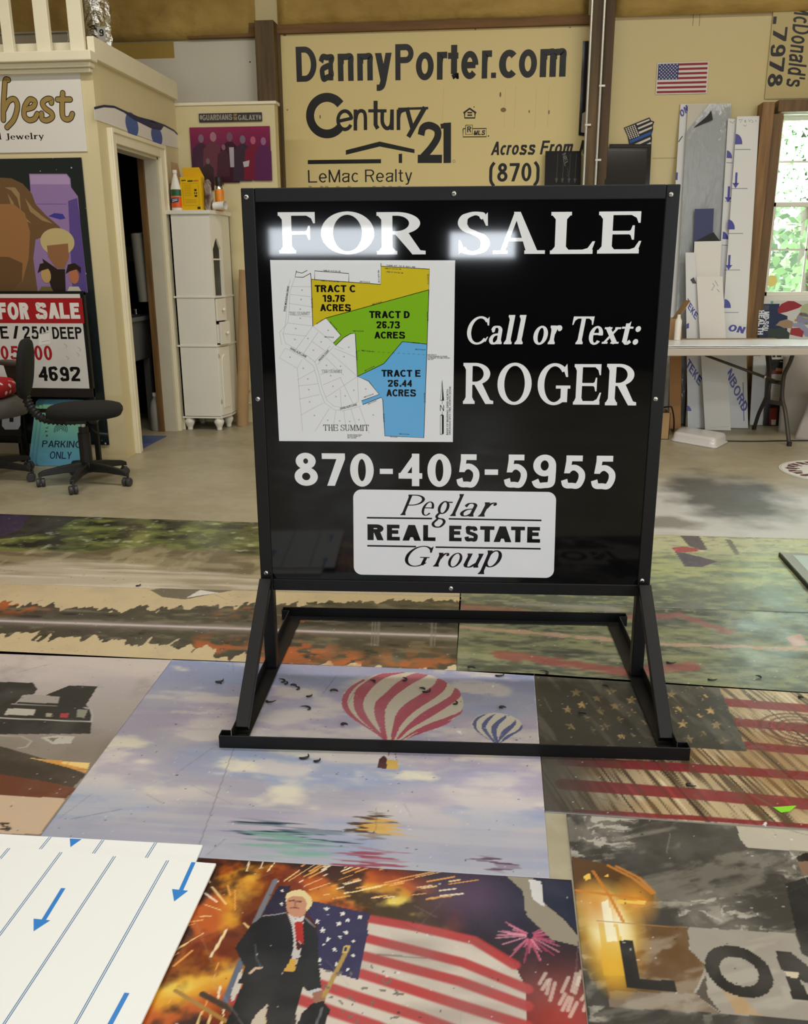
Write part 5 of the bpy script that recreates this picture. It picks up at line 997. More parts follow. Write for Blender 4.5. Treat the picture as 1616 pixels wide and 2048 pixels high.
# ------------------------------------------------------------------ office corner: signs on its walls
c8 = lambda x, y: (x * .1485, y * .1485)
xr = wp(166, 220, YO - .012).x
P = Panel((-4.1, YO - .008, wp(100, 304, YO - .008).z), (xr, YO - .008, wp(100, 304, YO - .008).z), (xr, YO - .008, wp(80, 141, YO - .008).z), (-4.1, YO - .008, wp(80, 141, YO - .008).z), 0.006)
P.slab(rgb(224, 220, 212)); GOLD, DKB = rgb(158, 132, 78), rgb(30, 24, 20)
script = [[(112, 1075), (72, 1085), (58, 1250), (46, 1450), (46, 1615)], [(50, 1490), (115, 1365), (190, 1335), (232, 1400), (225, 1500), (180, 1620), (95, 1715)], [(352, 1470), (445, 1440), (470, 1370), (400, 1340), (335, 1440), (328, 1560), (390, 1618), (465, 1600), (503, 1535)],
          [(692, 1385), (690, 1340), (630, 1335), (575, 1385), (605, 1455), (690, 1520), (702, 1580), (632, 1622), (568, 1600), (560, 1530)], [(845, 1255), (838, 1400), (845, 1560), (892, 1608), (950, 1590), (975, 1535)], [(775, 1340), (945, 1340)]]
for w, c, l in ((0.037, DKB, 1), (0.027, GOLD, 3)):
    for i, s_ in enumerate(script):
        q = [P.px(*c8(*p)) for p in s_]; q = curve2(q, 8) if len(q) > 2 else q; P.line(q, w, c, l + i * .04)
        for e in (q[0], q[-1]): P.dot(*e, w / 2, c, l + i * .04 + .02)
P.serif('Jewelry', (*c8(75, 1790), *c8(595, 1900)), DKB, .17, .06, .07, px=True); P.serif('d', (*c8(-45, 1790), *c8(18, 1880)), DKB, .17, .06, .07, px=True)
P.dot(*P.px(156.5, 145), .006, rgb(90, 88, 84)); P.line([(132, 245), (143, 246)], .002, rgb(170, 168, 162), px=True)
P.build('shop_sign', INK, label='white sign board with gold script letters under the loft ledge', cat='sign')
# tall dark poster board standing against the office front
xr = wp(190, 600, YO - .012).x; zb_ = wp(220, 890, YO - .012).z; zt_ = wp(100, 316, YO - .012).z
P = Panel((-4.0, YO - .012, zb_), (xr, YO - .012, zb_), (xr, YO - .012, zt_), (-4.0, YO - .012, zt_), 0.006)
P.slab(rgb(30, 38, 40)); r = random.Random(8); kq = cv(0, 290, .1514)
for i in range(70):
    u, v = P.W - r.random() * .75, r.random() * P.H; P.dot(u, v, r.choice((.002, .003, .005)), rgb(196, 200, 196), 1, 6)
PU, PU2, PU3 = rgb(150, 122, 172), rgb(92, 74, 142), rgb(176, 150, 190)
P.ppoly(kq([(385, 380), (880, 380), (930, 440), (940, 560), (1030, 680), (1060, 1000), (1160, 1950), (450, 1950), (400, 560)]), PU, 2); P.ppoly(kq([(900, 740), (1020, 700), (1060, 1000), (1155, 1950), (960, 1950)]), PU2, 3); P.ppoly(kq([(395, 395), (880, 395), (920, 450), (925, 520), (405, 520)]), PU3, 3); P.line(kq([(470, 780), (880, 780)]), .003, PU2, 3, px=True); P.ppoly(kq([(640, 940), (720, 900), (830, 910), (865, 970), (800, 985)]), rgb(60, 60, 150), 4)
HAIR, TAN, DK = rgb(112, 84, 56), rgb(158, 112, 70), rgb(40, 30, 26)
hair = [(-900, 1950), (-900, 430), (0, 430), (150, 440), (300, 510), (420, 640), (470, 780), (600, 920), (720, 1020), (800, 1090), (620, 1190), (470, 1250), (440, 1500), (500, 1950)]
P.ppoly(kq(hair), HAIR, 4)
for p in ([(60, 560), (200, 560), (260, 640), (280, 900), (420, 1040), (300, 980), (230, 700), (150, 600)], [(330, 700), (430, 830), (560, 940), (700, 1040), (560, 1000), (400, 880)], [(100, 640), (180, 760), (240, 1000), (180, 900)]): P.ppoly(kq(p), rgb(158, 130, 92), 5)
P.ppoly(kq([(-500, 780), (180, 780), (330, 900), (400, 1150), (380, 1500), (300, 1800), (150, 1930), (-500, 1930)]), TAN, 6); P.ppoly(kq([(-500, 1460), (120, 1480), (300, 1560), (290, 1800), (150, 1935), (-500, 1935)]), rgb(108, 78, 50), 7)
P.dot(*P.px(*kq([(760, 1280)])[0]), .115, rgb(198, 180, 128), 7.5, 30, ry=.085); P.ppoly(kq([(620, 1330), (900, 1300), (910, 1480), (850, 1630), (740, 1620), (640, 1480)]), rgb(150, 104, 70), 8); P.ppoly(kq([(560, 1500), (760, 1640), (860, 1640), (870, 1950), (700, 1950)]), DK, 7)
for x, y, c in ((610, 1720, rgb(196, 160, 104)), (980, 1730, rgb(186, 116, 86))):
    P.dot(*P.px(*kq([(x, y)])[0]), .034, c, 10, ry=.05); q = kq([(x - 110, y - 30), (x - 80, y - 150), (x + 10, y - 170), (x + 90, y - 110), (x + 90, y - 30), (x + 40, y - 90), (x - 60, y - 60)]); P.ppoly(q, DK, 11); P.ppoly(kq([(x - 100, 1950), (x - 60, 1870), (x + 60, 1870), (x + 110, 1950)]), rgb(204, 200, 184) if x > 700 else rgb(120, 104, 62), 10)
P.rect(0, 0, P.W, 0.02, rgb(24, 28, 30), 1); P.dot(*P.px(211, 887), .006, rgb(200, 200, 196), 2)
P.build('poster_board', print_mat('satin_poster', 0.25), label='tall dark starry poster board with purple carton and brown figures', cat='poster')

# framed land-for-sale sign with open legs
YS = YO - .13
fs = root('for_sale_sign', 'white and red land for sale sign in a black frame, behind the swivel chairs', 'sign', (wp(90, 900, YS).x, YS, 0))
xR = wp(178, 700, YS).x; zT = wp(90, 584, YS).z; zB = wp(90, 776, YS).z; XL = xR - 1.28
def fb(name, x0, x1, y0, y1, z0, z1, m=BLACKM, par=None, **k): bm = B(); box(bm, x0, x1, y0, y1, z0, z1); return obj(name, bm, m, par or fs, bevel=.002, **k)
DKR = mat('dark_red_brown_frame', (34, 22, 20), 0.5)
fb('frame_rail', XL, xR, YS, YS + .03, zT - .02, zT + .005); fb('frame_rail', XL, xR, YS, YS + .03, wp(90, 794, YS).z, zB, DKR)
fb('leg', xR - .03, xR, YS + .002, YS + .032, 0, zT); xm = wp(44, 860, YS).x; fb('leg', xm - .022, xm + .022, YS + .002, YS + .032, 0, zB); fb('leg', XL, XL + .03, YS + .002, YS + .032, 0, zT); fb('cross_bar', xm, xR, YS - .004, YS + .008, wp(110, 825, YS).z, wp(110, 818, YS).z); fb('cross_bar', XL, xm, YS + .002, YS + .03, wp(20, 886, YS).z, wp(20, 872, YS).z)
P = Panel((XL + .03, YS - .002, zB), (wp(170, 690, YS).x, YS - .002, zB), (wp(170, 690, YS).x, YS - .002, wp(90, 588, YS).z), (XL + .03, YS - .002, wp(90, 588, YS).z), .004)
P.slab(rgb(222, 219, 214)); RD, KK = rgb(168, 34, 40), rgb(22, 21, 22); kz = cv(0, 500, .34653)
a = P.pxbox(-330, 596, 166.5, 646); P.rect(*a, RD); WW = rgb(236, 232, 226)
for ch, x0, x1 in (('F', -14, 20), ('O', 25, 165), ('R', 68, 165)): pass
P.sans('FOR', (kz([(-12, 302)])[0] + kz([(166, 402)])[0]), WW, .075, 2, px=True); P.sans('SALE', (kz([(203, 302)])[0] + kz([(460, 400)])[0]), WW, .075, 2, px=True)
P.sans("E", kz([(2, 440)])[0] + kz([(48, 512)])[0], KK, .042, px=True); P.sans("/", kz([(72, 438)])[0] + kz([(110, 512)])[0], KK, .042, px=True); P.sans("250'", kz([(132, 440)])[0] + kz([(282, 514)])[0], KK, .042, px=True); P.sans("DEEP", kz([(302, 444)])[0] + kz([(472, 514)])[0], KK, .042, px=True)
P.sans('05', kz([(4, 553)])[0] + kz([(112, 632)])[0], RD, .04, px=True); P.sans('000', kz([(143, 551)])[0] + kz([(300, 636)])[0], RD, .04, px=True); P.sans('4692', kz([(222, 672)])[0] + kz([(464, 758)])[0], KK, .05, px=True, gap=.09); P.sans('2-', kz([(80, 672)])[0] + kz([(190, 758)])[0], KK, .07, px=True); P.sans(',', kz([(118, 622)])[0] + kz([(130, 645)])[0], RD, .05, px=True)
P.ppoly(kz([(222, 485), (285, 470), (292, 540), (226, 550)]), rgb(240, 238, 232), 4); P.line(kz([(232, 486), (282, 476)]), .003, rgb(120, 120, 118), 5, px=True); P.line(kz([(240, 530), (286, 522)]), .002, rgb(150, 150, 148), 5, px=True)
for x, y in ((370, 540), (440, 590), (380, 610), (450, 560)): P.line(kz([(x, y), (x + 18, y + 14), (x + 10, y + 24)]), .002, rgb(160, 154, 146), 3, px=True)
P.build('sign_panel', INK, fs, label='white panel with a red band and black and red lettering')
# black sign with part of a pale rounded letter
yk = YO - .19; xk = wp(41, 860, yk).x; zk0, zk1 = wp(20, 872, yk).z, wp(20, 796, yk).z
P = Panel((xk - .7, yk, zk0), (xk, yk, zk0), (xk, yk, zk1), (xk - .7, yk, zk1), .008); P.slab(rgb(24, 24, 26)); PL = rgb(168, 172, 186)
P.ppoly([(4, 826), (41, 826), (41, 850), (36, 859), (10, 859), (4, 852)], PL); P.ppoly([(19, 810), (27, 810), (27, 844), (19, 844)], rgb(24, 24, 26), 2); P.ppoly([(-30, 808), (41, 808), (41, 818), (-30, 818)], rgb(120, 122, 132), 1)
xk2 = xk - .02; bm = B()
bs = root('lettered_sign', 'black sign with part of a pale rounded letter, low behind the left swivel chair', 'sign', (xk - .35, yk, 0)); P.build('sign_panel', INK, bs)
for x in (xk - .68, xk - .02): bm = B(); box(bm, x - .012, x + .012, yk + .008, yk + .026, 0, zk1); obj('leg', bm, BLACKM, bs)
bm = B(); box(bm, xk - .68, xk - .02, yk + .008, yk + .02, wp(20, 908, yk).z, wp(20, 887, yk).z); obj('bottom_bar', bm, mat('grey_bar', (120, 112, 96), .6), bs)
# three teal parking signs leaning in a stack
for i, (dx, dy) in enumerate(((0, 0), (-9.5, .012), (-18.5, .024))):
    p0 = gp(71.5 + dx, 932, 0); y0 = p0.y + dy; w = .298; x0 = p0.x; h = .455; ln = .2; b_ = sqrt(h * h - ln * ln)
    P = Panel((x0, y0, 0.003), (x0 + w, y0, 0.003), (x0 + w, y0 + ln, b_), (x0, y0 + ln, b_), .002, lift=.0003)
    rr_ = .03; o = []
    for (cx, cy, a0) in ((w - rr_, rr_, -90), (w - rr_, h - rr_, 0), (rr_, h - rr_, 90), (rr_, rr_, 180)): o += [(cx + rr_ * cos(radians(a0 + 15 * k_)), cy + rr_ * sin(radians(a0 + 15 * k_))) for k_ in range(7)]
    P.slab(rgb(92, 152, 180), o)
    n_ = 24
    for s_ in range(n_):
        t = s_ / (n_ - 1); v0 = .06 + (h - .1) * s_ / n_; c = [92 + 30 * t, 154 + 28 * t, 182 - 52 * t]
        P.rect(0.004, v0, w - .004, v0 + (h - .1) / n_ + .0005, rgb(*c))
    if i == 0:
        NV = rgb(24, 38, 60); P.sans('PARKING', (.028, .125, .30, .172), NV, .02, 3); P.sans('ONLY', (.09, .048, .24, .098), NV, .02, 3)
        cx, cy = .165, .245
        for a0, ch in zip((118, 105, 92, 79, 66), 'ANSFO'): P.sans(ch, (cx + .115 * cos(radians(a0)) - .008, cy + .115 * sin(radians(a0)) - .009, cx + .115 * cos(radians(a0)) + .008, cy + .115 * sin(radians(a0)) + .009), NV, .03, 3)
        for a0, ch in zip((200, 186, 172, 158), 'MYLO'): P.sans(ch, (cx + .12 * cos(radians(a0)) - .009, cy + .12 * sin(radians(a0)) - .008, cx + .12 * cos(radians(a0)) + .009, cy + .12 * sin(radians(a0)) + .008), NV, .03, 3, rot=radians(a0 - 90))
        for q in range(4): P.line([(cx - .02 + (.012 + .011 * q) * cos(radians(t)), cy + .0 + (.012 + .011 * q) * sin(radians(t))) for t in range(-20, 215, 15)], .004, NV, 3)
    P.build('parking_sign', INK, label=('teal parking only sign, front of the stack leaning under the for sale sign', 'teal sign second in the stack, its left edge showing', 'teal sign rearmost in the stack, its left edge furthest out')[i], cat='sign', group='teal parking signs')

# eye shaped decal over the door (plain stand-in), poster and plaque on the low wall
ya, yb_ = xp(188, 230, XS).y, xp(367, 290, XS).y
P = Panel((XS + .004, ya, 2.0), (XS + .004, yb_, 2.0), (XS + .004, yb_, 2.45), (XS + .004, ya, 2.45), .002); kd = cv(0, 0, .3465)
out = [(543, 625), (600, 612), (660, 617), (720, 645), (800, 680), (880, 700), (950, 725), (1005, 755), (1062, 815), (1062, 862), (935, 836), (920, 828), (615, 712), (548, 690)]
P.slab(rgb(224, 220, 214), [P.px(*p) for p in kd(out)])
NVY = rgb(32, 34, 78); P.line(kd([(543, 625), (600, 612), (660, 617), (720, 645), (800, 680), (880, 700), (950, 725), (1005, 755), (1062, 815)]), .014, NVY, 2, px=True); P.ppoly(kd([(715, 650), (800, 682), (880, 702), (945, 728), (930, 752), (880, 745), (830, 720), (770, 690)]), NVY, 2)
for x, y, rx, ry in ((762, 720, .05, .085), (905, 785, .05, .075)): u, v = P.px(*kd([(x, y)])[0]); v = max(v, .01); P.dot(u, v, rx * 2.2, rgb(70, 96, 158), 1.5, 28, ry=ry * .9)
P.build('wall_decal', INK, label='white and blue curved decal above the doorway', cat='decal')
ypl = YA - .014; kg = cv(0, 0, .34653)
P = flatrect(*kg([(1113, 727)])[0], *kg([(1556, 1045)])[0], ypl, .004); P.slab(rgb(88, 26, 62)); n_ = 20
for s_ in range(n_): t = s_ / n_; P.rect(0, P.H * t, P.W, P.H * (t + 1 / n_), rgb(60 + 84 * t, 24 + 12 * t, 60 + 20 * t), 1)
r = random.Random(2)
for i, (x, y, c, s_) in enumerate(((1160, 800, (70, 40, 60), 1), (1230, 790, (104, 52, 66), 1.15), (1325, 790, (58, 20, 40), 1.1), (1400, 805, (60, 44, 60), 1), (1460, 810, (120, 30, 54), .95), (1520, 815, (92, 40, 84), .95), (1200, 930, (60, 40, 44), .7), (1290, 850, (72, 34, 50), .7))):
    q = lambda pts: kg([(x + a * s_, y + b_ * s_) for a, b_ in pts]); P.ppoly(q([(-14, 26), (14, 26), (48, 60), (54, 240), (-54, 240), (-48, 60)]), rgb(*c), 2 + i * .1); u, v = P.px(*kg([(x, y)])[0]); P.dot(u, v, .022 * s_, rgb(*[min(255, k_ + 62) for k_ in c]), 3 + i * .1, 16, ry=.03 * s_)
P.ppoly(kg([(1322, 850), (1350, 850), (1352, 965), (1330, 965)]), rgb(176, 166, 176), 6); P.ppoly(kg([(1402, 935), (1440, 925), (1436, 960), (1408, 965)]), rgb(190, 180, 184), 6)
P.build('figure_poster', print_mat('satin_poster', .25), label='magenta poster of standing figures on the low wall', cat='poster')
P = flatrect(*kg([(1150, 648)])[0], *kg([(1510, 706)])[0], ypl, .006); P.slab(rgb(48, 46, 44)); P.rect(.008, .006, P.W - .008, P.H - .006, rgb(62, 60, 58)); SV = rgb(158, 150, 140)
P.sans('GUARDIANS', P.pxbox(*kg([(1168, 660)])[0], *kg([(1340, 694)])[0]), SV, .05, 2); P.sans('GALAXY', P.pxbox(*kg([(1374, 662)])[0], *kg([(1492, 694)])[0]), SV, .05, 2); P.sans('OF', P.pxbox(*kg([(1348, 656)])[0], *kg([(1368, 672)])[0]), rgb(180, 150, 90), .05, 2); P.sans('THE', P.pxbox(*kg([(1347, 676)])[0], *kg([(1369, 694)])[0]), rgb(180, 150, 90), .05, 2)
for x in (1160, 1500): P.dot(*P.px(*kg([(x, 677)])[0]), .01, rgb(150, 146, 140), 2, 10, ry=.018)
P.build('name_plaque', INK, label='narrow dark plaque with silver lettering above the magenta poster', cat='plaque')

# loft rail balusters, aluminium ladder, foil duct
bal = [((-26, -8), (-12, 14)), ((-2, 15), (5, 29)), ((63, 91), (75, 103)), ((131, 160), (142, 170))]
for i, ((a, b_), (c, d)) in enumerate(bal[1:]):
    yb2 = YO - .04; x0 = (wp(a, 0, yb2).x + wp(c, 115, yb2).x) / 2; x1 = (wp(b_, 0, yb2).x + wp(d, 115, yb2).x) / 2
    bm = B(); box(bm, x0, x1, yb2, yb2 + .035, ztop - .002, ztop + 1.0)
    obj('baluster', bm, TRIMW, bevel=.003, label=('cream loft rail baluster at the far left', 'middle of the three cream loft rail balusters', 'cream loft rail baluster beside the foil duct')[i], cat='baluster', group='loft rail balusters')
lad = root('aluminium_ladder', 'aluminium ladder lying behind the loft rail', 'ladder', (wp(60, 80, YO + .3).x, YO + .3, ztop)); zld = wp(100, 82, YO + .3).z
ALU = mat('aluminium', (190, 188, 182), .35, .9)
bm = B(); box(bm, -4.4, wp(140, 80, YO + .3).x, YO + .28, YO + .31, zld - .02, zld + .05); box(bm, -4.4, wp(140, 80, YO + .3).x, YO + .268, YO + .28, zld - .02, zld - .008); box(bm, -4.4, wp(140, 80, YO + .3).x, YO + .268, YO + .28, zld + .038, zld + .05); obj('side_rail', bm, ALU, lad, bevel=.002)
bm = B(); box(bm, -4.4, wp(138, 80, YO + .3).x, YO + .62, YO + .65, zld - .02, zld + .05); obj('side_rail', bm, ALU, lad, bevel=.002)
for i in range(4): x = -4.2 + i * .3; bm = B(); cyl(bm, (x, YO + .3, zld + .015), (x, YO + .63, zld + .015), .014); obj('rung', bm, ALU, lad)
bm = B(); box(bm, -4.5, XS - .12, YO + .26, YO + .7, zt - .02, zld - .02); struct('trim_16', bm, mat('loft_board', (150, 130, 96), .7), 'loft deck edge')
dc = wp(196, 45, 6.7); FOIL = mat('crumpled_foil', (225, 225, 222), .24, 1.0, bump=1.6, bscale=16)
prof = []; r = random.Random(12)
bm = B(); rings = []
for j in range(60):
    z = zt - .02 + j * .035; ring = []
    for k_ in range(40):
        a = 2 * pi * k_ / 40; rad = .096 + .016 * (vnoise(np.array(a * 1.6), np.array(z * 9), 3) - .5) * 2 + .006 * sin(z * 90); ring.append(bm.verts.new((dc.x + rad * cos(a) - .02 * (z - 2.6), 6.7 + rad * sin(a), z)))
    rings.append(ring)
for a, b_ in zip(rings, rings[1:]):
    for k_ in range(40): bm.faces.new((a[k_], a[(k_ + 1) % 40], b_[(k_ + 1) % 40], b_[k_]))
o = obj('foil_duct', bm, FOIL, label='crumpled silver foil duct rising beside the loft rail', cat='duct', auto=30)
q = wp(203, 66, 6.59); P = Panel((q.x - .03, 6.592, q.z - .05), (q.x + .03, 6.592, q.z - .05), (q.x + .03, 6.592, q.z + .04), (q.x - .03, 6.592, q.z + .04), .001); P.slab(rgb(206, 204, 198)); P.sans('9', (.012, .03, .045, .075), rgb(40, 38, 36)); P.build('label_sticker', INK, o)

# ------------------------------------------------------------------ swivel chairs
def caster(bm, x, y, z, an):
    M = Matrix.Translation((x, y, z)) @ Matrix.Rotation(an, 4, 'Z')
    for s in (-1, 1): lathe(bm, [(.004, -.011), (.022, -.011), (.026, -.007), (.026, .007), (.022, .011), (.004, .011)], M @ Vector((0, s * .014, .026)), 18, M.to_3x3().to_4x4() @ Matrix.Rotation(pi / 2, 4, 'X'))
    box(bm, -.014, .018, -.004, .004, .022, .052, M); cyl(bm, M @ Vector((.012, 0, .04)), M @ Vector((.012, 0, .075)), .007, seg=8)
WHEELG = mat('caster_grey', (58, 58, 60), .45)
def star_base(t, a0, R=.27, zc=.105):
    bm = B(); lathe(bm, [(.036, zc - .035), (.04, zc - .03), (.04, zc + .02), (.03, zc + .035)], (0, 0, 0), 20); obj('hub', bm, BLACKP, t, auto=40)
    for k_ in range(5):
        a = a0 + k_ * 2 * pi / 5; bm = B(); d = Vector((cos(a), sin(a), 0)); s = Vector((-sin(a), cos(a), 0)); st = [(0.02, zc, .025, .03), (.14, zc - .008, .02, .022), (R - .02, zc - .024, .017, .016), (R + .01, zc - .034, .015, .012)]
        prev = None
        for (l, z, w, h_) in st:
            ring = [bm.verts.new(d * l + s * w * sx + Vector((0, 0, z + h_ * sz))) for sx, sz in ((-1, -1), (1, -1), (.8, 1), (-.8, 1))]
            if prev: [bm.faces.new((prev[i], prev[(i + 1) % 4], ring[(i + 1) % 4], ring[i])) for i in range(4)]
            else: bm.faces.new(ring[::-1])
            prev = ring
        bm.faces.new(prev); lg = obj('leg', bm, BLACKP, t, bevel=.005); bm = B(); caster(bm, R * cos(a), R * sin(a), 0.0, a + 1.1 * (k_ % 3) + .5); obj('caster', bm, WHEELG, lg, auto=40)
def rounded_pad(bm, cx, cy, cz, rx, ry, h, p=3.0, n=40, dome=.25, rot=0):
    rings = []
    for q, z in ((.0, -.5), (.8, -.5), (.95, -.4), (1.0, -.12), (1.0, .1), (.95, .34), (.82, .47), (.5, .5 + dome * .3), (0.001, .5 + dome * .4)):
        ring = []
        for k_ in range(n):
            a = 2 * pi * k_ / n; c, s = cos(a), sin(a); m_ = (abs(c) ** p + abs(s) ** p) ** (-1 / p); x, y = c * m_ * rx * max(q, .001), s * m_ * ry * max(q, .001); ring.append(bm.verts.new((cx + x * cos(rot) - y * sin(rot), cy + x * sin(rot) + y * cos(rot), cz + z * h)))
        rings.append(ring)
    for a, b_ in zip(rings, rings[1:]):
        for k_ in range(n): bm.faces.new((a[k_], a[(k_ + 1) % n], b_[(k_ + 1) % n], b_[k_]))
    return bm
ch = root('swivel_chair', 'small black armless swivel chair beside the doorway, its backrest seen edge-on', 'chair')
bm = B(); rounded_pad(bm, 0.02, 0, .445, .215, .205, .075, 2.6); obj('seat', bm, DARKFAB, ch, smooth=True)
bm = B(); rounded_pad(bm, 0, 0, 0, .175, .165, .05, 2.6); bmesh.ops.transform(bm, matrix=Matrix.Translation((-.285, 0, .70)) @ Matrix.Rotation(radians(8), 4, 'Y') @ Matrix.Rotation(pi / 2, 4, 'Y') , verts=bm.verts); obj('backrest', bm, DARKFAB, ch, smooth=True)
bm = B(); path = catmull([(-.04, 0, .385), (-.14, 0, .388), (-.23, 0, .41), (-.285, 0, .48), (-.305, 0, .57), (-.305, 0, .66)], 14)
tube(bm, path, [.024 + .005 * sin(i * 1.9) for i in range(len(path))], 14); obj('bellows_arm', bm, BLACKP, ch, smooth=True, label='ribbed black back support')
bm = B(); box(bm, -.09, .09, -.06, .06, .372, .402); obj('seat_plate', bm, BLACKP, ch, bevel=.004)
bm = B(); cyl(bm, (0, 0, .09), (0, 0, .31), .036, .036, 20); cyl(bm, (0, 0, .2), (0, 0, .345), .03, .028, 20); obj('column', bm, BLACKP, ch, auto=40)
bm = B(); cyl(bm, (0, 0, .34), (0, 0, .376), .014, seg=14); obj('gas_rod', bm, STEEL, ch, auto=40, label='bright steel gas rod')
bm = B(); tube(bm, catmull([(.03, -.05, .385), (.06, -.12, .37), (.10, -.16, .335), (.16, -.17, .325)], 6), [.005] * 13 + [.009] * 5 + [.009], 8); obj('lever', bm, BLACKP, ch, smooth=True)
star_base(ch, radians(-100)); ch.location = gp(178, 966); ch.location.z = 0; ch.rotation_euler.z = radians(17)
bpy.context.view_layer.update()
c2_ = root('swivel_chair', 'larger grey swivel chair with armrest and a red cushion at the left edge', 'chair')
GREYV = mat('grey_vinyl', (92, 88, 82), .6, var=.1, scale=20)
bm = B(); rounded_pad(bm, 0, 0, .45, .26, .26, .12, 3.4, dome=.05); obj('seat', bm, GREYV, c2_, smooth=True)
bm = B(); rounded_pad(bm, 0, 0, 0, .28, .24, .09, 3.0); bmesh.ops.transform(bm, matrix=Matrix.Translation((-.12, .30, .80)) @ Matrix.Rotation(radians(-80), 4, 'X'), verts=bm.verts); obj('backrest', bm, GREYV, c2_, smooth=True)
for s in (-1, 1):
    bm = B(); rounded_pad(bm, s * .265, 0.0, .69, .045, .15, .03, 3.0, dome=.05); ar = obj('armrest', bm, mat('arm_pad_grey', (74, 68, 58), .55), c2_, smooth=True)
    bm = B(); prism(bm, [(-.10, .68), (.10, .68), (.055, .56), (.05, .39), (-.05, .39), (-.055, .56)], s * .255, s * .275, Matrix(((0, 0, 1, 0), (1, 0, 0, 0), (0, 1, 0, 0), (0, 0, 0, 1)))); obj('arm_support', bm, BLACKP, ar, bevel=.004)
bm = B(); cyl(bm, (0, 0, .09), (0, 0, .4), .034, seg=20); obj('column', bm, BLACKP, c2_, auto=40)
star_base(c2_, radians(-66), .31); c2_.location = gp(-26, 958); c2_.location.z = 0; c2_.rotation_euler.z = radians(60)
m = mat('polka_cloth', (176, 24, 34), .85); nt = m.node_tree; b = nt.nodes['Principled BSDF']; tc = nt.nodes.new('ShaderNodeTexCoord'); vo = nt.nodes.new('ShaderNodeTexVoronoi'); vo.inputs['Scale'].default_value = 17; vo.inputs['Randomness'].default_value = .55; nt.links.new(tc.outputs['Object'], vo.inputs['Vector'])
rp = nt.nodes.new('ShaderNodeValToRGB'); rp.color_ramp.elements[0].position = .30; rp.color_ramp.elements[0].color = rgb(236, 222, 216); rp.color_ramp.elements[1].position = .34; rp.color_ramp.elements[1].color = rgb(176, 24, 34); nt.links.new(vo.outputs['Distance'], rp.inputs[0]); nt.links.new(rp.outputs[0], b.inputs['Base Color'])
bm = B(); cl = c2_.location; rounded_pad(bm, cl.x + .0, cl.y - .01, .562, .225, .22, .10, 2.6, dome=.3)
for v in bm.verts: v.co.z = max(v.co.z + .012 * sin(v.co.x * 30) * cos(v.co.y * 26), .513)
obj('seat_cushion', bm, m, smooth=True, label='red cushion with white polka dots on the left swivel chair', cat='cushion')

# ------------------------------------------------------------------ corner cabinet and the things on it
A_, C_, D_2 = gp(369, 835, .1), gp(443, 837, .1), gp(464, 830.5, .1)
zc = wp(420, 428, C_.y).z; Cx = Vector((C_.x, C_.y, 0)); ex = Vector((D_2.x - C_.x, D_2.y - C_.y, 0)); Lf = ex.length; ex.normalize()
print('cab', A_, C_, D_2, zc, Lf)
cab = root('corner_cabinet', 'tall white cabinet with an arched niche, two drawers and turned feet', 'cabinet', (C_.x, C_.y + .1, 0))
ey = Vector((-ex.y, ex.x, 0)); yW = YA - .03; CABW = mat('cabinet_white', (232, 228, 214), .45, var=.015, scale=4)
MF = Matrix((ex.to_4d(), ey.to_4d(), Vector((0, 0, 1, 0)), Vector((0, 0, 0, 1)))).transposed(); MF.translation = Cx
fp = [(A_.x, A_.y), (C_.x, C_.y), (D_2.x, D_2.y), (D_2.x, yW), (A_.x, yW)]
def inset(d): return [(A_.x - d, C_.y - d), (C_.x + d * .5, C_.y - d), (D_2.x + d, D_2.y - d * .4), (D_2.x + d, yW), (A_.x - d, yW)]
fp = [(A_.x, C_.y), (C_.x, C_.y), (D_2.x, D_2.y), (D_2.x, yW), (A_.x, yW)]
z1_, z2_ = wp(440, 692, C_.y).z, wp(440, 594, C_.y).z
# carcass: side panel, back, wall-side, leaving the front face to its own parts
bm = B(); tk = .016
box(bm, A_.x, C_.x, C_.y, C_.y + tk, .1, zc); box(bm, A_.x, A_.x + tk, C_.y, yW, .1, zc); box(bm, A_.x, D_2.x, yW - tk, yW, .1, zc); box(bm, D_2.x - tk, D_2.x, D_2.y, yW, .1, zc)
prism(bm, fp, .1, .12); prism(bm, fp, z1_ - .01, z1_); prism(bm, fp, z2_ - .01, z2_); obj('cabinet_body', bm, CABW, cab, bevel=.002)
for z, d, h_ in ((zc, .018, .028), (z2_ - .008, .008, .014), (z1_ - .008, .008, .014), (.1, .006, .014)):
    bm = B(); prism(bm, inset(d), z, z + h_); obj('cabinet_top' if z == zc else 'moulding', bm, CABW, cab, bevel=.003)
# front: arched niche, shelf
def fbox(name, x0, x1, z0, z1, y0, y1, m=CABW, par=None, **k): bm = B(); box(bm, x0, x1, y0, y1, z0, z1, MF); return obj(name, bm, m, par or cab, bevel=.002, **k)
st = Lf * .15
bm = B(); box(bm, 0, st, 0, tk, z2_ + .006, zc, MF); box(bm, Lf - st, Lf, 0, tk, z2_ + .006, zc, MF); ah = zc - .20
arch = [(st, zc), (st, ah - .05)] + [(st + (Lf - 2 * st) * t, ah - .05 + .05 * sin(pi * t) + .03 * max(0, sin(pi * t)) ** 3) for t in [i / 12 for i in range(13)]] + [(Lf - st, zc)]
MX = MF @ Matrix(((1, 0, 0, 0), (0, 0, 1, 0), (0, 1, 0, 0), (0, 0, 0, 1))); prism(bm, arch, 0, tk, MX); obj('niche_frame', bm, CABW, cab)
fbox('shelf', .01, Lf - .01, wp(440, 517, C_.y).z - .012, wp(440, 517, C_.y).z, .004, .14)
KN = mat('white_knob', (238, 234, 224), .3)
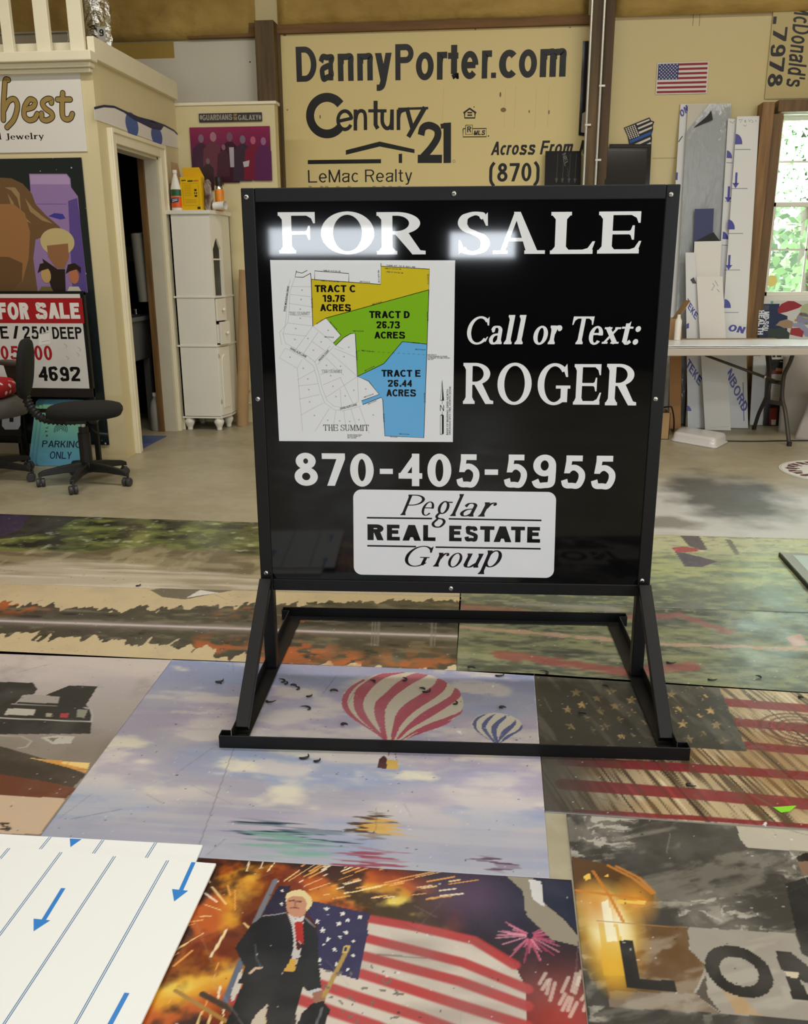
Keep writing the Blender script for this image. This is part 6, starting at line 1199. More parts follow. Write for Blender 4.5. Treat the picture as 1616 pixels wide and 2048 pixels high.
for i, (z0, z1, out) in enumerate(((z1_ + .5 * (z2_ - z1_) + .004, z2_ - .014, .012), (z1_ + .01, z1_ + .5 * (z2_ - z1_) - .004, .035))):
    dr = fbox('drawer', .012, Lf - .012, z0, z1, -out, .012 - out); bm = B(); box(bm, .02, Lf - .02, .012 - out, .14, z0 + .01, z1 - .02, MF); obj('drawer_box', bm, CABW, dr); bm = B(); Mk = MF @ Matrix.Translation((Lf * .5, -out, (z0 + z1) / 2)) @ Matrix.Rotation(pi / 2, 4, 'X'); lathe(bm, [(.006, 0), (.006, .012), (.013, .018), (.014, .026), (.006, .032)], Mk.translation, 14, Mk.to_3x3().to_4x4()); obj('knob', bm, KN, dr, smooth=True)
dr = fbox('door', .006, Lf - .006, .124, z1_ - .012, -.012, .004); ar_ = [(Lf * .2, .18), (Lf * .8, .18), (Lf * .8, z1_ - .12)] + [(Lf * .5 + Lf * .3 * cos(t * pi / 8), z1_ - .12 + .05 * sin(t * pi / 8)) for t in range(1, 8)] + [(Lf * .2, z1_ - .12)]
bm = B(); prism(bm, ar_, -.018, -.011, MX); obj('raised_panel', bm, CABW, dr, bevel=.003)
for z in (.22, z1_ - .09): bm = B(); c = MF @ Vector((.003, -.012, z)); cyl(bm, c, c + Vector((0, 0, .03)), .004); obj('hinge', bm, STEEL, dr)
for (x, y) in ((A_.x + .04, C_.y + .03), (C_.x - .03, C_.y + .03), (D_2.x - .04, D_2.y + .03), (A_.x + .04, yW - .05)):
    bm = B(); lathe(bm, [(.018, 0), (.022, .01), (.02, .02), (.026, .035), (.036, .055), (.04, .07), (.036, .082), (.03, .088), (.034, .1)], (x, y, 0), 20); obj('foot', bm, CABW, cab, smooth=True)
ZT = zc + .028
def at_top(x, dy=0.0): 
    p = wp(x, 424, C_.y + dy); return Vector((p.x, C_.y + dy, ZT))
# spray cleaner bottle
p = at_top(355, .04); t = root('spray_bottle', 'white cleaner bottle with orange and green label on the cabinet', 'bottle', p)
bm = B(); lathe(bm, [(.038, 0), (.04, .006), (.04, .15), (.036, .17), (.02, .23), (.014, .25), (.014, .272)], p, 24, Matrix.Diagonal((1, .8, 1, 1))); obj('bottle_body', bm, WHITE, t, auto=50)
bm = B(); cyl(bm, p + Vector((0, 0, .262)), p + Vector((0, 0, .285)), .017, .016, 16); obj('cap', bm, WHITE, t, auto=40)
for nm, z0, z1, c in (('orange_label', .02, .10, (226, 96, 36)), ('green_label', .102, .148, (44, 92, 50))): bm = B(); lathe(bm, [(.0405, z0), (.0408, z0), (.0408, z1), (.0405, z1)], p, 24, Matrix.Diagonal((1, .8, 1, 1))); obj('label', bm, mat(nm, c, .4), t, auto=50)
P = Panel(p + Vector((-.03, -.0345, .055)), p + Vector((.026, -.0345, .062)), p + Vector((.026, -.0345, .09)), p + Vector((-.03, -.0345, .083)), .001); P.slab(rgb(46, 52, 96)); P.line([(.008, .008), (.05, .012)], .006, rgb(220, 220, 226)); P.line([(.008, .019), (.05, .021)], .004, rgb(220, 220, 226)); P.build('name_patch', INK, t)
# opened cardboard box, yellow box, crumpled wrapper
p = at_top(360, .13); t = root('cardboard_box', 'opened brown cardboard box behind the yellow box on the cabinet', 'box', p)
bm = B()
for q in ((-.08, .10, -.004, 0), (-.08, .10, .1, .104)): box(bm, p.x + q[0], p.x + q[1], p.y + q[2], p.y + q[3], p.z, p.z + .2)
box(bm, p.x - .08, p.x - .076, p.y, p.y + .1, p.z, p.z + .2); box(bm, p.x + .096, p.x + .1, p.y, p.y + .1, p.z, p.z + .2); box(bm, p.x - .08, p.x + .1, p.y, p.y + .1, p.z, p.z + .004); obj('box_body', bm, CARD, t)
bm = B(); quadbox(bm, [p + Vector(q) for q in ((-.08, .1, .2), (.0, .1, .2), (.0, .104, .2), (-.08, .104, .2), (-.1, .09, .37), (-.03, .1, .35), (-.03, .104, .35), (-.1, .094, .37))], None); obj('flap', bm, CARD, t)
bm = B(); quadbox(bm, [p + Vector(q) for q in ((.05, .1, .2), (.13, .1, .2), (.13, .104, .2), (.05, .104, .2), (.07, .06, .27), (.145, .05, .255), (.145, .054, .255), (.07, .064, .27))], None); obj('flap', bm, CARD, t)
p = at_top(385, .03); w, d, h_ = .165, .07, .235; t = root('yellow_box', 'yellow powder box with flip-up lid on the cabinet', 'box', p); YC = mat('yellow_card', (232, 184, 24), .5)
Mb = Matrix.Translation(p) @ Matrix.Rotation(radians(-4), 4, 'Z'); bm = B(); box(bm, -w / 2, w / 2, 0, d, 0, h_, Mb); obj('box_body', bm, YC, t, bevel=.002)
bm = B(); quadbox(bm, [Mb @ Vector(q) for q in ((-w / 2, d - .003, h_), (w / 2, d - .003, h_), (w / 2, d, h_), (-w / 2, d, h_), (-w / 2 + .004, .05, h_ + .07), (w / 2 - .03, .05, h_ + .07), (w / 2 - .03, .053, h_ + .07), (-w / 2 + .004, .053, h_ + .07))], None); obj('lid_flap', bm, YC, t)
P = Panel(*[Mb @ Vector(q) for q in ((-w / 2, -.001, 0), (w / 2, -.001, 0), (w / 2, -.001, h_), (-w / 2, -.001, h_))], .001); P.slab(rgb(232, 186, 28)); BR = rgb(150, 112, 30); fr = [(.018, .035), (w - .024, .035), (w - .024, .19), (.018, .19), (.018, .035)]
P.line(fr, .002, BR); [P.line([(.03, .178 - i * .012), (.085, .178 - i * .012)], .003, rgb(186, 144, 30)) for i in range(7)]; [P.line([(.03, .075 - i * .01), (.12, .075 - i * .01)], .003, rgb(186, 144, 30)) for i in range(3)]
for q in ((.108, .135, .126, .15), (.106, .115, .114, .128), (.12, .115, .128, .128), (.108, .095, .128, .108), (.125, .008, .148, .026)): P.rect(*q, rgb(60, 48, 20), 2)
P.line([(.01, .21), (.045, .212)], .008, rgb(70, 60, 30)); P.line([(.06, .206), (.1, .207)], .010, rgb(60, 50, 30)); P.line([(.105, .207), (.145, .208)], .010, rgb(200, 120, 40)); P.build('front_panel', INK, t)
p = at_top(417, .05); bm = B(); r = random.Random(5); rounded_pad(bm, p.x, p.y + .02, p.z + .1, .028, .03, .2, 2.2, 16)
for v in bm.verts: v.co += Vector((r.uniform(-.009, .009), r.uniform(-.009, .009), 0)); v.co.z = max(v.co.z, p.z + .0005)
obj('crumpled_bag', bm, mat('shiny_wrapper', (186, 172, 160), .25, .0, c2=(84, 62, 54), scale=14), label='crumpled pale plastic bag beside the yellow box', cat='bag', auto=25)
p = at_top(404, -.02) + Vector((.065, .03, 0)); 
# insect spray can and a toppled white cup
p = at_top(441, .14); t = root('spray_can', 'red and yellow aerosol can with black trigger cap', 'can', p)
bm = B(); lathe(bm, [(.03, 0), (.033, .004), (.033, .14), (.028, .155)], p, 24); obj('can_body', bm, mat('can_label', (226, 60, 36), .35, c2=(240, 190, 40), scale=5, detail=0), t, auto=40)
bm = B(); lathe(bm, [(.028, .155), (.024, .175), (.022, .178)], p, 24); obj('can_shoulder', bm, STEEL, t, auto=40)
bm = B(); lathe(bm, [(.024, .176), (.024, .21), (.018, .24)], p, 18); box(bm, p.x - .03, p.x + .012, p.y - .008, p.y + .008, p.z + .215, p.z + .245); obj('trigger_cap', bm, BLACKP, t, bevel=.002)
p = at_top(425, -.0) + Vector((.04, .05, .033)); t = root('paper_cup', 'white cup lying on its side at the cabinet edge', 'cup', p - Vector((0, 0, .033)))
bm = B(); d = Vector((1, -.25, 0)).normalized(); cyl(bm, p - d * .045, p + d * .05, .026, .032, 24, cap=False); cyl(bm, p + d * .05, p - d * .042, .0305, .0245, 24, cap=False); bm.faces.new([v for v in bm.verts][0:24]); obj('cup_wall', bm, WHITE, t, fix=False, smooth=True)
# cardboard tube in the corner
b0 = gp(485, 851); tp = wp(490, 540, min(YA - .055, b0.y + .05)); bm = B(); cyl(bm, b0, tp, .047, seg=28, cap=False); cyl(bm, tp, b0, .042, seg=28, cap=False)
obj('cardboard_tube', bm, CARD, label='long brown cardboard tube standing beside the white cabinet', cat='tube', smooth=True, fix=False)

# ------------------------------------------------------------------ inside the dark doorway
PLW = mat('shaded_sink_plastic', (112, 112, 110), .4); sx, sy = -3.02, 6.74  # sink colour darkened to carry the doorway's shade
t = root('utility_sink', 'grey plastic utility sink on legs inside the dark doorway', 'sink', (sx, sy, 0)); zs = .86
def loop(w, d, z, cx=sx, cy=sy): return [(cx - w, cy - d, z), (cx + w, cy - d, z), (cx + w, cy + d, z), (cx - w, cy + d, z)]
bm = B(); prev = None
for L in (loop(.30, .28, zs), loop(.30, .28, zs + .03), loop(.27, .25, zs + .03), loop(.22, .2, zs - .28), ): 
    ring = [bm.verts.new(q) for q in L]
    if prev: [bm.faces.new((prev[i], prev[(i + 1) % 4], ring[(i + 1) % 4], ring[i])) for i in range(4)]
    prev = ring
bm.faces.new(prev); lo = [bm.verts.new(q) for q in loop(.235, .215, zs - .31)]; up = [bm.verts.new(q) for q in loop(.275, .255, zs)]
for i in range(4): bm.faces.new((lo[i], lo[(i + 1) % 4], up[(i + 1) % 4], up[i]))
bm.faces.new(lo[::-1]); obj('basin', bm, PLW, t, bevel=.008, fix=False)
for a in (-1, 1):
    for b_ in (-1, 1): bm = B(); box(bm, sx + a * .21 - .025, sx + a * .21 + .025, sy + b_ * .19 - .025, sy + b_ * .19 + .025, 0, zs - .3); obj('leg', bm, PLW, t, bevel=.004)
fa = None; bm = B(); tube(bm, catmull([(sx + .02, sy + .26, zs + .03), (sx + .02, sy + .26, zs + .17), (sx + .02, sy + .2, zs + .2), (sx + .02, sy + .1, zs + .15)], 6), .012, 12); fa = obj('faucet', bm, STEEL, t, smooth=True)
for a in (-.08, .12): bm = B(); cyl(bm, (sx + a, sy + .26, zs + .03), (sx + a, sy + .26, zs + .07), .018, .014); obj('faucet_handle', bm, STEEL, fa, auto=40)
def simple_bottle(name, lab, x, y, prof, m, cap): 
    t = root(name, lab, 'bottle', (x, y, 0)); bm = B(); lathe(bm, prof, (x, y, 0), 20); obj('bottle_body', bm, m, t, auto=50); bm = B(); z = prof[-1][1]; cyl(bm, (x, y, z - .002), (x, y, z + .025), prof[-1][0] + .004); obj('cap', bm, cap, t, auto=40)
simple_bottle('bleach_jug', 'white plastic jug on the floor inside the doorway', -2.68, 6.70, [(.045, 0), (.05, .01), (.05, .17), (.04, .22), (.018, .26), (.016, .275)], mat('shaded_jug_white', (150, 148, 140), .4), WHITE)  # white of the jug greyed to stand in for shade
t = root('cleaner_carton', 'dark carton with a barcode under the utility sink', 'carton', (-2.74, 7.04, 0)); bm = B(); box(bm, -2.79, -2.66, 7.04, 7.16, 0, .2); obj('carton_body', bm, mat('dark_carton', (30, 34, 48), .5), t); P = Panel((-2.76, 7.038, .02), (-2.70, 7.038, .02), (-2.70, 7.038, .06), (-2.76, 7.038, .06), .001); P.slab(rgb(220, 220, 218)); [P.rect(.006 + i * .005, .008, .009 + i * .005, .034, rgb(20, 20, 20)) for i in range(10)]; P.build('barcode_patch', INK, t)
bm = B(); lathe(bm, [(.036, .2), (.04, .206), (.04, .36), (.03, .4), (.016, .42), (.015, .44)], (-2.73, 7.10, 0), 20); o = obj('red_bottle', bm, mat('red_plastic', (150, 28, 34), .4), label='red bottle standing on the dark carton under the sink', cat='bottle', auto=50)
bm = B(); q = Vector((-2.72, 6.70, 1.50)); cyl(bm, q, q - Vector((-.02, .0, .50)), .045, seg=20, cap=False); cyl(bm, q - Vector((-.02, .0, .50)), q, .028, seg=20, cap=False); vs = list(bm.verts); top_o = vs[0:20]; top_i = vs[60:80]
for k_ in range(20):
    a, b_ = top_o[k_], top_o[(k_ + 1) % 20]; c = min(top_i, key=lambda v: (v.co - b_.co).length); d = min(top_i, key=lambda v: (v.co - a.co).length)
    try: bm.faces.new((a, b_, c, d)) if c is not d else None
    except ValueError: pass
hg = obj('paper_roll', bm, mat('shaded_paper', (120, 118, 108), .7), label='upright roll of pale paper hanging inside the doorway', cat='roll', fix=True, auto=50)  # paper colour dimmed for the shade inside the doorway
bm = B(); cyl(bm, (XS - tk - .05, 6.69, 1.505), (-2.735, 6.70, 1.505), .008, seg=8); obj('hook_peg', bm, STEEL, hg)
a_, b2 = gp(278, 893), gp(322, 861); bm = B(); box(bm, -3.3, XS - .015, DY0 + .06, 6.45, 0, .006)
obj('floor_mat', bm, mat('blue_mat', (52, 74, 128), .7, c2=(96, 104, 140), scale=5), label='blue patterned mat in the doorway', cat='mat')
bm = B(); tube(bm, [wp(x, y, YA - .03) for x, y in ((506, 774), (498, 785), (491, 797), (496, 804), (506, 812))], .004, 8); obj('wire_hook', bm, STEEL, smooth=True, label='bent bright wire hook low on the wall beside the cardboard tube', cat='hook')
# ------------------------------------------------------------------ window, lumber round it, what is outside
VIN = mat('window_vinyl', (232, 228, 214), .4); YW0 = YB + .05
win = root('window_1', 'double hung window with white sash and a yellow sticker', 'window', (wx0, YB, wz0)); win['kind'] = 'structure'
def wb(name, x0, x1, y0, y1, z0, z1, m=VIN, par=None): bm = B(); box(bm, x0, x1, y0, y1, z0, z1); return obj(name, bm, m, par or win, bevel=.003)
zm = wp(1580, 409, YB).z; fw_ = .035
wb('frame', wx0, wx0 + fw_, YB + .02, YB + .12, wz0, wz1); wb('frame', wx1 - fw_, wx1, YB + .02, YB + .12, wz0, wz1); wb('frame', wx0, wx1, YB + .02, YB + .12, wz1 - .02, wz1); wb('sill', wx0, wx1, YB - .01, YB + .13, wz0, wz0 + .045)
wb('sill', wx0 - .02, wx1 + .02, YB - .04, YB + .02, wz0 - .035, wz0 - .012)
glass = bpy.data.materials.new('window_glass'); glass.use_nodes = True; nt = glass.node_tree; nt.nodes.clear()
out = nt.nodes.new('ShaderNodeOutputMaterial'); mx = nt.nodes.new('ShaderNodeMixShader'); tr_ = nt.nodes.new('ShaderNodeBsdfTransparent'); gl = nt.nodes.new('ShaderNodeBsdfGlossy'); gl.inputs['Roughness'].default_value = .02; fr = nt.nodes.new('ShaderNodeFresnel'); fr.inputs['IOR'].default_value = 1.45; tr_.inputs[0].default_value = (.94, .97, .95, 1)
nt.links.new(fr.outputs[0], mx.inputs[0]); nt.links.new(tr_.outputs[0], mx.inputs[1]); nt.links.new(gl.outputs[0], mx.inputs[2]); nt.links.new(mx.outputs[0], out.inputs[0])
scr = bpy.data.materials.new('speckled_film'); scr.use_nodes = True; nt = scr.node_tree; nt.nodes.clear()
out = nt.nodes.new('ShaderNodeOutputMaterial'); mx = nt.nodes.new('ShaderNodeMixShader'); tr_ = nt.nodes.new('ShaderNodeBsdfTransparent'); tl_ = nt.nodes.new('ShaderNodeBsdfTranslucent'); tl_.inputs[0].default_value = rgb(236, 244, 240); tr_.inputs[0].default_value = (.85, .95, .9, 1)
tc = nt.nodes.new('ShaderNodeTexCoord'); nz = nt.nodes.new('ShaderNodeTexNoise'); nz.inputs['Scale'].default_value = 42; nz.inputs['Detail'].default_value = 2; rp = nt.nodes.new('ShaderNodeValToRGB'); rp.color_ramp.elements[0].position = .40; rp.color_ramp.elements[1].position = .47
nt.links.new(tc.outputs['Object'], nz.inputs['Vector']); nt.links.new(nz.outputs['Fac'], rp.inputs[0]); nt.links.new(rp.outputs[0], mx.inputs[0]); nt.links.new(tr_.outputs[0], mx.inputs[1]); nt.links.new(tl_.outputs[0], mx.inputs[2]); nt.links.new(mx.outputs[0], out.inputs[0])
for nm, z0, z1, yy, gm in (('upper_sash', zm - .01, wz1 - .02, YB + .09, scr), ('lower_sash', wz0 + .045, zm + .02, YB + .05, glass)):
    bm = B(); x0, x1 = wx0 + fw_, wx1 - fw_
    for q in ((x0, x0 + .03, z0, z1), (x1 - .03, x1, z0, z1), (x0, x1, z0, z0 + .035), (x0, x1, z1 - .035, z1)): box(bm, q[0], q[1], yy, yy + .03, q[2], q[3])
    sa = obj(nm, bm, VIN, win, bevel=.003)
    bm = B(); box(bm, x0 + .03, x1 - .03, yy + .013, yy + .016, z0 + .035, z1 - .035); obj('pane', bm, gm, sa)
    bm = B(); zmid = (z0 + z1) / 2; box(bm, x0 + .03, x1 - .03, yy + .008, yy + .02, zmid - .007, zmid + .007)
    if nm == 'lower_sash':
        for f in (1 / 3, 2 / 3): xx = x0 + (x1 - x0) * f; box(bm, xx - .007, xx + .007, yy + .008, yy + .02, z0 + .035, z1 - .035)
    obj('muntin', bm, VIN, sa)
p = wp(1544, 562, YB + .05); bm = B(); cyl(bm, (p.x, YB + .061, p.z), (p.x, YB + .063, p.z), .045, seg=24); obj('sticker', bm, mat('yellow_sticker', (255, 240, 140), .5), win, label='round yellow sticker')
# lumber around the window
def stud(lab, n, x0, x1, Y, d, z0, z1, m=WOOD): bm = B(); box(bm, x0, x1, Y, Y + d, z0, z1); struct('trim_%d' % n, bm, m, lab, bevel=.003)
PINE = mat('pine_lumber', (156, 116, 64), .55, c2=(116, 82, 42), scale=3.0, stretch=(9, 9, .6), bump=.1)
ys = YB - .15; xa, xb = wp(1523, 240, ys).x, wp(1549, 240, ys).x; zs_ = wp(1530, 204, ys).z
stud('broad pine stud beside the window', 17, xa, xb - .008, ys, .15, 0, zs_, PINE); stud('pine jamb stud at the window edge', 18, xb - .008, wx0 - .0, ys + .03, .12, 0, wp(1560, 226, ys).z, WOOD)
stud('brown header board over the window', 19, wx0 - .04, wx1 + .3, ys + .05, .1, wp(1590, 223, ys + .05).z, wp(1590, 199, ys + .05).z, WOOD)
# outdoors: grass and a stand of trees
bm = B(); box(bm, -12, 34, YB + .2, 60, -.4, -.3); struct('ground_outside', bm, mat('grass', (84, 108, 58), .9, var=.2, scale=3), 'grass outside the window')
LEAF = [mat('leaf_%d' % i, c, .55) for i, c in enumerate(((100, 136, 74), (82, 118, 62), (120, 150, 86)))]; BARK = mat('bark', (110, 98, 82), .9, var=.2, scale=8)
def tree(lab, x, y, h, rad, seed, lm):
    r = random.Random(seed); t = root('tree', lab, 'tree', (x, y, -.3), 'trees outside the window')
    bm = B(); tube(bm, catmull([(x, y, -.3), (x + .1, y, h * .3), (x - .05, y + .1, h * .6), (x + .1, y, h * .85)], 5), [.16 - .008 * i for i in range(16)], 8); obj('trunk', bm, BARK, t, smooth=True)
    bm = B(); cl = [(x + r.uniform(-rad, rad) * .75, y + r.uniform(-rad, rad) * .75, h * r.uniform(.08, 1.0), r.uniform(.4, .8)) for _ in range(44)]
    for i in range(4200):
        c = r.choice(cl); d = Vector((r.gauss(0, 1), r.gauss(0, 1), r.gauss(0, 1))).normalized() * c[3] * r.uniform(.5, 1); q = Vector(c[:3]) + d; a = Vector((r.gauss(0, 1), r.gauss(0, 1), r.gauss(0, .6))).normalized() * r.uniform(.06, .13); b_ = a.cross(Vector((r.gauss(0, 1), r.gauss(0, 1), r.gauss(0, 1)))).normalized() * a.length * .55
        bm.faces.new([bm.verts.new(q + v) for v in (-a, b_, a, -b_)])
    obj('foliage', bm, lm, t, fix=False)
for i, (x, y, h, rad) in enumerate(((4.4, 14.0, 4.8, 1.3), (8.3, 14.4, 5.2, 1.35), (6.3, 18.0, 6.2, 1.35), (10.4, 18.2, 6.0, 1.35), (8.4, 22.2, 7.0, 1.4), (12.6, 22.4, 7.0, 1.4), (4.3, 22.0, 6.6, 1.4))):
    tree('pale green leafy tree seen through the window', x, y, h, rad, 40 + i, LEAF[i % 3])

# ------------------------------------------------------------------ boards leaning on the back wall
PW = rgb(216, 216, 214); PB = rgb(54, 52, 150)
def lean(bl, br, trp, tlp, yb=None, yt=YB - .03, th=.006, zb=0.004):
    BL, BR = gp(*bl), gp(*br)
    if yb is not None: BL, BR = wp(*bl, yb), wp(*br, yb); BL.z = BR.z = zb
    return Panel(BL + Vector((0, 0, zb)) if yb is None else BL, BR + Vector((0, 0, zb)) if yb is None else BR, wp(*trp, yt), wp(*tlp, yt), th)
BD = print_mat('coated_board', .35)
def half(P, x, y, r_): u, v = P.px(x, y); P.poly([(u, v)] + [(u + r_ * cos(radians(a)), v + r_ * 1.25 * sin(radians(a))) for a in range(0, 91, 10)], PB, 2)
def arrow(P, x, y0, y1, w=.018):
    P.line([P.px(x, y0), P.px(x - (y1 - y0) * .05, y1)], w, PB, 2); u, v = P.px(x - (y1 - y0) * .06, y1 - 2); P.poly([(u - w * 1.6, v), (u + w * 1.6, v), (u, v - w * 2.2)], PB, 2)
P = lean((1321, 855), (1402, 857), (1463, 207), (1361, 208), yb=7.35, yt=YB - .02); P.slab(PW); P.sans('ON', P.pxbox(1360, 209, 1378, 233), PB, .07, rot=.6, px=False)
P.sans('SA', (P.px(1362, 700)[0], P.px(1362, 650)[1], P.px(1376, 650)[0], P.px(1362, 590)[1]), PB, .05, rot=.9); P.line([(1357, 284), (1365, 272)], .008, rgb(80, 80, 90), px=True); P.ppoly([(1352, 345), (1356, 345), (1355, 360), (1351, 360)], PB)
P.build('plastic_board', BD, label='white board with blue lettering behind the film covered sheet', cat='board', group='white boards leaning on the back wall')
# sheet under grey protective film, the film peeled back at its top corner
P = lean((1340, 859), (1412, 860), (1462, 208), (1376, 209), yb=7.30, yt=YB - .04)
P.slab(rgb(196, 190, 172)); sheet = root('film_covered_sheet', 'tall sheet in shiny grey plastic film with a peeled black corner', 'board', (P.c[0] + P.c[1]) / 2); P.build('sheet', BD, sheet)
FILM = mat('grey_plastic_film', (160, 164, 166), .16, var=.03, scale=3, bump=.7, bscale=9, stretch=(1, 1, .35))
bm = B(); n1_, n2_ = 14, 60; g = []
for j in range(n2_ + 1):
    row = []
    for i in range(n1_ + 1):
        u = P.W * (-.01 + 1.02 * i / n1_); v = P.H * j / n2_; cut = P.px(1380, 262)[1]
        if v > cut: lo_u = (v - cut) / (P.H - cut) * P.W * .47 + P.W * .02; u = lo_u + (P.W * 1.005 - lo_u) * i / n1_
        wob = .006 * fbm(np.array(u * 9.), np.array(v * 2.5), 1.0, 3, 7) * (1 + 1.5 * sstep(.7, 1, np.array(v / P.H))); row.append(bm.verts.new(P.at(u, v, .002 + float(wob))))
    g.append(row)
for j in range(n2_):
    for i in range(n1_): bm.faces.new((g[j][i], g[j][i + 1], g[j + 1][i + 1], g[j + 1][i]))
obj('plastic_film', bm, FILM, sheet, smooth=True, fix=False, label='creased grey plastic film')
a, b_, c = P.at(*P.px(1421, 213), .004), P.at(*P.px(1424, 241), .03), P.at(*P.px(1381, 259), .006); bm = B(); f = [bm.verts.new(q) for q in (c, b_, a)]; bm.faces.new(f); e = [bm.verts.new(q - P.N * .002) for q in (c, b_, a)]; bm.faces.new(e[::-1]); obj('film_flap', bm, mat('black_film_back', (40, 39, 38), .5), sheet, label='black folded-over film corner')
# narrow and wide printed boards
P = lean((1420, 860), (1438, 860), (1473, 238), (1456, 237), yb=7.27, yt=YB - .085); P.slab(PW); half(P, 1453, 316, .045); arrow(P, 1458, 372, 396); half(P, 1445, 478, .045); [P.line([(x, y), (x + 12, y)], .004, rgb(60, 60, 70), px=True) for x, y in ((1453, 325), (1450, 402), (1444, 490))]; P.line([(1459, 242), (1466, 246), (1470, 240)], .003, rgb(80, 80, 80), px=True)
P.build('plastic_board', BD, label='narrow white board with blue marks between the grey sheet and the wide board', cat='board', group='white boards leaning on the back wall')
P = lean((1430, 861), (1480, 859), (1519, 232), (1474, 233), yb=7.22, yt=YB - .11); P.slab(rgb(222, 222, 218)); half(P, 1470, 289, .062); half(P, 1455, 459, .06); half(P, 1448, 616, .055); arrow(P, 1473, 345, 368); arrow(P, 1459, 510, 532)
for x, y, l in ((1470, 299, 31), (1463, 377, 32), (1456, 467, 30), (1449, 540, 31), (1447, 625, 30)): P.line([(x, y), (x + l, y)], .004, rgb(52, 50, 110), px=True)
hw = rgb(70, 68, 66); [P.line(l, .003, hw, 2, px=True) for l in ([(1477, 240), (1485, 239), (1480, 246)], [(1489, 240), (1492, 245)], [(1492, 240), (1489, 245)], [(1497, 239), (1499, 244), (1502, 239)], [(1504, 240), (1507, 244), (1503, 245)], [(1511, 240), (1512, 244)], [(1487, 250), (1490, 253), (1493, 250)])]
P.build('plastic_board', BD, label='tall wide white board with blue arrows and half discs beside the pine stud', cat='board', group='white boards leaning on the back wall')
P = lean((1446, 861), (1496, 859), (1492, 648), (1449, 649), yb=7.15, yt=7.31, th=.004); P.slab(PW); P.sans('NBORD', (P.px(1452, 750)[0], P.px(1470, 822)[1], P.px(1494, 780)[0], P.px(1470, 736)[1]), PB, .04, rot=-.95, layer=2); P.line([(1486, 765), (1488, 842)], .006, PB, px=True); P.sans('ON', (P.px(1457, 665)[0], P.px(1470, 668)[1], P.px(1492, 665)[0], P.px(1470, 650)[1]), PB, .06, rot=-.3); P.build('plastic_board', BD, label='white board whose blue lettered top edge shows just above the table', cat='board', group='white boards leaning on the back wall')
P = lean((1375, 861), (1412, 862), (1389, 505), (1371, 505), yb=7.12, yt=7.355); P.slab(PW); P.sans('TEKE', (P.px(1372, 625)[0], P.px(1380, 640)[1], P.px(1396, 625)[0], P.px(1380, 596)[1]), PB, .05, rot=-.75); P.sans('TEKE', (P.px(1373, 745)[0], P.px(1380, 772)[1], P.px(1404, 745)[0], P.px(1380, 716)[1]), PB, .05, rot=-.75); P.ppoly([(1373, 648), (1378, 646), (1378, 656), (1373, 658)], PB); half(P, 1374, 822, .035)
bm_u, bm_v = P.px(1385, 562); P.poly([(bm_u - .03, bm_v + .01), (bm_u + .02, bm_v + .03), (bm_u + .05, bm_v - .02), (bm_u, bm_v - .02)], rgb(48, 46, 46), 2)
P.build('plastic_board', BD, label='white board with diagonal blue lettering left of the plain middle board', cat='board', group='white boards leaning on the back wall')
P = lean((1410, 863), (1461.5, 863), (1445, 553), (1393, 553), yb=7.04, yt=7.30); P.slab(rgb(222, 218, 210)); [P.line(l, .003, hw, 2, px=True) for l in ([(1425, 566), (1429, 572), (1426, 576)], [(1430, 561), (1436, 572)], [(1434, 578), (1439, 584)], [(1424, 576), (1426, 580), (1422, 580)])]; P.line([(1420, 855), (1458, 853)], .003, rgb(186, 184, 180), 2, px=True)
P.build('plastic_board', BD, label='plain pale board with handwriting near its top, in front of the others', cat='board', group='white boards leaning on the back wall')
P = lean((1384, 700), (1440, 700), (1443, 482), (1389, 483), yb=7.19, yt=7.39, zb=wp(1410, 700, 7.19).z); P.slab(rgb(222, 218, 208)); bsm = P
lo0, lo1 = P.c[0], P.c[1]; P = Panel(Vector((lo0.x, 7.19, .004)), Vector((lo1.x, 7.19, .004)), P.c[2], P.c[3], .005); P.slab(rgb(224, 220, 210)); P.build('plastic_board', BD, label='short cream board standing below the dark blue piece', cat='board', group='white boards leaning on the back wall')
q = [wp(x, y, 7.475) for x, y in ((1388, 500), (1427, 500), (1428, 417), (1390, 418))]; z0 = q[0].z
P = Panel((q[0].x, 7.265, .004), (q[1].x, 7.265, .004), (q[2].x, 7.475, q[2].z), (q[3].x, 7.475, q[3].z), .004); P.slab(rgb(30, 34, 88)); P.build('plastic_board', BD, label='dark blue board rising above the short cream board', cat='board')
q0, q1 = wp(1388, 484, 7.415), wp(1443, 484, 7.415); P = Panel((q0.x, 7.225, .004), (q1.x - .02, 7.225, .004), (q1.x, 7.415, q1.z), (q0.x, 7.415, q0.z), .004)
ax_ = P.px(1427, 464); P.slab(rgb(50, 50, 52), [(0, 0), (P.W, 0), P.px(1442, 484), ax_, P.px(1389, 484)]); P.build('plastic_board', MATTE, label='charcoal board corner behind the short cream board', cat='board')
P = lean((1338, 863), (1361, 863), (1364, 640), (1340, 640), yb=7.08, yt=7.34); P.slab(rgb(186, 138, 90)); P.build('cardboard_sheet', MATTE, label='tan cardboard sheet leaning behind the sign, under the table', cat='cardboard')
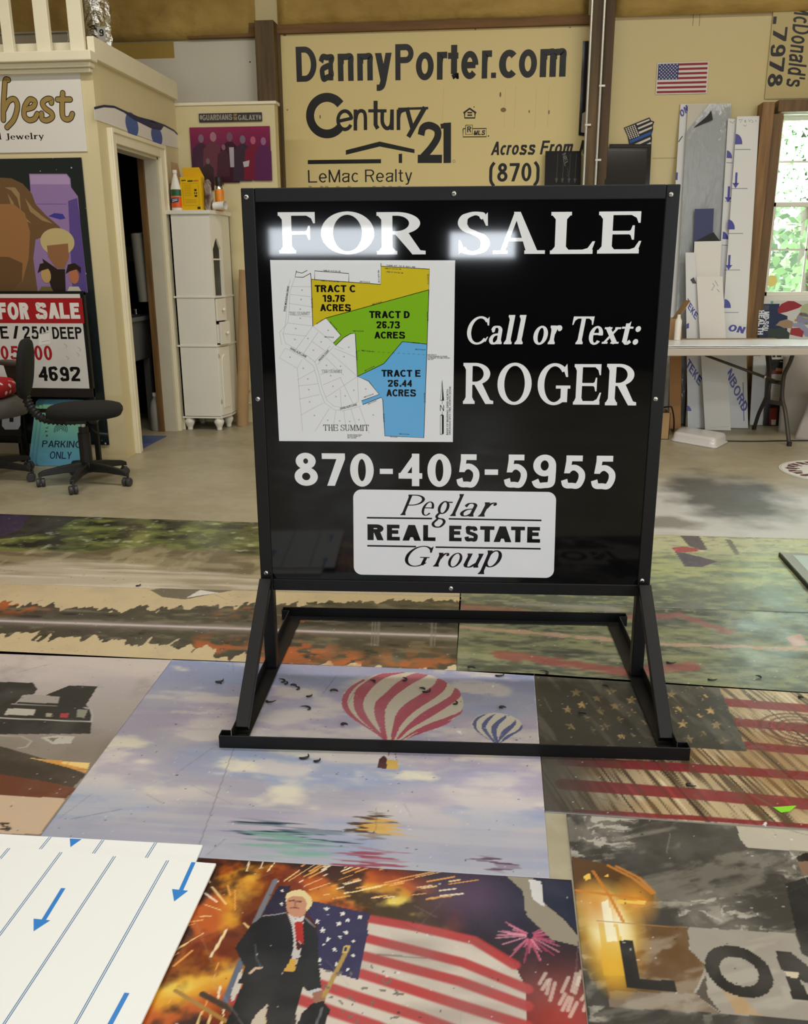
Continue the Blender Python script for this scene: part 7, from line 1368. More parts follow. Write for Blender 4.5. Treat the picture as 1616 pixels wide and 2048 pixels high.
# signs under the window
P = lean((1500, 845), (1526, 848), (1533, 712), (1507, 712), yb=7.30, yt=7.42, th=.02); P.slab(rgb(196, 196, 192)); P.build('foam_board', BD, label='whitish foam board standing beside the pine stud under the table', cat='board')
P = Panel(wp(1524, 690, 7.5), wp(1700, 690, 7.5), wp(1704, 601, 7.54), wp(1527, 602, 7.54), .005); zb0 = P.c[0].z
P = Panel((P.c[0].x, 7.42, .004), (P.c[1].x, 7.42, .004), P.c[2], P.c[3], .005); P.slab(rgb(206, 206, 200)); kw = cv(1500, 590, .1416)
P.ppoly(kw([(150, 125), (420, 125), (400, 250), (530, 300), (520, 700), (120, 700)]), rgb(26, 40, 74)); P.ppoly(kw([(160, 145), (270, 145), (268, 215), (155, 215)]), rgb(70, 74, 92), 2)
P.sans('MID-SOU', (P.px(*kw([(210, 0)])[0])[0], P.px(*kw([(240, 505)])[0])[1], P.px(*kw([(272, 300)])[0])[0], P.px(*kw([(240, 235)])[0])[1]), rgb(226, 228, 232), .06, 3, rot=-pi / 2); P.sans('HEALTH', (P.px(*kw([(138, 0)])[0])[0], P.px(*kw([(170, 560)])[0])[1], P.px(*kw([(198, 300)])[0])[0], P.px(*kw([(170, 215)])[0])[1]), rgb(226, 228, 232), .06, 3, rot=-pi / 2)
P.ppoly(kw([(390, 200), (440, 130), (540, 85), (620, 90), (740, 150), (690, 185), (600, 215), (520, 240), (400, 265)]), rgb(150, 32, 44), 3)
for x, y, r_, c in ((745, 340, .05, rgb(140, 140, 160)), (815, 230, .06, rgb(176, 184, 140)), (715, 272, .012, rgb(190, 120, 60)), (645, 360, .010, rgb(190, 140, 60)), (310, 105, .012, rgb(110, 160, 140)), (800, 405, .012, rgb(120, 150, 110))): P.dot(*P.px(*kw([(x, y)])[0]), r_, c, 3)
P.ppoly(kw([(360, 430), (420, 370), (520, 345), (610, 380), (590, 470), (480, 470), (420, 440)]), rgb(160, 132, 100), 4); P.ppoly(kw([(580, 470), (690, 465), (760, 520), (740, 600), (560, 560)]), rgb(160, 44, 50), 5); P.ppoly(kw([(600, 400), (740, 395), (820, 480), (900, 600), (780, 590), (690, 460), (590, 450)]), rgb(150, 152, 178), 4); P.ppoly(kw([(250, 480), (480, 470), (560, 540), (540, 700), (250, 700)]), rgb(46, 60, 50), 4)
P.build('printed_board', INK, label='colourful printed board with dark blue panel and white lettering below the window', cat='board')
P = lean((1527, 852), (1562, 853), (1584, 700), (1540, 700), yb=7.28, yt=7.39); P.slab(rgb(34, 30, 32)); kx = kw
P.ppoly(kx([(300, 800), (560, 800), (530, 910), (310, 910)]), rgb(196, 192, 180), 2); P.ppoly(kx([(315, 815), (360, 815), (360, 880), (315, 880)]), rgb(30, 30, 32), 3); P.ppoly(kx([(380, 815), (450, 815), (440, 880), (375, 880)]), rgb(30, 30, 32), 3); P.ppoly(kx([(505, 810), (548, 810), (530, 880), (505, 880)]), rgb(206, 190, 50), 3); P.ppoly(kx([(310, 1070), (470, 1050), (460, 1115), (310, 1115)]), rgb(140, 50, 34), 2); P.ppoly(kx([(370, 1030), (480, 1040), (470, 1080), (360, 1075)]), rgb(190, 130, 80), 3)
P.ppoly(kx([(305, 1118), (455, 1118), (415, 1500), (285, 1500)]), rgb(204, 200, 190), 2); [P.line(kx([(320, 1280 + 22 * i), (410, 1276 + 22 * i)]), .003, rgb(150, 146, 140), 3, px=True) for i in range(8)]; P.ppoly(kx([(275, 1600), (390, 1590), (365, 1830), (270, 1830)]), rgb(130, 50, 40), 2); P.ppoly(kx([(300, 1760), (370, 1760), (360, 1835), (300, 1835)]), rgb(206, 198, 186), 3); P.line(kx([(420, 940), (530, 950)]), .006, rgb(180, 176, 168), 3, px=True)
P.build('printed_board', INK, label='dark printed board with red and white blocks seen between the table legs', cat='board')
# big curling paper sheets under the window, beyond the table legs
def curl(name, lab, pts_lo, pts_hi, m, amp):
    bm = B(); n = 20; rows = []
    for j in range(n + 1):
        t = j / n; row = []
        for i in range(n + 1):
            s = i / n; p_ = pts_lo[0].lerp(pts_lo[1], s).lerp(pts_hi[0].lerp(pts_hi[1], s), t); row.append(bm.verts.new(p_ + Vector((0, -amp * sin(pi * s) * (1 - .6 * t), 0))))
        rows.append(row)
    for j in range(n):
        for i in range(n): bm.faces.new((rows[j][i], rows[j][i + 1], rows[j + 1][i + 1], rows[j + 1][i]))
    o = obj(name, bm, m, smooth=True, fix=False, label=lab, cat='paper'); md = o.modifiers.new('thickness', 'SOLIDIFY'); md.thickness = .004; md.offset = -1
PAP = mat('greyish_paper', (186, 178, 170), .7, var=.03, scale=3)
curl('paper_sheet', 'large grey beige sheet curling out beyond the table legs', (gp(1556, 864), gp(1700, 880)), (wp(1568, 700, 7.36), wp(1720, 700, 7.36)), PAP, .06)
curl('paper_sheet', 'second grey sheet folded in front at the right edge', (gp(1588, 878), gp(1690, 889)), (wp(1640, 740, 6.95), wp(1740, 740, 6.95)), mat('grey_sheet', (172, 164, 158), .7), .05)

# ------------------------------------------------------------------ folding table and what lies on it
F1_, F2_ = gp(1578, 892), gp(1508, 859); ny = (F2_ - F1_); W_ = ny.length; ny.normalize(); nx = Vector((ny.y, -ny.x, 0))
tab = root('folding_table', 'long folding table with pale top and dark brown wishbone legs', 'table', F1_ - nx * .8 + ny * W_ / 2)
def lp(x, y): return pp(x, y, F1_, nx)
zu = lp(1586, 706).z; print('table', F1_, F2_, W_, zu)
MT = Matrix((nx.to_4d(), ny.to_4d(), Vector((0, 0, 1, 0)), Vector((0, 0, 0, 1)))).transposed(); MT.translation = Vector((F1_.x, F1_.y, 0))
yn = -.06; yf = W_ + .05; XR = .34; XLft = -1.55; TOPM = mat('table_top_plastic', (192, 182, 168), .5)
o = []; rc = .08
for cx, cy, a0 in ((XR - rc, yn + rc, -90), (XR - rc, yf - rc, 0), (XLft + rc, yf - rc, 90), (XLft + rc, yn + rc, 180)): o += [(cx + rc * cos(radians(a0 + 15 * k_)), cy + rc * sin(radians(a0 + 15 * k_))) for k_ in range(7)]
bm = B(); prism(bm, o, zu, zu + .05, MT); obj('table_top', bm, TOPM, tab, bevel=.006)
LEGM = mat('dark_brown_steel', (58, 52, 44), .45)
for nm, pts in (('leg', [(1534, 706), (1536.5, 728), (1538.5, 750), (1538, 778), (1530, 800), (1518, 826), (1508, 859)]), ('leg', [(1586.5, 706), (1579, 727), (1569, 748), (1565.5, 770), (1564.5, 796), (1571, 826), (1578, 892)])):
    q = [lp(*p) for p in pts]; q[-1].z = .012; bm = B(); tube(bm, catmull(q, 6), .0145, 12); lg = obj(nm, bm, LEGM, tab, smooth=True); bm = B(); cyl(bm, Vector((q[-1].x, q[-1].y, 0)), Vector((q[-1].x, q[-1].y, .03)), .0175, seg=14); obj('foot_cap', bm, BLACKP, lg, auto=40)
for y0, y1 in (((1538, 762), (1565, 766)), ((1531, 802), (1565, 808))): bm = B(); beam(bm, lp(*y0), lp(*y1), .012, .03); obj('cross_bar', bm, LEGM, tab, bevel=.002)
# a second leg frame near the other end, behind the sign
src = [c for c in tab.children if c.name.startswith(('leg', 'cross_bar'))]
for c in src: d = copy_tree(c, tab); d.location = d.location - nx * 1.15
a = lp(1556, 764); b_ = a - nx * .62; b_.z = zu - .01; bm = B(); tube(bm, [a, a.lerp(b_, .3), b_], [.011, .011, .009], 10); br = obj('brace', bm, LEGM, tab, smooth=True); q = a.lerp(b_, .16); bm = B(); cyl(bm, q, q + (b_ - a) * .02, .016, seg=12); obj('brace_collar', bm, STEEL, br)
# paper sheets on the table top, with ragged near edges
def paper(name, lab, x0, x1, y0, y1, z, seed, m, rag=.012):
    bm = B(); nxx, nyy = 40, 14; rows = []
    for j in range(nyy + 1):
        row = []
        for i in range(nxx + 1):
            x = x0 + (x1 - x0) * i / nxx; s = j / nyy; e0 = y0 + rag * (float(fbm(np.array(x * 14.), np.array(seed * 3.), 1., 3, seed)) - .5); ro = .12 * max(0, (i / nxx - .86) / .14) ** 2; y = e0 + ro + (y1 - e0 - 2 * ro) * s
            row.append(bm.verts.new(MT @ Vector((x, y, z + .004 * float(fbm(np.array(x * 5.), np.array(y * 6.), 1., 3, seed + 4))))))
        rows.append(row)
    for j in range(nyy):
        for i in range(nxx): bm.faces.new((rows[j][i], rows[j][i + 1], rows[j + 1][i + 1], rows[j + 1][i]))
    o = obj(name, bm, m, smooth=True, fix=False, label=lab, cat='paper', group='white sheets on the table'); md = o.modifiers.new('thickness', 'SOLIDIFY'); md.thickness = .0025; md.offset = -1
PAPW = mat('white_sheet', (240, 240, 240), .32)
bm = B(); box(bm, XLft + .1, .1, W_ - .12, yf, zu + .0505, zu + .0565, MT); obj('cardboard_sheet', bm, CARD, label='brown cardboard sheet along the back of the table', cat='cardboard')
paper('paper_sheet', 'lower white sheet on the folding table, its ragged edge showing', XLft + .15, XR + .02, yn + .005, W_ - .14, zu + .054, 3, PAPW, .03); paper('paper_sheet', 'upper white sheet with wrinkles covering the folding table', XLft + .2, XR - .03, yn + .02, W_ - .16, zu + .063, 8, PAPW, .02)
# open cardboard box and bottle at the left end of the table
p = pp(1352, 668, F1_ + ny * (W_ - .03), ny); p.z = zu + .058; t = root('cardboard_box', 'opened tan cardboard box standing on the table beside the sign', 'box', p)
Mb = Matrix.Translation(p) @ MT.to_3x3().to_4x4(); bm = B()
for q in ((-.30, -.02, -.10, -.096), (-.30, -.02, .03, .034), (-.30, -.296, -.10, .03), (-.024, -.02, -.10, .03)): box(bm, *q[:2], *q[2:], 0, .16, Mb)
box(bm, -.3, -.02, -.1, .03, 0, .004, Mb); obj('box_body', bm, CARD, t); bm = B(); quadbox(bm, [Mb @ Vector(q) for q in ((-.024, -.1, .16), (-.02, -.1, .16), (-.02, .03, .16), (-.024, .03, .16), (.055, -.1, .29), (.059, -.1, .29), (.059, .03, .29), (.055, .03, .29))], None); obj('flap', bm, CARD, t)
p = pp(1352, 667, F1_ + ny * (W_ - .2), ny) + nx * .012; p.z = zu + .0665; bm = B(); lathe(bm, [(.022, 0), (.024, .004), (.024, .14), (.012, .165), (.011, .185)], p, 20); bo = obj('white_bottle', bm, WHITE, label='slim white bottle on the table beside the cardboard box', cat='bottle', auto=50)
# lid, small box with cable, floor cable
c = [gp(*q) for q in ((1341, 882), (1431, 898), (1457, 884), (1358, 867))]; t = root('plastic_lid', 'upturned white plastic lid lying on the floor by the table', 'lid', sum(c, Vector()) / 4); ct = sum(c, Vector()) / 4
def lring(f, z, n=6):
    q = [ct + (p_ - ct) * f for p_ in c]; o = []
    for i in range(4):
        a, b_, d = q[i - 1], q[i], q[(i + 1) % 4]; p0 = b_.lerp(a, .14); p1 = b_.lerp(d, .14)
        for k_ in range(n): s = k_ / (n - 1); o.append((p0 * (1 - s) ** 2 + b_ * 2 * s * (1 - s) + p1 * s * s) + Vector((0, 0, z)))
    return o
bm = B(); prev = None
for f, z in ((1.0, 0), (1.0, .008), (.95, .010), (.93, .05), (.88, .066), (.7, .07)):
    ring = [bm.verts.new(q) for q in lring(f, z)]
    if prev: [bm.faces.new((prev[i], prev[(i + 1) % 24], ring[(i + 1) % 24], ring[i])) for i in range(24)]
    prev = ring
bm.faces.new(prev); obj('lid_shell', bm, mat('glossy_white_plastic', (216, 212, 208), .2), t, smooth=True, fix=False)
bm = B(); ring = lring(1.0, .006); tube(bm, ring + [ring[0]], .004, 8); obj('lid_rim', bm, mat('glossy_white_plastic', (216, 212, 208), .2), t, smooth=True)
p = gp(1337, 879); t = root('open_box', 'small open brown box of wires on the floor beside the sign', 'box', p + Vector((-.1, .1, 0))); bm = B()
for q in ((-.2, 0, 0, .004), (-.2, 0, .18, .184), (-.2, -.196, 0, .18), (-.004, 0, 0, .18)): box(bm, p.x + q[0], p.x + q[1], p.y + q[2], p.y + q[3], 0, .2)
box(bm, p.x - .2, p.x, p.y, p.y + .18, 0, .004); obj('box_body', bm, CARD, t)
cab_ = root('coiled_cable', 'dark cable spilling from the small brown box', 'cable', p + Vector((-.05, .08, .02))); r = random.Random(6); bm = B()
tube(bm, catmull([p + Vector((-.1 + .05 * cos(i * 1.3), .09 + .05 * sin(i * 1.3), .05 + .013 * i)) for i in range(12)] + [p + Vector(q) for q in ((.0, .08, .235), (.03, .1, .21), (.06, .16, .12), (.08, .24, .03), (.09, .3, .008), (.09, .38, .008))], 5), .006, 8); obj('cable', bm, BLACKP, cab_, smooth=True)
bm = B(); tube(bm, catmull([gp(1390, 879.5, .005), gp(1460, 882, .005), gp(1520, 882.5, .005), gp(1560, 881.5, .005), gp(1616, 881, .005), gp(1700, 880, .005)], 6), .005, 8); obj('floor_cable', bm, BLACKP, smooth=True, label='thin dark cable running along the floor under the table', cat='cable')
# round sign and framed sheet on the floor at the right edge
ctr = gp(1668, 944); rd = (gp(1570, 946.5) - ctr).length; P = Panel(ctr + Vector((-rd, -rd, .006)), ctr + Vector((rd, -rd, .006)), ctr + Vector((rd, rd, .006)), ctr + Vector((-rd, rd, .006)), .005, lift=.0004)
P.slab(rgb(232, 230, 224), [(rd + rd * cos(2 * pi * k_ / 60), rd + rd * sin(2 * pi * k_ / 60)) for k_ in range(60)]); BRN = rgb(92, 52, 44)
for k_ in range(26):
    a = radians(95 + k_ * 7.4 + (k_ % 2) * 2.2); l0, l1 = .86, .62 + .05 * (k_ % 3); P.line([(rd + rd * l0 * cos(a), rd + rd * l0 * sin(a)), (rd + rd * l1 * cos(a + .02), rd + rd * l1 * sin(a + .02))], .022, BRN, 2)
    if k_ % 3 == 0: a2 = a + radians(6); P.line([(rd + rd * l0 * cos(a), rd + rd * l0 * sin(a)), (rd + rd * l0 * cos(a2), rd + rd * l0 * sin(a2))], .02, rgb(170, 120, 112), 2)
P.line([(rd + rd * .97 * cos(2 * pi * k_ / 60), rd + rd * .97 * sin(2 * pi * k_ / 60)) for k_ in range(61)], .006, rgb(200, 198, 192), 1)
P.build('round_sign', INK, label='round white sign with brown lettering lying on the floor at the right edge', cat='sign')
za_ = .022; a = gp(1559, 1105, za_); b_ = gp(1640, 1195, za_); e = gp(1720, 1111.5, za_); bl = b_ + (b_ - a) * .5
t = root('framed_panel', 'grey framed sheet lying flat on the floor at the right edge', 'panel', Vector((a.x + .3, a.y - .2, 0)))
P = Panel(bl, bl + (e - a), e, a, .004); P.slab(rgb(134, 132, 124)); P.build('frame_border', print_mat('satin_grey', .35), t); kf = P
P2_ = Panel(P.at(.048, -.0, .0006), P.at(P.W, 0, .0006), P.at(P.W, P.H - .03, .0006), P.at(.048, P.H - .03, .0006), .0005); P2_.slab(rgb(176, 184, 190)); P2_.build('inner_sheet', print_mat('glossy_inner', .12), t)
bm = B(); quadbox(bm, [P.at(-.003, 0, -.0215), P.at(.004, 0, -.0215), P.at(.004, P.H, -.0215), P.at(-.003, P.H, -.0215), P.at(-.003, 0, .0005), P.at(.004, 0, .0005), P.at(.004, P.H, .0005), P.at(-.003, P.H, .0005)], None); obj('edge_strip', bm, BLACKM, t)
bm = B(); quadbox(bm, [P.at(.0, P.H - .006, -.0215), P.at(P.W, P.H - .006, -.0215), P.at(P.W, P.H, -.0215), P.at(0, P.H, -.0215), P.at(0, P.H - .006, -.004), P.at(P.W, P.H - .006, -.004), P.at(P.W, P.H, -.004), P.at(0, P.H, -.004)], None); obj('edge_strip', bm, BLACKM, t)
# scraps on the floor prints
P = Panel(*[gp(x, y, .006) for x, y in ((1562, 1625), (1580, 1622.5), (1593, 1611), (1546, 1614))], .0008); P.slab(rgb(132, 206, 46)); P.build('tape_scrap', INK, label='bright green tape scrap on the plank flag print', cat='tape')
r = random.Random(17); sh = []
for x, y in ((437, 1362), (438, 1367), (562, 1363), (570, 1367), (589, 1372), (593, 1378), (617, 1392), (612, 1418), (540, 1402), (671, 1383), (746, 1364), (806, 1360), (846, 1379), (850, 1382), (908, 1407), (946, 1336), (997, 1350), (1009, 1416), (1088, 1346), (1213, 1373), (1168, 1428), (1341, 1325), (1423, 1359), (1518, 1355), (605, 1514), (632, 1521), (1383, 1570), (1605, 1395), (275, 1171), (692, 1450)):
    p = gp(x, y, .0065); a0 = r.uniform(0, 6.28); q = r.uniform(.004, .009); pts = [p + Vector((q * cos(a0 + .9 * k_) * (1 + .3 * k_), q * sin(a0 + .9 * k_) * (.7 + .2 * k_), .0012 * k_)) for k_ in range(5)]
    bm = B(); tube(bm, catmull(pts, 4), [.001 + .0022 * sin(pi * i / 16) for i in range(17)], 6); obj('plastic_shaving', bm, BLACKP, smooth=True, label='small curled black plastic shaving on the floor prints', cat='shaving', group='black plastic shavings on the floor prints')
# ------------------------------------------------------------------ big lettered boards and decals on the back wall
Yp = YB - .018; SIGNM = print_mat('satin_sign_board', .3, spec=.3)
xl_, xr_ = wp(562, 220, Yp).x, wp(1177, 200, Yp).x; zt_, zb_ = wp(870, 60, Yp).z, wp(870, 470, Yp).z
P = Panel((xl_, Yp, zb_), (xr_, Yp, zb_), (xr_, Yp, zt_), (xl_, Yp, zt_), .006); P.slab(rgb(228, 208, 146)); BK2 = rgb(34, 31, 28); kc = cv(480, 0, .458)
def cbox(q, k=kc): a, b_ = k([(q[0], q[1])])[0], k([(q[2], q[3])])[0]; return (*a, *b_)
for ch, q in (('D', (245, 203, 334, 357)), ('a', (345, 234, 413, 358)), ('n', (427, 232, 497, 354)), ('n', (512, 231, 581, 352)), ('y', (590, 231, 663, 397)), ('P', (678, 192, 758, 350)), ('o', (768, 227, 846, 351)), ('r', (860, 226, 905, 348)), ('t', (908, 196, 957, 347)), ('e', (966, 222, 1041, 346)), ('r', (1056, 220, 1100, 343)), ('.', (1096, 317, 1118, 341)), ('c', (1131, 217, 1206, 342)), ('o', (1218, 215, 1297, 340)), ('m', (1310, 211, 1425, 336))):
    P.sans(ch, cbox(q), BK2, .04, px=True, S=.2 if ch not in 'nm' else .2)
# wordmark with a large C, roof line and figures
def arcpx(cx, cy, rx, ry, a0, a1, w, l=1): 
    pts = [P.px(*kc([(cx + rx * cos(radians(a)), cy - ry * sin(radians(a)))])[0]) for a in np.linspace(a0, a1, 40)]; P.line(pts, w, BK2, l)
mpx = (P.px(800, 200)[0] - P.px(700, 200)[0]) / 100 * .458
arcpx(380, 505, 74, 80, 38, 318, 36 * mpx); arcpx(458, 525, 30, 40, 8, 330, 15 * mpx, 1.2)
for q in ((428, 534, 492, 518),): P.line(kc([(428, 530), (490, 516)]), 14 * mpx, BK2, 1.4, px=True)
P.line(kc([(504, 570), (504, 478)]), 16 * mpx, BK2, 1.1, px=True); P.line([P.px(*kc([p])[0]) for p in curve2([(504, 530), (512, 495), (530, 484), (546, 500), (548, 568)], 8)], 15 * mpx, BK2, 1.2)
P.line(kc([(592, 440), (592, 545), (602, 562)]), 18 * mpx, BK2, 1.3, px=True); P.line(kc([(560, 484), (640, 484)]), 13 * mpx, BK2, 1.1, px=True); P.line([P.px(*kc([p])[0]) for p in curve2([(622, 478), (622, 535), (640, 560), (660, 545), (664, 478)], 8)], 16 * mpx, BK2, 1.4); P.line(kc([(664, 478), (664, 568)]), 16 * mpx, BK2, 1.5, px=True)
P.line(kc([(692, 568), (692, 478)]), 16 * mpx, BK2, 1.1, px=True); P.line([P.px(*kc([p])[0]) for p in curve2([(692, 520), (700, 490), (725, 478)], 6)], 14 * mpx, BK2, 1.2); P.line(kc([(728, 470), (752, 560)]), 18 * mpx, BK2, 1.3, px=True); P.line(kc([(808, 468), (735, 598)]), 20 * mpx, BK2, 1.4, px=True); P.line(kc([(690, 476), (822, 472)]), 10 * mpx, BK2, 1.6, px=True)
P.line([P.px(*kc([p])[0]) for p in curve2([(790, 590), (800, 558), (828, 548), (860, 565), (862, 600), (835, 645), (795, 690)], 8)], 30 * mpx, BK2, 1.1); P.line(kc([(776, 694), (882, 694)]), 34 * mpx, BK2, 1.3, px=True); P.line(kc([(905, 712), (905, 536)]), 33 * mpx, BK2, 1.2, px=True); P.line(kc([(876, 552), (920, 545)]), 20 * mpx, BK2, 1.35, px=True)
P.ppoly(kc([(462, 656), (610, 618), (762, 652), (762, 669), (610, 640), (462, 676)]), BK2); P.ppoly(kc([(296, 699), (616, 695), (616, 713), (296, 717)]), BK2); P.ppoly(kc([(693, 672), (708, 671), (708, 712), (693, 712)]), BK2)
P.dot(*P.px(*kc([(934, 704)])[0]), 6 * mpx, BK2, 1); P.dot(*P.px(*kc([(934, 704)])[0]), 4.6 * mpx, rgb(228, 208, 146), 2)
P.sans('LeMac', cbox((297, 741, 516, 797)), BK2, px=True, S=.115); P.sans('Realty', cbox((546, 739, 752, 808)), BK2, px=True, S=.115)
for x in (300, 350, 372, 420, 470, 580, 620, 650, 690): P.ppoly(kc([(x, 811), (x + 14, 813), (x + 14, 818), (x, 818)]), rgb(170, 152, 108))
P.sans('Across', cbox((1095, 617, 1290, 678)), BK2, px=True, S=.2, shear=.22); P.sans('From', cbox((1310, 613, 1455, 674)), BK2, px=True, S=.2, shear=.22); P.sans('M', cbox((1480, 612, 1540, 672)), BK2, px=True, S=.2, shear=.22); P.sans('(870)', cbox((1088, 704, 1308, 816)), BK2, px=True, S=.19)
P.line(kc([(976, 494), (1003, 474), (1031, 494)]), 8 * mpx, BK2, 2, px=True); P.line(kc([(981, 494), (981, 515), (1026, 515), (1026, 494)]), 6 * mpx, BK2, 2, px=True); [P.line(kc([(993, y), (1014, y)]), 6 * mpx, BK2, 2, px=True) for y in (492, 503)]
P.line(kc([(974, 562), (1076, 561), (1076, 597), (974, 598), (974, 562)]), 4 * mpx, BK2, 2, px=True); P.ppoly(kc([(984, 546), (1016, 545), (1016, 587), (984, 588)]), rgb(228, 208, 146), 3); P.line(kc([(985, 547), (1015, 546), (1015, 586), (985, 587), (985, 547)]), 3 * mpx, BK2, 4, px=True); P.sans('R', cbox((992, 552, 1010, 578)), BK2, px=True, layer=5, S=.2); P.sans('MLS', cbox((1020, 569, 1071, 590)), BK2, px=True, layer=5, S=.24, shear=.2); P.dot(*P.px(*kc([(1085, 594)])[0]), 3 * mpx, BK2, 1)
for x, y, rx, ry in ((1137, 413, 4, 10), (1150, 480, 12, 9), (1263, 487, 3, 6), (1349, 490, 3, 9), (1022, 467, 3, 3), (195, 152, 7, 5), (350, 510, 3, 8), (1028, 128, 3, 3), (207, 480, 3, 3), (1441, 120, 3, 3)): P.dot(*P.px(*kc([(x, y)])[0]), rx * mpx, rgb(128, 106, 66), 3, ry=ry * mpx)
for x in (1160, 1205, 1295, 1350, 890): P.line(kc([(x, 380), (x - 8, 560)]), 3 * mpx, rgb(220, 198, 136), .5, px=True)
P.build('realty_sign', SIGNM, label='wide cream realty sign board with large black lettering on the back wall', cat='sign')
# dark narrow panel beside it
P = flatrect(1162, 82, 1180, 272, YB - .03, .01); P.c[0] = wp(1157, 270, YB - .03); P.c[3] = wp(1166, 82, YB - .03); P.slab(rgb(24, 23, 28)); u0, v0 = P.px(1162, 264); u1, v1 = P.px(1176, 226); P.poly([(u0, v0), (P.W, v0), (P.W, v1 + .02), (u0 + .002, v1)], rgb(180, 170, 150)); P.build('narrow_panel', print_mat('gloss_panel', .12), label='narrow black panel with a pale lower part beside the conduit post', cat='panel')
# board turned on its side with sideways lettering
zz0 = wp(1570, 197, Yp).z; xa_ = wp(1538, 110, Yp).x
P = Panel((xa_, Yp, zz0 - .0), (xa_ + 1.0, Yp, zz0), (xa_ + 1.0, Yp, wp(1580, 22, Yp).z), (xa_, Yp, wp(1580, 22, Yp).z), .006); P.slab(rgb(196, 178, 122)); k4 = cv(1150, 0, .2884)
def vbox(x0, y0, x1, y1): a, b_ = k4([(x0, y0)])[0], k4([(x1, y1)])[0]; u0, v1 = P.px(*a); u1, v0 = P.px(*b_); return (P.px(a[0], (a[1] + b_[1]) / 2)[0], v0, P.px(b_[0], (a[1] + b_[1]) / 2)[0], v1)
for ch, q in (('-', (1373, 115, 1397, 166)), ('7', (1372, 190, 1470, 285)), ('9', (1356, 308, 1460, 390)), ('7', (1348, 402, 1452, 497)), ('8', (1336, 512, 1440, 600))): P.sans(ch, vbox(*q), BK2, S=.2, rot=-pi / 2)
P.sans("McDonald's", vbox(1492, 20, 1622, 600), BK2, S=.17, rot=-pi / 2, shear=.2)
P.build('sideways_sign', SIGNM, label='cream sign board turned sideways with black lettering above the window', cat='sign')
# flags
P = Panel(*[Vector((wp(x, y, YB - .012).x, YB - .012, wp(x, y, YB - .012).z)) for x, y in ((1311, 189), (1413.5, 187), (1418, 122.5), (1315, 126))], .001, lift=.0004); P.slab(rgb(222, 216, 206)); RF, BF = rgb(148, 30, 48), rgb(44, 48, 112)
m_ = .008; h_ = (P.H - 2 * m_) / 13
for i in range(0, 13, 2): P.rect(m_, P.H - m_ - (i + 1) * h_, P.W - m_, P.H - m_ - i * h_, RF)
P.rect(m_, P.H - m_ - 7 * h_, P.W * .42, P.H - m_, BF, 2)
for j in range(9):
    for i in range(6 if j % 2 == 0 else 5): P.star(m_ + P.W * .405 * ((i + (.5 if j % 2 == 0 else 1)) / 6.1), P.H - m_ - 7 * h_ * (j + .6) / 9.2, .0075, rgb(216, 214, 210), 3)
P.build('flag_decal', INK, label='red white and blue flag decal on the cream back wall', cat='decal')
kd = cv(1060, 60, .167); yq = YB - .012
P = Panel((wp(1247, 295, yq).x, yq, wp(1270, 295, yq).z), (wp(1311, 295, yq).x, yq, wp(1270, 295, yq).z), (wp(1311, 295, yq).x, yq, wp(1270, 232, yq).z), (wp(1247, 295, yq).x, yq, wp(1270, 232, yq).z), .001, lift=.0004)
OUT = [(1125, 1170), (1432, 1046), (1452, 1085), (1490, 1097), (1470, 1150), (1476, 1185), (1456, 1250), (1462, 1300), (1452, 1372), (1188, 1372), (1170, 1270)]
P.slab(rgb(26, 25, 26), [P.px(*p) for p in kd(OUT)]); WS = rgb(216, 206, 190); n0 = len(P.f)
for p, c in (([(1272, 1125), (1428, 1064), (1434, 1082), (1285, 1142)], WS), ([(1290, 1172), (1456, 1100), (1470, 1108), (1464, 1122), (1296, 1192)], WS), ([(1300, 1222), (1460, 1155), (1462, 1178), (1308, 1246)], WS), ([(1190, 1325), (1458, 1212), (1448, 1250), (1200, 1360)], rgb(44, 84, 160)), ([(1240, 1370), (1440, 1284), (1444, 1308), (1310, 1370)], WS), ([(1380, 1371), (1446, 1342), (1448, 1371)], WS)): P.ppoly(kd(p), c, 2)
for j in range(7):
    for i in range(5): x = 1150 + i * 25 + j * 8; y = 1180 + j * 20 - i * 9; P.dot(*P.px(*kd([(x, y)])[0]), .006, WS, 2, 6)
P.build('state_decal', INK, label='black and white striped flag decal with one blue stripe above the black panels', cat='decal')
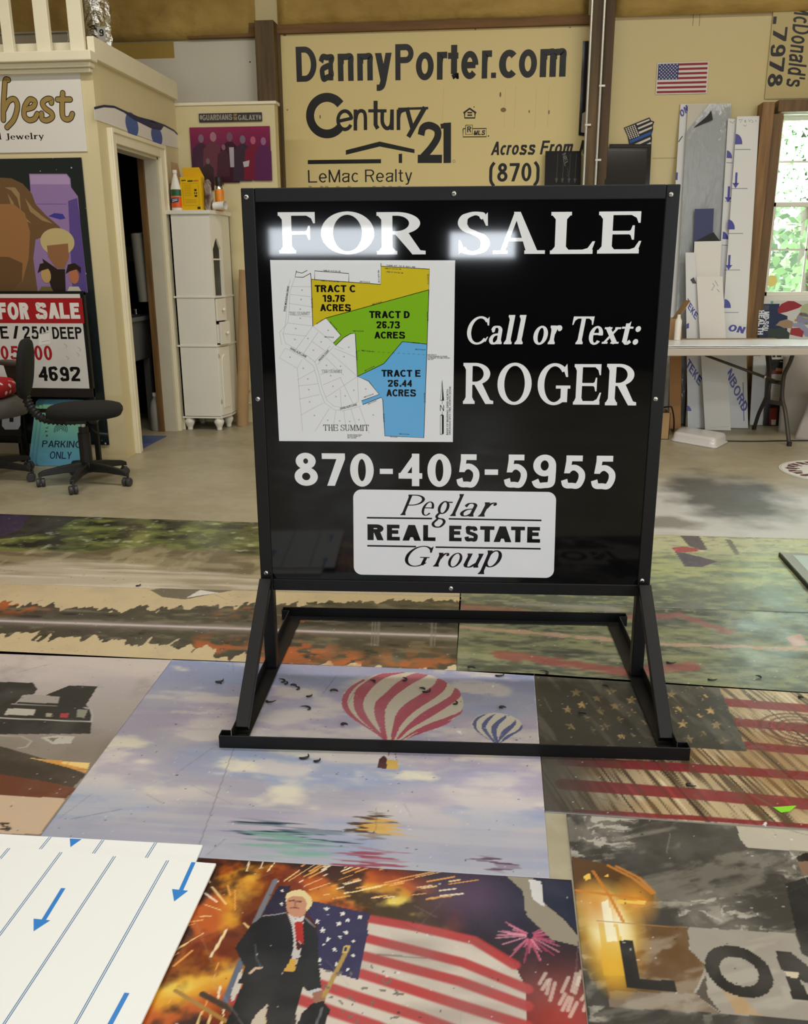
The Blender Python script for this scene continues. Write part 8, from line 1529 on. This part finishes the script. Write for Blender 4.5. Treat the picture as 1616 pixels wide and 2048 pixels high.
# black panels standing behind the sign
def stand(lab, x0, x1, ytop, Yb, Yt, th, c, m, arrows=False):
    a, b_ = wp(x0, ytop, Yt), wp(x1, ytop, Yt); P = Panel((a.x, Yb, .004), (b_.x, Yb, .004), (b_.x, Yt, b_.z), (a.x, Yt, a.z), th); P.slab(c)
    if arrows:
        G = rgb(88, 86, 84)
        for x in (1114, 1126, 1139, 1151): P.line([(x + 2, 306), (x - 1, 358)], .003, G, px=True); u, v = P.px(x - 1, 356); P.poly([(u - .012, v), (u + .012, v), (u, v - .04)], G)
        P.sans('NEL', (P.px(1124, 318)[0], P.px(1130, 332)[1], P.px(1136, 318)[0], P.px(1130, 304)[1]), rgb(120, 118, 114), .03, 2, rot=-1.2)
        for y in (336, 342, 348): P.line([(1134, y), (1139, y + 8)], .003, G, 2, px=True)
    else: P.line([(x0 + 3, ytop + 4), (x1 - 4, ytop + 3)], .004, rgb(70, 68, 66), px=True)
    return P.build('black_panel', m, label=lab, cat='panel', group='black panels standing against the back wall')
stand('black panel with faint grey arrows left of the conduit post', 1091, 1163, 302, 7.2, YB - .07, .006, rgb(34, 33, 33), MATTE, True)
stand('taller glossy black panel at the back, right of the conduit post', 1219, 1303, 288, 7.3, YB - .04, .005, rgb(28, 28, 29), print_mat('gloss_panel', .12)); stand('shorter glossy black panel in front, right of the conduit post', 1212, 1294, 297, 7.2, YB - .08, .005, rgb(34, 34, 36), print_mat('gloss_panel', .12))
# conduits with straps
COND = mat('galvanised_conduit', (206, 204, 196), .3, .6)
for i, (x, lab) in enumerate(((1177, 'left thin galvanised conduit running up the timber post'), (1201.5, 'right thin galvanised conduit running up the timber post'))):
    p = wp(x, 160, YB - .215); q = root('conduit', lab, 'conduit', (p.x, p.y, 0), 'conduits on the timber post'); bm = B(); cyl(bm, (p.x, p.y, .3), (p.x, p.y, ZC - .01), .0105, seg=14, cap=False); obj('pipe', bm, COND, q, smooth=True)
    for yy in ((172, 320) if i else (250,)):
        z = wp(x, yy, YB - .215).z; bm = B(); box(bm, p.x - .012, p.x + .035, p.y - .012, p.y + .014, z - .008, z + .008); obj('strap', bm, COND, q, bevel=.002)
